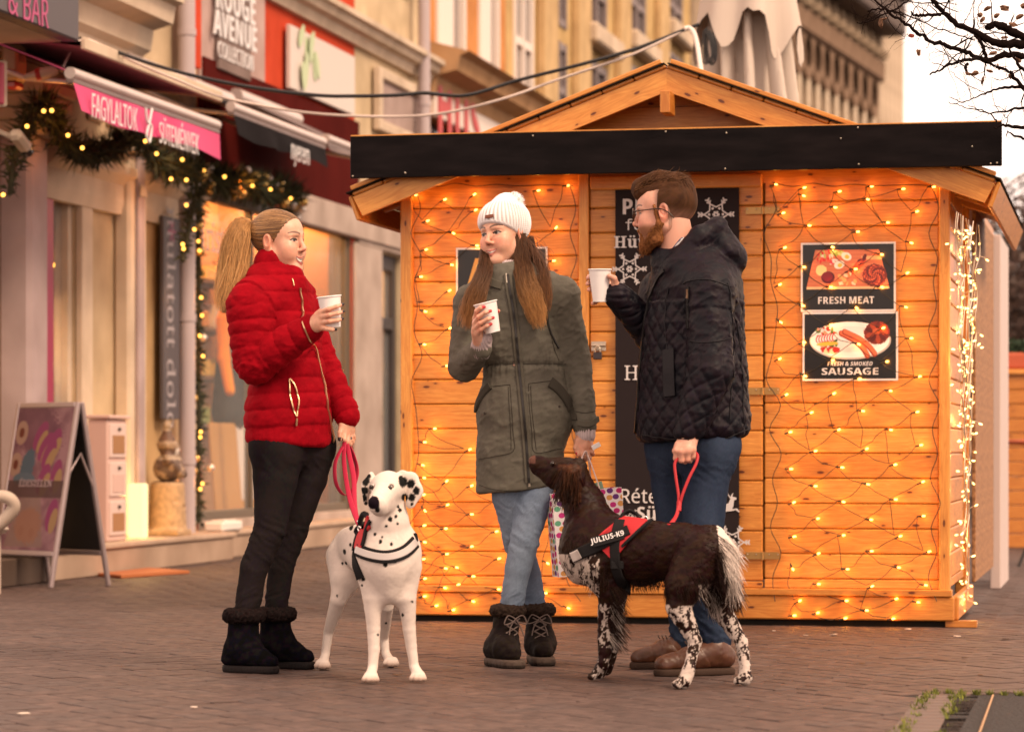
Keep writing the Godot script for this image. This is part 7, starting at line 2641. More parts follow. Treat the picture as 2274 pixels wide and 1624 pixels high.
	f.tint = func(p: Vector3,n: Vector3) -> Color:
		var q:=p - Vector3(0,0.06,-0.115)
		var v:=noise_b.get_noise_2d(atan2(q.x,q.y)*15.0,q.length()*5.0)
		return Color(0.105,0.048,0.020).lerp(Color(0.42,0.23,0.09),clampf(0.22 + v*0.9 - p.z*2.4 + p.y*1.2,0,1))
	f.has_tint = true
	var hair:=empty_part("hair",hair_m,t)
	solid(f,0.0026,hair,hf)
	var s:=st()
	var tie:=hf*Vector3(0,0.062,-0.116)
	var tail:=[tie,tie + Vector3(-0.025,0.012,0.006),V(534,506,0.01),V(522,548,0.02),V(515,600,0.03),V(506,648,0.035),V(497,694,0.03)]
	strands(s,tail,[0.013,0.024,0.038,0.047,0.052,0.048,0.024],2200,0.0009,Color(0.50,0.26,0.095),Color(0.82,0.49,0.20),rng,0.014,0.7)
	tube(s,curve(tail,4),curve1([0.01,0.018,0.028,0.036,0.04,0.034,0.008],4),10,0.7,Vector3.RIGHT,range(25).map(func(_k): return Color(0.34,0.18,0.07)))
	put("ponytail",s.commit(),hair_m,t)
	var ring: Array = []
	var dirt:=(tail[1] - tail[0]).normalized() as Vector3
	var rx:=dirt.cross(Vector3.BACK).normalized()
	for k in 13: ring.append(tie + dirt*0.006 + rx*cos(k*TAU / 12)*0.019 + Vector3.BACK*sin(k*TAU / 12)*0.019)
	put("hair_tie",tube_mesh(ring,0.006,7),mat("black_elastic",Color(0.012,0.012,0.013),0.7),t)
	ring = []
	for k in 13: ring.append(hf*Vector3(-0.079,-0.055 + cos(k*TAU / 12)*0.017,0.0 + sin(k*TAU / 12)*0.017))
	put("earring",tube_mesh(ring,0.0014,6),mat("silver",Color(0.8,0.76,0.72),0.15,{"metallic": 1.0}),t)
	var pink:=mat("leash_red",Color(0.42,0.008,0.045),0.7)
	var lt:=thing("leash","flat crimson leash hanging in a loop from the hand to the spotted dog","leash",O0)
	var lp:=func(pts: Array) -> Array: return curve(pts.map(func(q): return V(q[0],q[1],q[2])),7)
	put("loop",tube_mesh(lp.call([[766,984,0.01],[752,1006,0.03],[743,1032,0.04],[745,1070,0.05],[760,1096,0.05],[778,1094,0.04],[790,1064,0.02],[792,1040,0.0],[784,1010,-0.01],[772,985,-0.02]]),0.0095,8,0.2,Vector3(0.75,0,0.65)),pink,lt)
	put("strap",tube_mesh(lp.call([[764,980,0.01],[763,1020,0.05],[768,1065,0.12],[776,1105,0.2],[787,1140,0.3],[797,1164,0.38]]),0.0095,8,0.2,Vector3(0.8,0,0.6)),pink,lt)
	put("strap",tube_mesh(lp.call([[768,980,0.0],[776,1015,0.04],[785,1060,0.12],[786,1105,0.2],[789,1140,0.3],[797,1164,0.38]]),0.0095,8,0.2,Vector3(0.9,0,0.4)),pink,lt)
	put("clip",tube_mesh(lp.call([[795,1156,0.37],[799,1166,0.385],[803,1172,0.39]]),0.006,8),mat("silver",Color(0.8,0.76,0.72),0.15,{"metallic": 1.0}),lt)
	put("buckle",tube_mesh(lp.call([[764,1048,0.075],[769,1066,0.118]]),0.0055,8),mat("silver",Color(0.8,0.76,0.72),0.15,{"metallic": 1.0}),lt)

func boot(t: Node3D,cuff: Vector3,ankle: Vector3,heel: Vector3,toe: Vector3,floor_px: float,z: float) -> void:
	var b:=thing_part("boot",t,Vector3.ZERO)
	var suede:=tinted("black_suede",0.95,{"metallic_specular": 0.12})
	var f:=Field.new()
	var dir:=toe - heel
	dir.y = 0
	var side:=dir.cross(Vector3.UP).normalized()
	var y0:=0.028
	f.cap(cuff - Vector3(0,0.012,0),ankle,0.056,0.057,0.02)
	f.cap(ankle,heel + Vector3(0.01,0.012,0),0.056,0.048,0.03)
	f.chain([Vector3(heel.x + 0.012,y0 + 0.03,heel.z),heel.lerp(toe,0.5)*Vector3(1,0,1) + Vector3(0,y0 + 0.03,0),toe*Vector3(1,0,1) + Vector3(0,y0 + 0.012,0)],[0.045,0.045,0.032],0.03)
	f.cap(ankle + dir*0.15,heel.lerp(toe,0.6)*Vector3(1,0,1) + Vector3(0,y0 + 0.035,0),0.045,0.035,0.04)
	f.slab(Vector3(heel.x,y0 - 0.1,heel.z),Vector3(0.5,0.1,0.5),0.002,0.004,Basis.IDENTITY,true)
	f.disp = func(p: Vector3,n: Vector3) -> float:
		var w:=exp(-pow((p.y - ankle.y + 0.01) / 0.05,2))
		return 0.004*w*noise_b.get_noise_3d(p.x*12,p.y*32,p.z*12) + 0.001*noise_a.get_noise_3dv(p*30.0)
	f.has_disp = true
	f.tint = func(p: Vector3,n: Vector3) -> Color: return Color(0.0075,0.007,0.0085)*(1.0 + 0.5*noise_a.get_noise_3dv(p*25.0))
	f.has_tint = true
	solid(f,0.0065,empty_part("upper",suede,b))
	var sole:=Field.new()
	sole.cap(Vector3(heel.x + 0.008,0.016,heel.z),Vector3(toe.x - 0.004,0.016,toe.z),0.048,0.040,0.01)
	sole.slab(Vector3(heel.x,y0 + 0.1,heel.z),Vector3(0.5,0.1,0.5),0.002,0.005,Basis.IDENTITY,true)
	sole.slab(Vector3(heel.x,-0.1,heel.z),Vector3(0.5,0.1,0.5),0.001,0.004,Basis.IDENTITY,true)
	sole.tint = func(p: Vector3,n: Vector3) -> Color: return Color(0.016,0.013,0.013)*(0.75 + 0.5*absf(sin((p.x + p.y*2.0)*260.0)))
	sole.has_tint = true
	solid(sole,0.006,empty_part("sole",tinted("black_rubber",0.7,{"metallic_specular": 0.25}),b))
	var fur:=Field.new()
	for k in 14:
		var a:=TAU*k / 14
		var a2:=TAU*(k + 1) / 14
		fur.cap(cuff + Vector3(cos(a)*0.052,0.0,sin(a)*0.052),cuff + Vector3(cos(a2)*0.052,0.0,sin(a2)*0.052),0.024,0.024,0.012)
	fur.disp = func(p: Vector3,n: Vector3) -> float: return 0.007*noise_b.get_noise_3dv(p*75.0)
	fur.has_disp = true
	fur.tint = func(p: Vector3,n: Vector3) -> Color: return Color(0.014,0.010,0.010)*(1.0 + 0.8*noise_b.get_noise_3dv(p*75.0))
	fur.has_tint = true
	solid(fur,0.005,empty_part("fur_cuff",suede,b))

func green_woman() -> void:
	var t:=figure("person","person in a long olive parka, white bobble hat and pale jeans, holding a gift bag","person",1160,10.95)
	var skin_m:=tinted("skin",0.46,{"subsurf_scatter_enabled": true,"subsurf_scatter_strength": 0.12})
	var skin:=Color(0.65,0.355,0.245)
	var rng:=RandomNumberGenerator.new()
	rng.seed = 202
	var body:=empty_part("body",skin_m,t)
	var hf:=head_frame(1117,523,0.0,Vector3(-0.62,0.0,0.79),0.10,0.98)
	var no_extra:=func(p: Vector3,_n: Vector3,c: Color) -> Color: return c
	solid(skull(0.8,0.0045,skin,Color(0.44,0.13,0.11),Color(0.02,0.009,0.006),Color(0.025,0.014,0.009),no_extra,false,-0.003),0.0019,body,hf)
	var f:=Field.new()
	f.cap(hf*Vector3(0,-0.05,-0.015),V(1118,632),0.048,0.054,0.02)
	f.chain([V(1130,650),V(1145,745),V(1160,850),V(1160,900)],[0.08,0.1,0.1,0.1],0.05)
	f.chain([V(1048,668,0.0),V(1030,808,0.05),V(1068,768,0.2)],[0.04,0.036,0.026],0.02)
	f.chain([V(1244,662,0),V(1285,805,-0.02),V(1300,965,0.04)],[0.04,0.036,0.026],0.02)
	f.tint = func(_p: Vector3,_n: Vector3) -> Color: return skin
	f.has_tint = true
	solid(f,0.011,body)
	f = Field.new()
	var fr:=[[V(1055,706,0.262),V(1058,690,0.288),V(1067,683,0.3),V(1075,681,0.3)],[V(1054,718,0.268),V(1062,703,0.297),V(1077,693,0.308),V(1089,690,0.303)],[V(1054,730,0.266),V(1066,717,0.297),V(1083,708,0.308),V(1095,705,0.302)],[V(1057,741,0.258),V(1068,731,0.286),V(1080,723,0.297),V(1090,719,0.294)]]
	var tips:=hand(f,V(1068,765,0.205),0.027,fr,[V(1072,735,0.2),V(1092,706,0.2),V(1106,690,0.215)],0.9)
	hand_tint(f,skin,tips,Color(0.46,0.012,0.03),Vector3(0,0.25,1),[fr[0][1],fr[1][1],fr[2][1],fr[3][1]])
	solid(f,0.0025,body)
	cup("white paper cup in the hand of the person in the olive parka",V(1077,671,0.255),V(1094,738,0.25),0.0425,0.028)
	f = Field.new()
	fr = [[V(1285,989,0.055),V(1285,1008,0.065),V(1292,1017,0.045),V(1297,1007,0.03)],[V(1294,993,0.06),V(1295,1013,0.068),V(1300,1020,0.048),V(1304,1009,0.032)],[V(1303,993,0.055),V(1305,1012,0.062),V(1309,1017,0.042),V(1311,1006,0.028)],[V(1311,988,0.045),V(1314,1003,0.05),V(1316,1008,0.034),V(1315,999,0.022)]]
	tips = hand(f,V(1299,960,0.04),0.028,fr,[V(1283,978,0.05),V(1278,994,0.058),V(1282,1008,0.06)],0.92)
	hand_tint(f,skin*Color(0.86,0.78,0.74),tips,Color(0.46,0.012,0.03),Vector3(0,0,1),[fr[0][0],fr[1][0],fr[2][0],fr[3][0]])
	solid(f,0.0025,body)
	var olive:=Color(0.104,0.097,0.078)
	var canvas:=tinted("olive_canvas",0.72,{"metallic_specular": 0.3})
	f = Field.new()
	f.chain([V(1142,650),V(1143,690),V(1150,750),V(1166,815),V(1166,915),V(1154,1000),V(1150,1100)],[0.128,0.158,0.160,0.148,0.182,0.160,0.158],0.04,Vector3(0,0,1),0.7)
	f.cap(V(1113,632,0.01),V(1113,600,0.02),0.07,0.058,0.03)
	f.cap(V(1125,640),V(1052,668,0),0.075,0.064,0.06)
	f.cap(V(1140,635),V(1242,655,0),0.08,0.07,0.06)
	var la:=[V(1244,660,0),V(1278,800,-0.02),V(1299,945,0.035)]
	f.chain(la,[0.071,0.058,0.044],0.028)
	var ra:=[V(1044,674,0.0),V(1031,810,0.06),V(1067,776,0.19)]
	f.chain(ra,[0.063,0.06,0.04],0.024)
	f.ball(V(1168,606,-0.05),Vector3(0.075,0.05,0.065),0.03,Basis(Vector3.BACK,-0.3))
	f.ball(V(1100,606,-0.07),Vector3(0.06,0.04,0.05),0.03)
	f.cap(hf*Vector3(0,-0.2,-0.0),hf*Vector3(0,-0.06,0.02),0.052,0.056,0.01,Vector3.ZERO,1.0,true)
	f.slab(V(1150,1090) - Vector3(0,0.25,0),Vector3(0.5,0.25,0.5),0.01,0.012,Basis(Vector3.BACK,0.075),true)
	var waist:=V(0,811).y
	f.disp = func(p: Vector3,n: Vector3) -> float:
		var b1:=seg_t(p,la[0],la[1])
		var b2:=seg_t(p,la[1],la[2])
		var a1:=seg_t(p,ra[0],ra[1])
		var a2:=seg_t(p,ra[1],ra[2])
		var arm:=minf(minf(a1.y - 0.068,a2.y - 0.058),minf(b1.y - 0.072,b2.y - 0.058))
		var d:=0.003*noise_a.get_noise_3dv(p*6.0) + 0.0008*noise_b.get_noise_3dv(p*40.0)
		if arm < 0.006:
			return d + folds(p,3.5 if b1.y < a1.y else -3.5,0.0046)
		var w:=exp(-pow((p.y - waist) / 0.009,2))
		var g:=exp(-pow((p.y - waist) / 0.045,2))
		d += -0.007*w + 0.005*g*noise_b.get_noise_3d(p.x*50,p.y*5,p.z*50)
		return d + folds(p,2.0,0.004)
	f.has_disp = true
	f.tint = func(p: Vector3,n: Vector3) -> Color: return olive*(1.0 + 0.22*noise_a.get_noise_3dv(p*11.0) + 0.10*noise_b.get_noise_3dv(p*90.0))
	f.has_tint = true
	var coat_:=empty_part("parka",canvas,t)
	solid(f,0.0056,coat_)
	var dark:=mat("olive_dark",Color(0.05,0.045,0.036),0.8,{"metallic_specular": 0.2})
	var edge:=mat("olive_edge",Color(0.09,0.083,0.066),0.8,{"metallic_specular": 0.2})
	var teeth:=mat("zip_dark",Color(0.022,0.020,0.019),0.4,{"metallic": 0.4})
	var zip:=[[1127,610],[1133,650],[1140,692],[1146,745],[1151,798],[1156,850],[1161,901],[1167,965],[1171,1028],[1174,1072]]
	ribbon("zip_facing",f,zip.map(func(q): return [q[0] - 5,q[1]]),0.012,edge,coat_,0.004,0.002,14)
	ribbon("zip_facing",f,zip.map(func(q): return [q[0] + 5,q[1]]),0.012,edge,coat_,0.004,0.002,14)
	ribbon("front_zip",f,zip,0.009,teeth,coat_,0.006,0.003,14)
	ribbon("zip_pull",f,[[1174,1064],[1175,1080]],0.008,mat("zinc",Color(0.5,0.44,0.36),0.4,{"metallic": 0.8}),coat_,0.004,0.003)
	ribbon("zip_pull",f,[[1124,608],[1125,618],[1126,628]],0.006,mat("zinc",Color(0.5,0.44,0.36),0.4,{"metallic": 0.8}),coat_,0.004,0.003)
	ribbon("pocket_flap",f,[[1221,848],[1240,864],[1256,884],[1268,908],[1272,930]],0.042,dark,coat_,0.003,0.006)
	ribbon("pocket_flap",f,[[1089,856],[1074,872],[1061,894],[1054,920],[1054,944]],0.030,dark,coat_,0.003,0.006)
	var s:=st()
	for l in [[[1173,851],[1222,845]],[[1173,851],[1175,900],[1181,960],[1186,1003],[1230,998],[1272,990]],[[1178,856],[1180,902],[1186,958],[1190,998]],[[1132,853],[1089,858]],[[1132,853],[1136,905],[1139,960],[1140,1000],[1100,1012],[1056,1020]],[[1128,858],[1131,905],[1134,960],[1135,996]],[[1064,1076],[1100,1086],[1150,1088],[1200,1080],[1228,1072]],[[1212,684],[1214,716],[1222,742],[1239,774]],[[1210,640],[1216,700],[1226,760],[1240,800]],[[1081,812],[1110,806],[1150,808],[1200,806],[1256,808]],[[1272,912],[1300,916],[1322,912]],[[1060,648],[1064,700],[1072,750]]]: seam(s,f,l,0.0013,0.0006)
	put("stitching",s.commit(),dark,coat_)
	ribbon("chest_pocket_zip",f,[[1213,690],[1216,720],[1224,745],[1238,773]],0.006,teeth,coat_,0.002,0.003)
	ribbon("cuff_strap",f,[[1284,938],[1300,942],[1316,938],[1324,930]],0.022,edge,coat_,0.003,0.004)
	for q in [[1105,630,0.008],[1077,916,0.005],[1242,902,0.005],[1313,939,0.008],[1260,906,0.005],[1058,900,0.005]]: stud("snap",f,q[0],q[1],q[2],mat("snap_dark",Color(0.05,0.042,0.034),0.35,{"metallic": 0.5}),coat_)
	ribbon("collar_flap",f,[[1082,622],[1098,630],[1114,634]],0.030,edge,coat_,0.003,0.005)
	var knit:=tinted("pale_knit",0.95)
	for q in [[V(1066,779,0.185),V(1071,752,0.215),0.038,0.035],[V(1299,950,0.035),V(1300,966,0.04),0.039,0.036]]:
		f = Field.new()
		f.cap(q[0],q[1],q[2],q[3],0.006)
		knitted(f)
		solid(f,0.0036,empty_part("sweater_cuff",knit,t))
	f = Field.new()
	for k in 12:
		var a:=TAU*k / 12
		var b:=TAU*(k + 1) / 12
		f.cap(hf*Vector3(cos(a)*0.058,-0.112 + 0.0*sin(a),sin(a)*0.056 - 0.004),hf*Vector3(cos(b)*0.058,-0.112,sin(b)*0.056 - 0.004),0.011,0.011,0.006)
	knitted(f)
	solid(f,0.0036,empty_part("sweater_collar",knit,t))
	f = Field.new()
	f.ball(Vector3(0,0.052,-0.022),Vector3(0.089,0.094,0.106),0.01)
	f.ball(Vector3(0,0.052,0.028),Vector3(0.0755,0.072,0.070),0.02)
	f.cap(Vector3(0,0.10,-0.03),Vector3(0,0.118,-0.035),0.068,0.05,0.03)
	f.slab(Vector3(0,0.042,0.09) + Vector3(0,-0.905,0.425)*0.15,Vector3(0.3,0.15,0.3),0.003,0.006,Basis(Vector3.RIGHT,Vector3(0,0.905,-0.425),Vector3(0,0.425,0.905)),true)
	f.disp = func(p: Vector3,n: Vector3) -> float:
		var a:=atan2(p.x,p.z + 0.022)
		var rim:=smoothstep(0.05,0.04,p.y - 0.47*(p.z - 0.09))
		return smoothstep(0.7,0.2,n.dot(Vector3(0,-0.905,0.425)))*(0.0024*sin(a*44.0)*smoothstep(0.15,0.10,p.y)*(1.0 - 0.7*rim) + 0.0035*rim + 0.0005*sin(p.y*900.0))
	f.has_disp = true
	f.tint = func(p: Vector3,n: Vector3) -> Color:
		var a:=atan2(p.x,p.z + 0.022)
		var band:=smoothstep(0.042,0.052,p.y - 0.47*(p.z - 0.09))*smoothstep(0.14,0.12,p.y)
		return Color(0.78,0.76,0.77).lerp(Color(0.42,0.37,0.36),0.75*band*smoothstep(0.1,-0.7,sin(a*44.0)))*(1.0 + 0.05*noise_b.get_noise_3dv(p*200.0))
	f.has_tint = true
	var hat:=empty_part("bobble_hat",knit,t)
	solid(f,0.0024,hat,hf)
	f = Field.new()
	f.ball(V(1141,447,-0.03),Vector3(0.034,0.034,0.034),0.01)
	f.disp = func(p: Vector3,n: Vector3) -> float: return 0.006*noise_b.get_noise_3dv(p*170.0)
	f.has_disp = true
	f.tint = func(p: Vector3,n: Vector3) -> Color: return Color(0.80,0.77,0.77)*(1.0 + 0.14*noise_b.get_noise_3dv(p*170.0))
	f.has_tint = true
	solid(f,0.0028,hat)
	s = st()
	for k in 500:
		var d:=Vector3(rng.randfn(),rng.randfn(),rng.randfn()).normalized()
		var o:=V(1141,447,-0.03)
		tube(s,[o + d*0.03,o + d*rng.randf_range(0.036,0.043) + Vector3(rng.randfn(0,0.003),-0.002,0)],[0.0014,0.0007],3,1.0,Vector3.ZERO,[Color(0.8,0.77,0.77),Color(0.8,0.77,0.77)],false)
	put("bobble_yarn",s.commit(),knit,t)
	var lf:=hf*Transform3D(Basis(Vector3.UP,0.18)*Basis(Vector3.RIGHT,-0.2),Vector3(0.017,0.066,0.0985))
	put("hat_patch",box_mesh(Vector3(0.036,0.014,0.004),0.0015),mat("leather_patch",Color(0.16,0.045,0.02),0.6),t,lf)
	var hair_m:=tinted("hair",0.45,{"metallic_specular": 0.4})
	s = st()
	strands(s,[hf*Vector3(-0.062,-0.0,0.02),V(1078,590,0.075),V(1066,630,0.125),V(1052,668,0.14),V(1042,700,0.14),V(1036,724,0.14)],[0.02,0.026,0.03,0.034,0.034,0.022],1300,0.0008,Color(0.095,0.040,0.018),Color(0.46,0.22,0.08),rng,0.014,0.45)
	strands(s,[hf*Vector3(0.07,0.0,-0.01),V(1156,575,0.05),V(1165,610,0.11),V(1176,650,0.14),V(1188,685,0.15),V(1200,722,0.15)],[0.024,0.030,0.034,0.036,0.034,0.016],1600,0.0008,Color(0.105,0.045,0.019),Color(0.62,0.32,0.115),rng,0.014,0.45)
	strands(s,[hf*Vector3(0.06,-0.01,-0.06),V(1178,570,-0.0),V(1200,600,0.05),V(1208,640,0.09),V(1208,690,0.1)],[0.03,0.03,0.022,0.014,0.008],400,0.0007,Color(0.06,0.025,0.01),Color(0.28,0.12,0.045),rng,0.02,0.5)
	strands(s,[hf*Vector3(0,0.0,-0.08),V(1120,590,-0.06),V(1120,630,-0.07)],[0.07,0.07,0.05],300,0.0014,Color(0.05,0.02,0.01),Color(0.08,0.035,0.015),rng,0.01,0.5)
	for k in 70:
		var p:=hf*Vector3(0.072,rng.randf_range(-0.06,0.0),rng.randf_range(-0.06,0.0))
		var q:=p + Vector3(rng.randf_range(0.02,0.1),rng.randf_range(-0.16,-0.05),rng.randf_range(0.0,0.1))
		tube(s,curve([p,p.lerp(q,0.5) + Vector3(rng.randfn(0.012,0.012),rng.randf_range(0.0,0.03),0.01),q],5),0.0006,3,1.0,Vector3.ZERO,range(11).map(func(_k): return Color(0.12,0.05,0.022)),false)
	put("long_hair",s.commit(),hair_m,t)
	green_legs(t)
	hiking_boot(t,V(1127,1362,0.06),V(1116,1430,0.07),V(1102,1462,0.05),V(1140,1466,0.19))
	hiking_boot(t,V(1194,1360,-0.06),V(1199,1425,-0.05),V(1196,1452,-0.13),V(1206,1458,0.05))

func knitted(f: Field) -> void:
	f.disp = func(p: Vector3,n: Vector3) -> float: return 0.0016*sin((p.x + p.z*0.6)*700.0)
	f.has_disp = true
	f.tint = func(p: Vector3,n: Vector3) -> Color: return Color(0.50,0.41,0.42)*(0.9 + 0.14*sin((p.x + p.z*0.6)*700.0))
	f.has_tint = true

func green_legs(t: Node3D) -> void:
	trousers([[[V(1186,1040,0.0),0.09],[V(1185,1100,0.03),0.069],[V(1165,1200,0.06),0.053],[V(1149,1265,0.06),0.048],[V(1133,1360,0.06),0.040]],[[V(1134,1040,0.0),0.088],[V(1132,1100,0.0),0.066],[V(1152,1210,-0.05),0.053],[V(1172,1275,-0.08),0.048],[V(1190,1357,-0.06),0.043]]],tinted("denim",0.9,{"metallic_specular": 0.15}),t,Color(0.085,0.125,0.20),Color(0.22,0.28,0.36),[[V(0,1200).y,0.06,0.008,36],[V(0,1130).y,0.05,0.006,30],[V(0,1330).y,0.05,0.007,42]],0.0055)

func hiking_boot(t: Node3D,cuff: Vector3,ankle: Vector3,heel: Vector3,toe: Vector3) -> void:
	var b:=thing_part("boot",t,Vector3.ZERO)
	var leather:=tinted("brown_nubuck",0.75,{"metallic_specular": 0.25})
	var f:=Field.new()
	var dir:=toe - heel
	dir.y = 0
	dir = dir.normalized()
	var y0:=0.032
	var flat:=Vector3(1,0,1)
	f.cap(cuff,ankle,0.05,0.048,0.02)
	f.cap(ankle,heel*flat + Vector3(0,0.07,0),0.048,0.042,0.03)
	f.chain([heel*flat + Vector3(0,y0 + 0.028,0),heel.lerp(toe,0.55)*flat + Vector3(0,y0 + 0.034,0),toe*flat - dir*0.02 + Vector3(0,y0 + 0.022,0)],[0.044,0.047,0.036],0.03)
	f.cap(ankle + dir*0.015,heel.lerp(toe,0.62)*flat + Vector3(0,y0 + 0.045,0),0.046,0.034,0.04)
	f.slab(Vector3(heel.x,y0 - 0.1,heel.z),Vector3(0.5,0.1,0.5),0.002,0.004,Basis.IDENTITY,true)
	f.disp = func(p: Vector3,n: Vector3) -> float: return 0.0035*noise_b.get_noise_3d(p.x*18,p.y*30,p.z*18)
	f.has_disp = true
	f.tint = func(p: Vector3,n: Vector3) -> Color: return Color(0.012,0.008,0.007)*(1.0 + 0.6*noise_a.get_noise_3dv(p*22.0))
	f.has_tint = true
	solid(f,0.0055,empty_part("upper",leather,b))
	var sole:=Field.new()
	for q in [[0.0,0.05,0.047],[0.6,0.0,0.049],[0.95,-0.02,0.041]]: sole.cap(heel.lerp(toe,q[0])*flat + Vector3(0,0.016,0),heel.lerp(toe,minf(q[0] + 0.35,1.0))*flat + Vector3(0,0.016,0),q[2],q[2]*0.97,0.01)
	sole.slab(Vector3(heel.x,y0 + 0.1,heel.z),Vector3(0.5,0.1,0.5),0.002,0.005,Basis.IDENTITY,true)
	sole.slab(Vector3(heel.x,-0.1,heel.z),Vector3(0.5,0.1,0.5),0.001,0.004,Basis.IDENTITY,true)
	sole.disp = func(p: Vector3,n: Vector3) -> float: return -0.003*smoothstep(0.6,0.9,sin(p.x*190.0 + p.z*150.0)) if p.y < 0.02 else 0.0
	sole.has_disp = true
	sole.tint = func(p: Vector3,n: Vector3) -> Color: return Color(0.085,0.062,0.050) if p.y > 0.016 else Color(0.03,0.022,0.019)
	sole.has_tint = true
	solid(sole,0.0055,empty_part("sole",tinted("black_rubber",0.7,{"metallic_specular": 0.25}),b))
	var fur:=Field.new()
	for k in 12:
		var a:=TAU*k / 12
		var a2:=TAU*(k + 1) / 12
		fur.cap(cuff + Vector3(cos(a)*0.044,0.012,sin(a)*0.044),cuff + Vector3(cos(a2)*0.044,0.012,sin(a2)*0.044),0.021,0.021,0.012)
	fur.disp = func(p: Vector3,n: Vector3) -> float: return 0.008*noise_b.get_noise_3dv(p*85.0)
	fur.has_disp = true
	fur.tint = func(p: Vector3,n: Vector3) -> Color: return Color(0.030,0.019,0.014)*(1.0 + 0.8*noise_b.get_noise_3dv(p*85.0))
	fur.has_tint = true
	solid(fur,0.005,empty_part("fur_cuff",leather,b))
	var lace:=mat("lace_grey",Color(0.13,0.095,0.085),0.8)
	var s:=st()
	var prev:=[Vector3.ZERO,Vector3.ZERO]
	var side:=dir.cross(Vector3.UP).normalized()
	for k in 7:
		var u:=k / 6.0
		var c:=(cuff + Vector3(0,-0.015,0) + dir*0.062).lerp(ankle + dir*0.075,minf(u*1.6,1.0)).lerp(heel.lerp(toe,0.62)*flat + Vector3(0,y0 + 0.085,0),maxf(0.0,(u - 0.5)*2.0))
		var l:=c - side*0.024 - dir*0.008
		var r:=c + side*0.024 - dir*0.008
		if k:
			tube(s,curve([prev[0],(prev[0] + r) / 2 + dir*0.008,r],4),0.0028,6)
			tube(s,curve([prev[1],(prev[1] + l) / 2 + dir*0.010,l],4),0.0028,6)
		else:
			for sg in [-1,1]:
				var e:=c + dir*0.008
				tube(s,curve([e,e + side*sg*0.03 + Vector3(0,0.012,0),e + side*sg*0.045 + Vector3(0,-0.02,0),e + side*sg*0.012 + Vector3(0,-0.012,0),e],4),0.0025,6)
				tube(s,curve([e,e + side*sg*0.02 + Vector3(0,-0.03,0),e + side*sg*0.03 + dir*0.01 + Vector3(0,-0.065,0)],4),0.0025,6)
		prev = [l,r]
	put("laces",s.commit(),lace,b)

func gift_bag() -> void:
	D0 = 10.9
	O0 = at(1306,1000,10.9)
	O0.y = 0
	var c:=V(1303,1180,0)
	var b:=Basis(Vector3.UP,0.25)*Basis(Vector3.BACK,0.09)
	var t:=thing("gift_bag","white paper gift bag with colourful dots hanging behind the brown dog","bag",O0 + c,b)
	var im:=Image.create(256,360,false,Image.FORMAT_RGB8)
	im.fill(Color(0.93,0.9,0.9))
	var rng:=RandomNumberGenerator.new()
	rng.seed = 13
	for j in 13:
		for i in 9:
			paint_ellipse(im,Vector2(14 + i*29 + (j % 2)*14 + rng.randfn(0,3),14 + j*28 + rng.randfn(0,3)),Vector2(11.5,11.5),[Color(0.78,0.16,0.5),Color(0.40,0.17,0.48),Color(0.38,0.66,0.52),Color(0.86,0.62,0.34),Color(0.74,0.12,0.42)][rng.randi() % 5])
	im.generate_mipmaps()
	var m:=StandardMaterial3D.new()
	m.albedo_texture = ImageTexture.create_from_image(im)
	m.roughness = 0.5
	var w:=0.135
	var h:=0.155
	var s:=st()
	var z:=0.045
	quad(s,Vector3(-w,-h,z),Vector3(w,-h,z),Vector3(w,h,z),Vector3(-w,h,z))
	quad(s,Vector3(w,-h,-z),Vector3(-w,-h,-z),Vector3(-w,h,-z),Vector3(w,h,-z))
	for sx in [-1,1]:
		quad(s,Vector3(sx*w,-h,z*sx),Vector3(sx*(w - 0.012),-h,0),Vector3(sx*(w - 0.012),h,0),Vector3(sx*w,h,z*sx),Rect2(0,0,0.3,1))
		quad(s,Vector3(sx*(w - 0.012),-h,0),Vector3(sx*w,-h,-z*sx),Vector3(sx*w,h,-z*sx),Vector3(sx*(w - 0.012),h,0),Rect2(0.3,0,0.3,1))
	quad(s,Vector3(-w,-h,-z),Vector3(w,-h,-z),Vector3(w,-h,z),Vector3(-w,-h,z),Rect2(0,0,0.6,0.3))
	put("paper",s.commit(),m,t)
	var tissue:=st()
	for k in 5: box(tissue,Vector3(-0.05 + k*0.026,h + 0.004 + (k % 2)*0.008,-0.01 + 0.01*(k % 3)),Vector3(0.05,0.04,0.004),Basis(Vector3.UP,k*0.6)*Basis(Vector3.BACK,0.2 - k*0.1))
	put("tissue",tissue.commit(),mat("tissue_green",Color(0.22,0.34,0.24),0.8),t)
	var cord:=mat("bag_cord",Color(0.66,0.5,0.46),0.7)
	var grip:=t.transform.affine_inverse()*(O0 + V(1299,1010,0.03))
	for sg in [-1,1]: put("handle",tube_mesh(curve([Vector3(-0.05,h,z*sg),Vector3(-0.04,h + 0.03,z*sg*0.9),grip + Vector3(-0.008,0,0),grip + Vector3(0.008,0.004,0),Vector3(0.045,h + 0.03,z*sg*0.9),Vector3(0.05,h,z*sg)],5),0.0028,6),cord,t)
	boxed("tag",grip + Vector3(0.045,0.03,0),Vector3(0.035,0.018,0.004),mat("cup_paper",Color(0.80,0.77,0.76),0.55),t,Basis(Vector3.BACK,0.4),0.001)

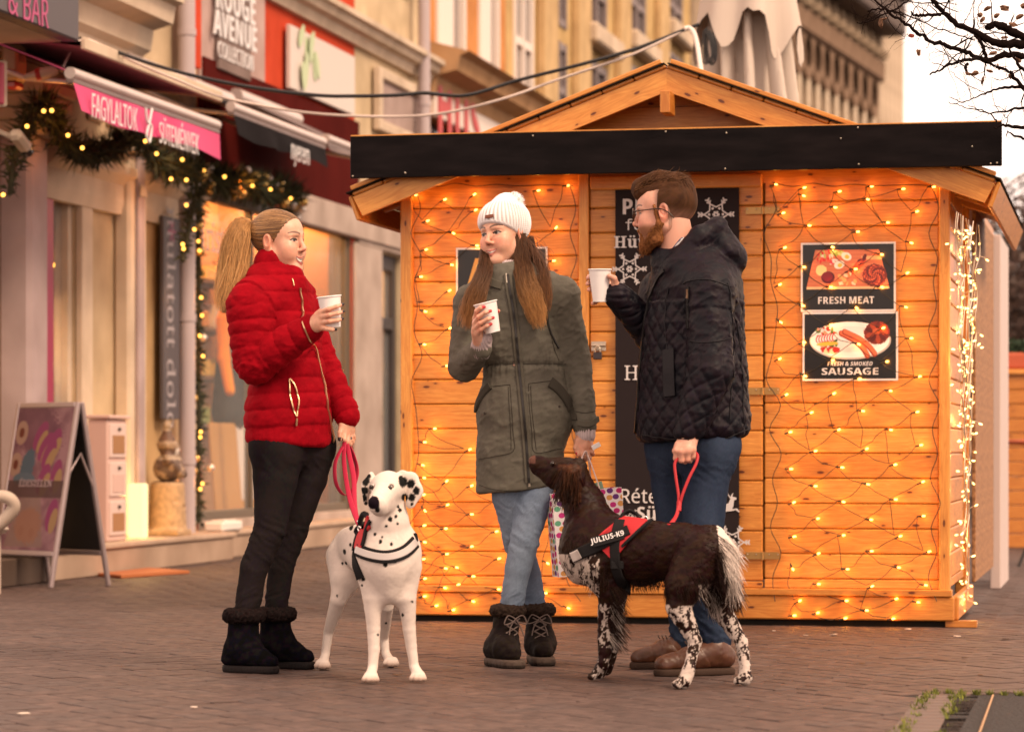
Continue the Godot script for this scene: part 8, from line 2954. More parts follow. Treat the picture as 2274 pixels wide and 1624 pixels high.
func man() -> void:
	var t:=figure("person","bearded person in glasses and a dark quilted jacket holding a thin red leash","person",1540,10.6)
	var skin_m:=tinted("skin",0.46,{"subsurf_scatter_enabled": true,"subsurf_scatter_strength": 0.12})
	var skin:=Color(0.62,0.325,0.235)
	var rng:=RandomNumberGenerator.new()
	rng.seed = 303
	var fwd:=Vector3(-0.88,0,0.47)
	var body:=empty_part("body",skin_m,t)
	var hf:=head_frame(1474,475,0.0,Vector3(-0.965,-0.04,-0.20),0.0,1.06)
	var beard_c:=Color(0.19,0.075,0.028)
	var hair_c:=Color(0.058,0.026,0.013)
	var fade:=func(p: Vector3,n: Vector3,c: Color) -> Color:
		var side:=smoothstep(-0.004,0.045,p.y)*smoothstep(0.062,0.045,p.z - 0.4*(p.y - 0.03))*smoothstep(-0.01,0.02,p.y + 0.9*maxf(0.0,-p.z - 0.005) - 0.006)
		if p.z < -0.025: side = maxf(side,smoothstep(-0.085,-0.01,p.y))
		side *= smoothstep(0.03,0.005,p.z)
		c = c.lerp(hair_c*0.85,0.93*clampf(side,0,1)*(0.85 + 0.3*noise_b.get_noise_3dv(p*180.0)))
		var low:=smoothstep(-0.03,-0.05,p.y + 0.35*clampf(0.03 - p.z,0.0,0.1))*smoothstep(-0.02,0.01,p.z)
		if p.y < -0.045 and p.z > 0.075 and absf(p.x) < 0.016 and p.y > -0.078: low *= 0.25
		return c.lerp(beard_c,0.85*low)
	solid(skull(0.9,0.005,skin,Color(0.34,0.12,0.10),Color(0.07,0.032,0.016),Color(0.05,0.045,0.04),fade,true),0.0019,body,hf)
	var f:=Field.new()
	f.cap(hf*Vector3(0,-0.03,-0.03),V(1508,585),0.062,0.07,0.02)
	f.chain([V(1520,640),V(1540,745),V(1540,830),V(1540,860)],[0.12,0.15,0.14,0.14],0.05)
	f.chain([V(1578,648,0.19),V(1577,826,0.25),V(1528,970,0.25)],[0.05,0.045,0.03],0.02)
	f.chain([V(1470,648,-0.17),V(1448,738,-0.12),V(1366,652,0.0)],[0.05,0.045,0.03],0.02)
	f.tint = func(_p: Vector3,_n: Vector3) -> Color: return skin
	f.has_tint = true
	solid(f,0.011,body)
	f = Field.new()
	var fr:=[[V(1347,627,-0.035),V(1326,616,-0.06),V(1308,614,-0.035),V(1305,617,-0.008)],[V(1347,637,-0.04),V(1325,629,-0.064),V(1307,628,-0.038),V(1304,630,-0.01)],[V(1347,648,-0.04),V(1327,642,-0.06),V(1310,641,-0.036),V(1307,643,-0.01)],[V(1348,660,-0.035),V(1333,663,-0.055),V(1320,671,-0.036),V(1316,673,-0.016)]]
	var tips:=hand(f,V(1368,652,-0.005),0.031,fr,[V(1366,632,0.008),V(1363,618,0.026),V(1353,612,0.04)],1.05)
	hand_tint(f,skin*1.04,tips,Color(0.62,0.36,0.28),Vector3(0,0.4,1),[])
	solid(f,0.0025,body)
	cup("white paper cup in the hand of the bearded person",V(1332,597,0.005),V(1332,670,0.0),0.0415,0.0255)
	f = Field.new()
	fr = [[V(1503,1000,0.285),V(1501,1017,0.278),V(1510,1021,0.255),V(1512,1008,0.25)],[V(1514,1002,0.292),V(1513,1021,0.285),V(1521,1024,0.26),V(1522,1010,0.25)],[V(1526,1001,0.29),V(1526,1019,0.283),V(1532,1022,0.26),V(1532,1008,0.25)],[V(1538,997,0.28),V(1539,1013,0.273),V(1543,1015,0.252),V(1541,1004,0.245)]]
	tips = hand(f,V(1529,973,0.252),0.035,fr,[V(1508,988,0.27),V(1500,1000,0.262),V(1504,1012,0.262)],1.12)
	hand_tint(f,skin,tips,Color(0.62,0.36,0.28),Vector3(0,0,1),[fr[0][0],fr[1][0],fr[2][0],fr[3][0],fr[0][1],fr[1][1],fr[2][1]])
	solid(f,0.0025,body)
	var hair_m:=tinted("short_hair",0.6,{"metallic_specular": 0.2})
	f = Field.new()
	f.cap(Vector3(0,0.082,0.058),Vector3(0,0.095,-0.045),0.046,0.054,0.03,Vector3.UP,0.85)
	f.ball(Vector3(0,0.045,-0.066),Vector3(0.065,0.062,0.048),0.03)
	f.ball(Vector3(0,0.034,-0.018),Vector3(0.0762,0.084,0.093),0.02)
	f.slab(Vector3(0,0.0,0.052) + Vector3(0,-0.62,0.785)*0.15,Vector3(0.2,0.3,0.15),0.004,0.01,Basis(Vector3.RIGHT,Vector3(0,0.785,0.62),Vector3(0,-0.62,0.785)),true)
	f.cap(Vector3(0,0.088,0.06),Vector3(0,0.1,0.0),0.04,0.046,0.02)
	f.cap(Vector3(0,0.10,0.074),Vector3(0,0.122,0.02),0.026,0.026,0.02)
	f.disp = func(p: Vector3,n: Vector3) -> float: return 0.005*smoothstep(0.05,0.09,p.y)*noise_b.get_noise_3d(p.x*70,p.y*14 + p.z*10,p.z*12)
	f.has_disp = true
	f.tint = func(p: Vector3,n: Vector3) -> Color: return (skin*0.72).lerp(hair_c,smoothstep(-0.05,0.03,p.y - 0.1*p.z))*(1.0 + 0.55*noise_b.get_noise_3d(p.x*90,p.y*14 + p.z*10,p.z*12))
	f.has_tint = true
	var hair:=empty_part("hair",hair_m,t)
	solid(f,0.0028,hair,hf)
	var s:=st()
	for k in 1300:
		var x:=rng.randf_range(-0.05,0.05)
		var z:=rng.randf_range(-0.06,0.085)
		var p:=hf*Vector3(x,0.118 + rng.randf_range(-0.012,0.01) - absf(x)*0.35 - maxf(0.0,z - 0.05)*0.3,z)
		var d:=(hf.basis*Vector3(rng.randfn(0,0.25),0.36 + rng.randfn(0,0.22),-0.9 + rng.randfn(0,0.3))).normalized()
		var l:=rng.randf_range(0.025,0.06)
		var c:=hair_c.lerp(Color(0.20,0.10,0.05),rng.randf())*rng.randf_range(0.6,1.2)
		tube(s,[p - d*0.01,p + d*l*0.5,p + d*l - Vector3(0,l*0.15,0)],[0.0011,0.0009,0.0004],3,1.0,Vector3.ZERO,[c,c,c],false)
	put("hair_top",s.commit(),hair_m,t)
	f = Field.new()
	for sd in [-1.0,1.0]:
		f.cap(Vector3(sd*0.0715,0.024,0.022),Vector3(sd*0.067,-0.038,0.006),0.006,0.009,0.01)
		f.cap(Vector3(sd*0.066,-0.038,0.0),Vector3(sd*0.05,-0.085,0.022),0.012,0.02,0.02)
		f.cap(Vector3(sd*0.05,-0.085,0.022),Vector3(sd*0.012,-0.112,0.064),0.02,0.022,0.02)
		f.cap(Vector3(sd*0.034,-0.062,0.07),Vector3(sd*0.01,-0.053,0.088),0.007,0.006,0.008)
		f.cap(Vector3(sd*0.034,-0.062,0.07),Vector3(sd*0.02,-0.1,0.07),0.008,0.016,0.012)
	f.disp = func(p: Vector3,n: Vector3) -> float: return 0.004*noise_b.get_noise_3d(p.x*90,p.y*40,p.z*90)
	f.has_disp = true
	f.tint = func(p: Vector3,n: Vector3) -> Color: return beard_c*(1.05 + 0.7*noise_b.get_noise_3d(p.x*110,p.y*45,p.z*110))
	f.has_tint = true
	solid(f,0.0028,empty_part("beard",hair_m,t),hf)
	s = st()
	for k in 700:
		var u:=rng.randf()
		var sd:=1.0 if rng.randf() < 0.7 else -1.0
		var p:=Vector3(sd*lerpf(0.07,0.012,u*u),lerpf(-0.045,-0.122,u) + rng.randfn(0,0.008),lerpf(0.01,0.072,u) + rng.randfn(0,0.008))*1.03
		var d:=(Vector3(sd*0.35,-0.8,0.4) + Vector3(rng.randfn(0,0.3),rng.randfn(0,0.3),rng.randfn(0,0.3))).normalized()
		var c:=beard_c.lerp(Color(0.30,0.12,0.04),rng.randf())*rng.randf_range(0.6,1.3)
		tube(s,[hf*p,hf*(p + d*rng.randf_range(0.008,0.016))],[0.0011,0.0004],3,1.0,Vector3.ZERO,[c,c],false)
	put("beard_hair",s.commit(),hair_m,t)
	var g:=thing_part("glasses",t,Vector3.ZERO)
	var horn:=mat("dark_horn",Color(0.03,0.012,0.006),0.25)
	for sd in [-1,1]:
		var ring: Array = []
		for k in 21:
			var a:=TAU*k / 20
			ring.append(hf*Vector3(sd*0.033 + cos(a)*0.024,0.0 + sin(a)*0.02,0.104 - absf(sd*0.033 + cos(a)*0.024)*0.12))
		put("rim",tube_mesh(ring,0.0034,6),horn,g)
		put("temple",tube_mesh(curve([hf*Vector3(sd*0.058,0.01,0.097),hf*Vector3(sd*0.0765,0.011,0.05),hf*Vector3(sd*0.083,0.012,0.0),hf*Vector3(sd*0.082,-0.004,-0.03),hf*Vector3(sd*0.078,-0.022,-0.046)],4),0.0024,6),horn,g)
	put("bridge",tube_mesh([hf*Vector3(-0.011,0.004,0.103),hf*Vector3(0,0.008,0.106),hf*Vector3(0.011,0.004,0.103)],0.002,6),horn,g)
	var navy:=Color(0.0080,0.0066,0.0105)
	var cloth:=tinted("navy_quilt",0.55,{"metallic_specular": 0.3})
	f = Field.new()
	f.chain([V(1548,612),V(1546,650),V(1538,735),V(1538,830),V(1538,930),V(1538,1000)],[0.15,0.196,0.208,0.222,0.232,0.232],0.04,fwd,0.80)
	f.cap(V(1530,605),V(1500,575),0.105,0.088,0.04)
	f.cap(V(1540,620,0.05),V(1574,642,0.17),0.1,0.084,0.05)
	f.cap(V(1520,630,-0.05),V(1478,645,-0.16),0.1,0.08,0.05)
	var la:=[V(1578,645,0.185),V(1577,826,0.245),V(1529,962,0.25)]
	f.chain(la,[0.084,0.078,0.05],0.022)
	var ra:=[V(1470,650,-0.165),V(1446,735,-0.11),V(1370,655,-0.005)]
	f.chain(ra,[0.078,0.066,0.043],0.022)
	f.ball(V(1612,556,0.0),Vector3(0.078,0.05,0.12),0.016,Basis(Vector3.BACK,-0.8))
	f.cap(V(1590,502,0.06),V(1634,578,0.03),0.03,0.04,0.03)
	f.cap(V(1590,502,0.06),V(1552,522,0.095),0.025,0.03,0.03)
	f.cap(V(1552,522,0.095),V(1496,588,0.105),0.03,0.026,0.03)
	f.cap(V(1590,500,-0.07),V(1596,503,0.05),0.024,0.024,0.03)
	f.cap(hf*Vector3(0,-0.16,-0.04),hf*Vector3(0,-0.04,-0.035),0.066,0.074,0.012,Vector3.ZERO,1.0,true)
	f.slab(V(1540,973) - Vector3(0,0.25,0),Vector3(0.5,0.25,0.5),0.01,0.03,Basis(Vector3.BACK,0.055),true)
	var o:=V(1538,800)
	f.disp = func(p: Vector3,n: Vector3) -> float:
		var a1:=seg_t(p,la[0],la[1])
		var a2:=seg_t(p,la[1],la[2])
		var b1:=seg_t(p,ra[0],ra[1])
		var b2:=seg_t(p,ra[1],ra[2])
		var on1:=a1.y - 0.086
		var on2:=a2.y - 0.07
		var onr:=minf(b1.y - 0.08,b2.y - 0.062)
		var w:=0.0012*noise_b.get_noise_3dv(p*30.0)
		var u: float
		var v: float
		var amp:=0.0072
		if minf(on1,minf(on2,onr)) < 0.004:
			var low:=on2 < on1 and onr > 0.004
			var ang:=0.0
			if onr <= 0.004:
				ang = atan2(p.y - lerpf(ra[1].y,ra[2].y,b2.x),p.z - ra[2].z)*0.06
				u = b2.x*0.2 + ang
				v = b2.x*0.2 - ang
			elif low or a1.x > 0.82:
				var ax: Vector3 = la[1].lerp(la[2],a2.x)
				ang = atan2(p.x - ax.x,p.z - ax.z)*0.07
				u = a2.x*0.22 + ang
				v = a2.x*0.22 - ang
				w += folds(p,4.0,0.003)
			else:
				var yoke:=exp(-pow((a1.x - 0.83) / 0.02,2)) + exp(-pow((a1.x - 0.28) / 0.02,2))
				return w - 0.004*yoke + folds(p,5.0,0.005)
		else:
			if p.y > V(0,655).y: return w + folds(p,3.0,0.004)
			var ang:=atan2(p.x - o.x,p.z - o.z)*0.21
			u = p.y + ang
			v = p.y*1.0 - ang
			w += folds(p,2.0,0.0035)
		u += 0.006*noise_a.get_noise_3dv(p*7.0)
		v += 0.006*noise_a.get_noise_3dv(p*7.0 + Vector3(9,9,9))
		var q:=minf(absf(fposmod(u,0.074) - 0.037),absf(fposmod(v,0.074) - 0.037))
		return w + amp*pow(clampf((0.037 - (0.037 - q)) / 0.02,0,1),0.5)
	f.has_disp = true
	f.tint = func(p: Vector3,n: Vector3) -> Color: return navy*(1.0 + 0.3*noise_a.get_noise_3dv(p*12.0) + 0.15*noise_b.get_noise_3dv(p*110.0))
	f.has_tint = true
	var jacket:=empty_part("jacket",cloth,t)
	solid(f,0.0054,jacket)
	var black:=mat("zip_black",Color(0.010,0.009,0.010),0.4,{"metallic_specular": 0.3})
	var piping:=mat("jacket_piping",Color(0.011,0.010,0.013),0.5,{"metallic_specular": 0.3})
	var brassy:=mat("dull_brass",Color(0.2,0.12,0.07),0.35,{"metallic": 0.7})
	ribbon("front_zip",f,[[1476,600],[1460,620],[1447,655],[1437,700],[1430,760],[1424,820],[1420,890],[1415,960]],0.012,black,jacket,0.003,0.003)
	ribbon("pocket_placket",f,[[1487,776],[1488,830],[1490,880]],0.05,piping,jacket,0.004,0.004)
	for q in [[1489,804],[1493,868]]: stud("snap",f,q[0],q[1],0.007,brassy,jacket)
	ribbon("sleeve_zip",f,[[1528,636],[1527,680],[1528,730]],0.014,black,jacket,0.002,0.003)
	ribbon("zip_pull",f,[[1528,642],[1528,662]],0.008,brassy,jacket,0.006,0.003)
	var ss:=st()
	for l in [[[1516,630],[1540,622],[1580,622],[1622,636]],[[1530,756],[1560,760],[1600,756],[1626,748]],[[1616,628],[1626,700],[1628,780],[1622,850],[1618,930]],[[1625,690],[1640,760],[1646,850],[1648,940]],[[1430,964],[1470,970],[1530,970]],[[1580,972],[1620,965],[1668,948]],[[1484,640],[1478,700],[1482,780]]]: seam(ss,f,l,0.0022,0.001)
	put("piping",ss.commit(),piping,jacket)
	var sh:=Field.new()
	sh.cap(V(1480,582,0.06),V(1518,538,0.07),0.018,0.02,0.01,Vector3(0.2,0,1),0.5)
	sh.cap(V(1478,585,0.05),V(1470,600,0.04),0.018,0.012,0.01,Vector3(0.2,0,1),0.5)
	sh.tint = func(p: Vector3,n: Vector3) -> Color: return Color(0.55,0.52,0.52) if sin((p.x*0.75 - p.y*0.66)*330.0) > -0.2 else Color(0.03,0.05,0.12)
	sh.has_tint = true
	solid(sh,0.004,empty_part("shirt_collar",tinted("shirt_cotton",0.85),t))
	trousers([[[V(1572,990,0.09),0.112],[V(1566,1080,0.1),0.082],[V(1560,1190,0.12),0.073],[V(1572,1300,0.13),0.069],[V(1584,1436,0.12),0.062]],[[V(1500,990,-0.09),0.108],[V(1496,1080,-0.1),0.082],[V(1508,1190,-0.1),0.074],[V(1520,1300,-0.15),0.066],[V(1526,1420,-0.17),0.06]]],tinted("denim",0.9,{"metallic_specular": 0.15}),t,Color(0.011,0.016,0.033),Color(0.042,0.060,0.10),[[V(0,1400).y,0.09,0.012,34],[V(0,1200).y,0.06,0.007,30],[V(0,1040).y,0.06,0.006,36]],0.006)
	brogue(t,V(1587,1440,0.14),V(1606,1462,0.13),V(1474,1486,0.2),0.16)
	brogue(t,V(1520,1425,-0.17),V(1540,1445,-0.18),V(1420,1466,-0.14),-0.16)
	var red:=mat("red_cord",Color(0.42,0.012,0.02),0.6)
	var lt:=thing("leash","thin red cord leash hanging from the fist to the brown dog's harness","leash",O0)
	var lp:=func(pts: Array) -> Array: return curve(pts.map(func(q): return V(q[0],q[1],q[2])),7)
	put("loop",tube_mesh(lp.call([[1505,1016,0.285],[1498,1030,0.29],[1501,1062,0.3],[1506,1095,0.31],[1508,1122,0.32],[1515,1098,0.32],[1530,1060,0.31],[1545,1030,0.295],[1549,1012,0.28],[1544,1004,0.265]]),0.0055,8),red,lt)
	put("slide",tube_mesh(lp.call([[1508,1112,0.318],[1507,1134,0.33]]),0.009,8),red,lt)
	put("cord",tube_mesh(lp.call([[1508,1120,0.32],[1504,1140,0.34],[1496,1156,0.4],[1488,1164,0.46]]),0.0055,8),red,lt)
	put("cord",tube_mesh(lp.call([[1507,1120,0.325],[1500,1145,0.36],[1486,1164,0.46]]),0.005,8),red,lt)

func brogue(t: Node3D,ankle: Vector3,heel: Vector3,toe: Vector3,z: float) -> void:
	var b:=thing_part("shoe",t,Vector3.ZERO)
	var f:=Field.new()
	var y0:=0.026
	var flat:=Vector3(1,0,1)
	f.chain([heel*flat + Vector3(0,y0 + 0.036,0),heel.lerp(toe,0.5)*flat + Vector3(0,y0 + 0.032,0),toe*flat + Vector3(0,y0 + 0.014,0)],[0.04,0.045,0.034],0.03)
	f.cap(ankle,heel*flat + Vector3(0,y0 + 0.04,0),0.044,0.04,0.02)
	f.cap(ankle,heel.lerp(toe,0.55)*flat + Vector3(0,y0 + 0.04,0),0.04,0.032,0.03)
	f.slab(Vector3(heel.x,y0 - 0.1,heel.z),Vector3(0.5,0.1,0.5),0.002,0.004,Basis.IDENTITY,true)
	var cap_at:=heel.lerp(toe,0.78)
	f.disp = func(p: Vector3,n: Vector3) -> float:
		var d:=(p - heel).dot((toe - heel).normalized())
		var l:=(cap_at - heel).length()
		return 0.002*noise_a.get_noise_3dv(p*30.0) - 0.002*exp(-pow((d - l) / 0.003,2)) - 0.002*exp(-pow((d - l*0.42 - (p.y - 0.06)*0.5) / 0.003,2)) + 0.003*exp(-pow((d - l*0.8) / 0.02,2))*noise_b.get_noise_3d(p.x*60,p.y*20,p.z*20)
	f.has_disp = true
	f.tint = func(p: Vector3,n: Vector3) -> Color: return Color(0.085,0.030,0.014)*(0.9 + 0.35*noise_a.get_noise_3dv(p*16.0))
	f.has_tint = true
	solid(f,0.005,empty_part("upper",tinted("brown_leather",0.42),b))
	var sole:=Field.new()
	sole.cap(heel*flat + Vector3(0,0.013,0),heel.lerp(toe,0.5)*flat + Vector3(0,0.013,0),0.043,0.048,0.01)
	sole.cap(heel.lerp(toe,0.5)*flat + Vector3(0,0.013,0),toe*flat + Vector3(0,0.013,0),0.048,0.038,0.01)
	sole.slab(Vector3(heel.x,y0 + 0.1,heel.z),Vector3(0.5,0.1,0.5),0.002,0.004,Basis.IDENTITY,true)
	sole.slab(Vector3(heel.x,-0.1,heel.z),Vector3(0.5,0.1,0.5),0.001,0.004,Basis.IDENTITY,true)
	sole.tint = func(p: Vector3,n: Vector3) -> Color: return Color(0.05,0.03,0.022)
	sole.has_tint = true
	solid(sole,0.005,empty_part("sole",tinted("black_rubber",0.7,{"metallic_specular": 0.25}),b))
	var s:=st()
	for k in 4:
		var c:=ankle.lerp(heel.lerp(toe,0.6)*flat + Vector3(0,y0 + 0.075,0),0.35 + k*0.16) + Vector3(-0.022,0.018,0)
		tube(s,[c + Vector3(0.0,-0.006,0.024),c + Vector3(-0.004,0.004,0),c + Vector3(0,-0.006,-0.024)],0.0022,5)
	put("laces",s.commit(),mat("lace_brown",Color(0.04,0.02,0.012),0.8),b)

func dalmatian() -> void:
	var t:=figure("dog","white dog with black spots wearing a reflective chest harness, facing the camera","dog",862,10.1)
	var f:=Field.new()
	f.ball(V(862,1242,0.0),Vector3(0.098,0.122,0.11),0.04)
	f.chain([V(858,1236,-0.05),V(836,1226,-0.3),V(808,1216,-0.5),V(788,1218,-0.6)],[0.1,0.102,0.088,0.086],0.04)
	for x in [822,902]: f.ball(V(x,1228,-0.01),Vector3(0.05,0.085,0.075),0.03)
	f.chain([V(862,1205,-0.01),V(862,1160,0.02),V(861,1110,0.02)],[0.083,0.070,0.056],0.03)
	for l in [[[V(820,1262,0.0),0.05],[V(826,1325,0.01),0.033],[V(829,1395,0.0),0.023],[V(830,1440,0.0),0.0195],[V(827,1480,0.005),0.0165],[V(823,1500,0.03),0.02]],[[V(904,1262,0.0),0.048],[V(903,1325,0.0),0.032],[V(908,1395,-0.02),0.0225],[V(913,1434,-0.03),0.019],[V(919,1478,-0.03),0.016],[V(928,1497,-0.01),0.02]],[[V(768,1238,-0.58),0.075],[V(766,1285,-0.53),0.056],[V(751,1330,-0.52),0.03],[V(729,1402,-0.63),0.0185],[V(722,1450,-0.63),0.0155],[V(716,1476,-0.6),0.02]],[[V(838,1240,-0.62),0.07],[V(858,1310,-0.58),0.04],[V(858,1345,-0.6),0.025],[V(852,1415,-0.76),0.0175],[V(856,1450,-0.75),0.015],[V(868,1471,-0.7),0.019]]]:
		f.chain(l.map(func(q): return q[0]),l.map(func(q): return q[1]),0.016)
		var p: Vector3 = l[5][0]
		p.y = 0.017
		for k in 4: f.cap(p + Vector3(-0.012 + k*0.008,0.01,0.0),p + Vector3(-0.021 + k*0.014,-0.002,0.032 if k in [1,2] else 0.022),0.0125,0.0105,0.005)
	f.cap(V(866,1318,0.02),V(862,1296,-0.2),0.03,0.03,0.06)
	f.chain([V(786,1200,-0.68),V(780,1260,-0.72),V(776,1320,-0.73)],[0.022,0.014,0.006],0.02)
	f.ball(V(861,1082,0.05),Vector3(0.060,0.058,0.072),0.02)
	f.cap(V(853,1095,0.1),V(838,1119,0.185),0.043,0.033,0.02)
	f.cap(V(856,1118,0.08),V(843,1131,0.168),0.036,0.022,0.02)
	f.cap(V(828,1113,0.203),V(838,1114,0.2),0.0155,0.0165,0.01)
	for e in [[824,1080,0.108],[866,1081,0.116]]:
		f.ball(V(e[0],e[1],e[2]),Vector3(0.012,0.0105,0.012),0.006,Basis.IDENTITY,true)
		f.ball(V(e[0],e[1],e[2] - 0.006),Vector3(0.0095,0.0095,0.0095),0.002)
	f.chain([V(824,1058,0.035),V(812,1080,0.045),V(812,1112,0.05)],[0.018,0.024,0.015],0.012,Vector3(1,0,0.5),0.45)
	f.chain([V(892,1054,0.03),V(912,1066,0.03),V(919,1090,0.045),V(911,1116,0.05)],[0.018,0.028,0.032,0.02],0.01,Vector3(-0.4,0.1,1),0.35)
	f.disp = func(p: Vector3,n: Vector3) -> float: return 0.0006*noise_b.get_noise_3dv(p*60.0) + 0.0012*noise_a.get_noise_3dv(p*14.0)
	f.has_disp = true
	var spots: Array = []
	for q in [[848,625,15],[865,720,10],[817,770,14],[793,848,8],[820,843,10],[1040,640,9],[1073,683,11],[1137,697,10],[1082,655,7],[1107,592,8],[1130,550,14],[1185,500,11],[1163,535,9],[1175,480,8],[1172,578,7],[983,632,7],[1103,815,15],[968,907,12],[760,1050,6],[1198,1120,9],[1255,1040,5],[960,943,7],[1035,418,7],[1205,335,25],[1250,345,24],[1282,385,21],[1213,425,19],[1255,425,21],[1255,465,9],[1190,310,12],[985,330,24],[978,385,22],[976,430,18],[985,460,10],[1000,300,14],[1065,492,15],[1068,470,9],[1052,1235,6],[1160,800,8],[925,660,8]]: spots.append(V(443.5 + q[0]*0.3759,943.5 + q[1]*0.3757) + Vector3(0,0,q[2]*0.3757*0.00155))
	var nose:=V(832,1116,0.2)
	f.tint = func(p: Vector3,n: Vector3) -> Color:
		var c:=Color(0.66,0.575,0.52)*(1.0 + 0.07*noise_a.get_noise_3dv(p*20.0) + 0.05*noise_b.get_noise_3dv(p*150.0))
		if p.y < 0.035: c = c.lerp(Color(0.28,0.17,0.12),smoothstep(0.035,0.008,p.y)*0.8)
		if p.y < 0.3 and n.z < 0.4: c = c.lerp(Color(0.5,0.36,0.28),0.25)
		var w:=0.3*noise_b.get_noise_3dv(p*110.0)
		for s in spots:
			if n.z > -0.1 and p.z > -0.75:
				var d:=Vector2(p.x - s.x,(p.y - s.y)*0.85).length() / maxf(s.z,0.004) + w
				if d < 1.15: c = c.lerp(Color(0.010,0.009,0.010),smoothstep(1.15,0.85,d))
		if n.z < 0.0 and p.y > 0.2 and noise_b.get_noise_3dv(p*19.0) > 0.55: return Color(0.010,0.009,0.010)
		if p.distance_to(nose) < 0.024 and p.z > nose.z - 0.012: return Color(0.009,0.007,0.008)
		if absf(p.y - V(0,1131).y + 0.2*(p.x - V(845,0).x)) < 0.0022 and p.z > 0.12 and p.x < V(868,0).x: return Color(0.04,0.02,0.02)
		for e in [V(824,1080,0.102),V(866,1081,0.110)]:
			var d:=p.distance_to(e)
			if d < 0.0085: return Color(0.016,0.008,0.006)
			if d < 0.0115: return Color(0.10,0.07,0.06)
		return c
	f.has_tint = true
	eyes(f,[[824,1081],[866,1082]],0.0085,t)
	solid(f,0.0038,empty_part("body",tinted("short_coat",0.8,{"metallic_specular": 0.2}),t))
	var black:=mat("strap_black",Color(0.012,0.011,0.012),0.7,{"metallic_specular": 0.25})
	var band:=[[793,1220],[812,1228],[835,1234],[857,1236],[880,1232],[903,1221],[921,1203]]
	ribbon("chest_strap",f,band,0.045,black,t,0.004,0.003,8)
	ribbon("reflective_band",f,band,0.024,mat("reflective_grey",Color(0.50,0.45,0.43),0.35,{"metallic": 0.3}),t,0.008,0.002,8)
	ribbon("saddle",f,[[820,1158],[808,1176],[800,1196],[796,1216]],0.05,mat("harness_red",Color(0.42,0.008,0.014),0.7),t,0.004,0.004,8)
	ribbon("saddle_edge",f,[[824,1156],[815,1176],[811,1196],[806,1212]],0.012,black,t,0.007,0.004,8)
	ribbon("saddle_edge",f,[[808,1164],[797,1184],[790,1206],[788,1222]],0.014,black,t,0.007,0.004,8)
	ribbon("girth_strap",f,[[786,1226],[787,1244],[794,1266],[801,1284]],0.04,black,t,0.004,0.003,8)
	put("handle",tube_mesh(curve([V(820,1150,-0.02),V(808,1140,-0.08),V(800,1154,-0.14),V(800,1166,-0.16)],5),0.01,8),black,t)
	put("handle",tube_mesh(curve([V(806,1172,-0.05),V(794,1170,-0.06),V(789,1180,-0.07),V(796,1186,-0.06)],5),0.007,8),black,t)
	boxed("buckle",V(921,1193,0.02),Vector3(0.02,0.032,0.02),black,t,Basis(Vector3.BACK,0.2),0.004)
	put("ring",tube_mesh(curve([V(797,1168,-0.03),V(803,1174,-0.02),V(797,1178,-0.03),V(794,1172,-0.035),V(797,1168,-0.03)],4),0.003,6),mat("silver",Color(0.8,0.76,0.72),0.15,{"metallic": 1.0}),t)
	stud("badge",f,797,1214,0.006,mat("harness_red",Color(0.42,0.008,0.014),0.7),t)

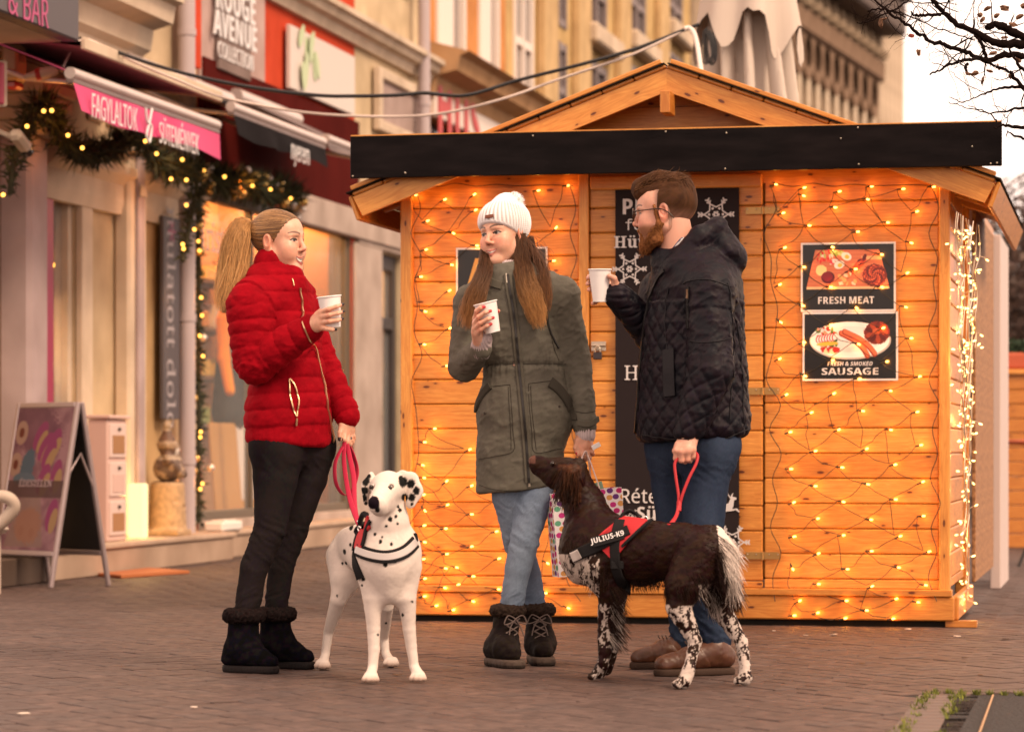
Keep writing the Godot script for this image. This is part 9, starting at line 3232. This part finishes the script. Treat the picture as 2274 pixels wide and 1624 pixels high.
func spaniel() -> void:
	var t:=figure("dog","dark brown dog with speckled legs and white tail in a red harness","dog",1420,10.1)
	var rng:=RandomNumberGenerator.new()
	rng.seed = 404
	var f:=Field.new()
	var flat:=Vector3(0.3,0,1)
	f.chain([V(1322,1218,-0.1),V(1425,1226,-0.03),V(1508,1222,0.06),V(1566,1222,0.12)],[0.126,0.112,0.093,0.088],0.04,flat,0.8)
	f.ball(V(1292,1228,-0.13),Vector3(0.062,0.10,0.075),0.05)
	f.chain([V(1318,1180,-0.11),V(1296,1118,-0.14),V(1276,1070,-0.15)],[0.090,0.072,0.060],0.04,flat,0.85)
	f.ball(V(1259,1049,-0.155),Vector3(0.066,0.053,0.054),0.025,Basis(Vector3.BACK,-0.15))
	f.cap(V(1240,1046,-0.155),V(1192,1030,-0.175),0.047,0.030,0.02,flat,0.85)
	f.cap(V(1230,1066,-0.155),V(1196,1044,-0.175),0.032,0.019,0.015,flat,0.85)
	f.ball(V(1183,1020,-0.178),Vector3(0.016,0.014,0.016),0.008)
	f.ball(V(1226,1028,-0.108),Vector3(0.011,0.009,0.011),0.006,Basis.IDENTITY,true)
	f.ball(V(1227,1029,-0.115),Vector3(0.0095,0.0085,0.0095),0.003)
	f.chain([V(1284,1034,-0.095),V(1270,1062,-0.078),V(1258,1098,-0.085)],[0.032,0.046,0.032],0.012,Vector3(0.2,-0.1,1),0.35)
	for l in [[[V(1330,1258,-0.05),0.078],[V(1358,1312,-0.04),0.05],[V(1347,1380,-0.06),0.031],[V(1343,1443,-0.06),0.024],[V(1338,1475,-0.06),0.020],[V(1330,1492,-0.08),0.024]],[[V(1340,1265,-0.18),0.06],[V(1368,1318,-0.18),0.04],[V(1362,1390,-0.19),0.026],[V(1357,1443,-0.19),0.022],[V(1352,1472,-0.19),0.018],[V(1346,1486,-0.2),0.022]],[[V(1556,1236,0.16),0.096],[V(1520,1300,0.20),0.068],[V(1506,1345,0.21),0.044],[V(1543,1422,0.22),0.0225],[V(1532,1480,0.25),0.019],[V(1518,1512,0.26),0.025]],[[V(1585,1236,0.04),0.085],[V(1588,1310,0.05),0.056],[V(1606,1360,0.05),0.036],[V(1646,1424,0.08),0.0225],[V(1654,1478,0.11),0.019],[V(1655,1505,0.12),0.025]]]:
		f.chain(l.map(func(q): return q[0]),l.map(func(q): return q[1]),0.018)
		var p: Vector3 = l[5][0]
		p.y = 0.019
		for k in 4: f.cap(p + Vector3(0.0,0.01,-0.012 + k*0.008),p + Vector3(-0.03 if k in [1,2] else -0.02,-0.003,-0.02 + k*0.0135),0.0135,0.0115,0.005)
	f.chain([V(1588,1192,0.12),V(1606,1216,0.14),V(1620,1260,0.16),V(1630,1305,0.17)],[0.034,0.034,0.03,0.014],0.02)
	f.disp = func(p: Vector3,n: Vector3) -> float: return 0.003*noise_b.get_noise_3d(p.x*26,p.y*40,p.z*26) + 0.004*noise_a.get_noise_3dv(p*12.0)
	f.has_disp = true
	var dark:=Color(0.018,0.0078,0.0056)
	var cream:=Color(0.55,0.47,0.42)
	var tint:=func(p: Vector3) -> Color:
		var px:=p.x / (10.1 / F) + 1420.0
		var py:=HY - (p.y - EYE) / (10.1 / F)
		var c:=dark*(1.0 + 0.45*noise_a.get_noise_3d(p.x*16,p.y*26,p.z*16))
		var m:=noise_b.get_noise_3d(p.x*30 + 3,p.y*17,p.z*30) + 0.55*noise_b.get_noise_3dv(p*75.0)
		if px > 1586 and py < 1312 and px + (py - 1190)*-0.30 > 1575: return cream*1.15
		if px > 1455 and py > 1335 and m > 0.0 - smoothstep(1340,1400,py)*0.08: return cream*0.9
		if px < 1420 and py > 1335 and m > 0.26: return cream*0.75
		if px < 1330 and py > 1232 and py < 1330 and m + (1318 - px)*0.006 > 0.12: return cream*0.85
		if px > 1540 and px < 1600 and py > 1290 and m > 0.1: return cream*0.6
		if px < 1190 and py < 1028: return Color(0.10,0.045,0.035)
		if p.distance_to(V(1226,1028,-0.106)) < 0.0085: return Color(0.06,0.025,0.01)
		if p.distance_to(V(1229,1024,-0.104)) < 0.012: return Color(0.12,0.06,0.045)
		if px > 1240 and px < 1292 and py > 1030 and py < 1115 and p.z > -0.115: return c.lerp(Color(0.12,0.042,0.016),0.55*clampf(0.4 + m,0,1))
		return c
	f.tint = func(p: Vector3,n: Vector3) -> Color: return tint.call(p)
	f.has_tint = true
	var coat_m:=tinted("silky_coat",0.45,{"metallic_specular": 0.22})
	eyes(f,[[1226,1028]],0.0085,t)
	solid(f,0.0043,empty_part("body",coat_m,t))
	var s:=st()
	for q in [[1236,1040,50,66,420,0.03,0.06,Vector3(-0.2,-1,0.1)],[1250,1180,60,90,160,0.012,0.026,Vector3(0.1,-1,0.1)],[1400,1285,84,34,420,0.016,0.036,Vector3(0.35,-1,0)],[1352,1300,26,130,420,0.03,0.06,Vector3(0.75,-0.9,0)],[1290,1250,60,60,160,0.012,0.026,Vector3(0.1,-1,0)],[1500,1270,100,60,260,0.014,0.028,Vector3(0.3,-1,0)],[1548,1310,46,50,200,0.025,0.05,Vector3(0.6,-1,0)],[1588,1186,46,124,700,0.04,0.075,Vector3(0.35,-1,0)],[1340,1150,250,130,500,0.008,0.014,Vector3(0.9,-0.35,0)]]:
		coat(s,f,Rect2(q[0],q[1],q[2],q[3]),q[4],Vector2(q[5],q[6]),q[7],tint,rng,0.0010,0.28)
	for k in 420:
		var p:=V(1612 + rng.randf()*26,1262 + rng.randf()*60,0.15 + rng.randfn(0,0.012))
		var l:=rng.randf_range(0.05,0.1)
		var c:=(dark*1.6).lerp(Color(0.10,0.04,0.02),rng.randf())*rng.randf_range(0.7,1.4)
		var d:=Vector3(rng.randfn(0.15,0.25),-1,rng.randfn(0,0.2)).normalized()
		tube(s,[p,p + d*l*0.5,p + d*l + Vector3(rng.randfn(0,0.006),0,0)],[0.001,0.001,0.0003],3,1.0,Vector3.ZERO,[c,c,c],false)
	var fur:=put("long_fur",s.commit(),coat_m,t)
	fur.set_meta("kind","stuff")
	var black:=mat("strap_black",Color(0.012,0.011,0.012),0.7,{"metallic_specular": 0.25})
	var red:=mat("harness_red",Color(0.42,0.008,0.014),0.7)
	ribbon("saddle",f,[[1409,1154],[1390,1172],[1366,1196],[1340,1222]],0.098,red,t,0.007,0.004,8)
	ribbon("saddle_edge",f,[[1448,1160],[1424,1178],[1402,1198],[1383,1214]],0.010,black,t,0.012,0.004,8)
	ribbon("chest_strap",f,[[1398,1180],[1368,1192],[1336,1208],[1305,1222],[1274,1234]],0.042,black,t,0.013,0.004,8)
	ribbon("reflective_patch",f,[[1291,1228],[1274,1235]],0.034,mat("reflective_grey",Color(0.50,0.45,0.43),0.35,{"metallic": 0.3}),t,0.018,0.002,6)
	ribbon("girth_strap",f,[[1377,1160],[1371,1185],[1367,1215],[1369,1250],[1378,1285],[1391,1310]],0.036,black,t,0.012,0.004,8)
	boxed("buckle",V(1370,1254,0.045),Vector3(0.045,0.03,0.016),black,t,Basis.IDENTITY,0.004)
	boxed("buckle",V(1377,1172,0.02),Vector3(0.05,0.02,0.014),black,t,Basis(Vector3.BACK,0.2),0.004)
	var m:=f.meet(V(1354,1199,0.9),(V(1354,1199,0.9) + O0 - Vector3(0,EYE,0)).normalized(),0.024)
	if m.size():
		var n: Vector3 = (m[1]*Vector3(0.5,0.8,1)).normalized()
		var x:=Vector3(1,0.25,0)
		x = (x - n*x.dot(n)).normalized()
		var lb:=thing_part("name_patch",t,m[0],Basis(x,n.cross(x),n))
		boxed("patch",Vector3.ZERO,Vector3(0.112,0.036,0.004),black,lb,Basis.IDENTITY,0.0015)
		write("lettering","JULIUS-K9",0.025,mat("print_white",Color(0.68,0.66,0.66),0.5),lb,Transform3D(Basis.IDENTITY,Vector3(0,0.004,0.0028)),"Droid Sans",true,0.001)
	put("handle",tube_mesh(curve([V(1378,1158,-0.02),V(1382,1142,-0.03),V(1396,1134,-0.035),V(1412,1140,-0.03),V(1420,1152,-0.02)],5),0.011,8,0.6),black,t)
	put("ring",tube_mesh(curve([V(1424,1156,0.0),V(1432,1146,0.0),V(1438,1152,0.0),V(1430,1160,0.0),V(1424,1156,0.0)],4),0.003,6),mat("silver",Color(0.8,0.76,0.72),0.15,{"metallic": 1.0}),t)
	put("ring",tube_mesh(curve([V(1444,1162,0.02),V(1474,1164,0.05),V(1487,1164,0.08)],4),0.004,6),red,t)

func eyes(f: Field,at_: Array,r: float,t: Node3D) -> void:
	for e in at_:
		var q:=on_surface(f,[e,[e[0] + 0.5,e[1]]],0.0,1)
		if q.size(): put("eye",sphere(r,14),mat("dog_eye",Color(0.012,0.006,0.004),0.08),t,Transform3D(Basis.IDENTITY,q[0][0] - q[0][1]*r*0.3))
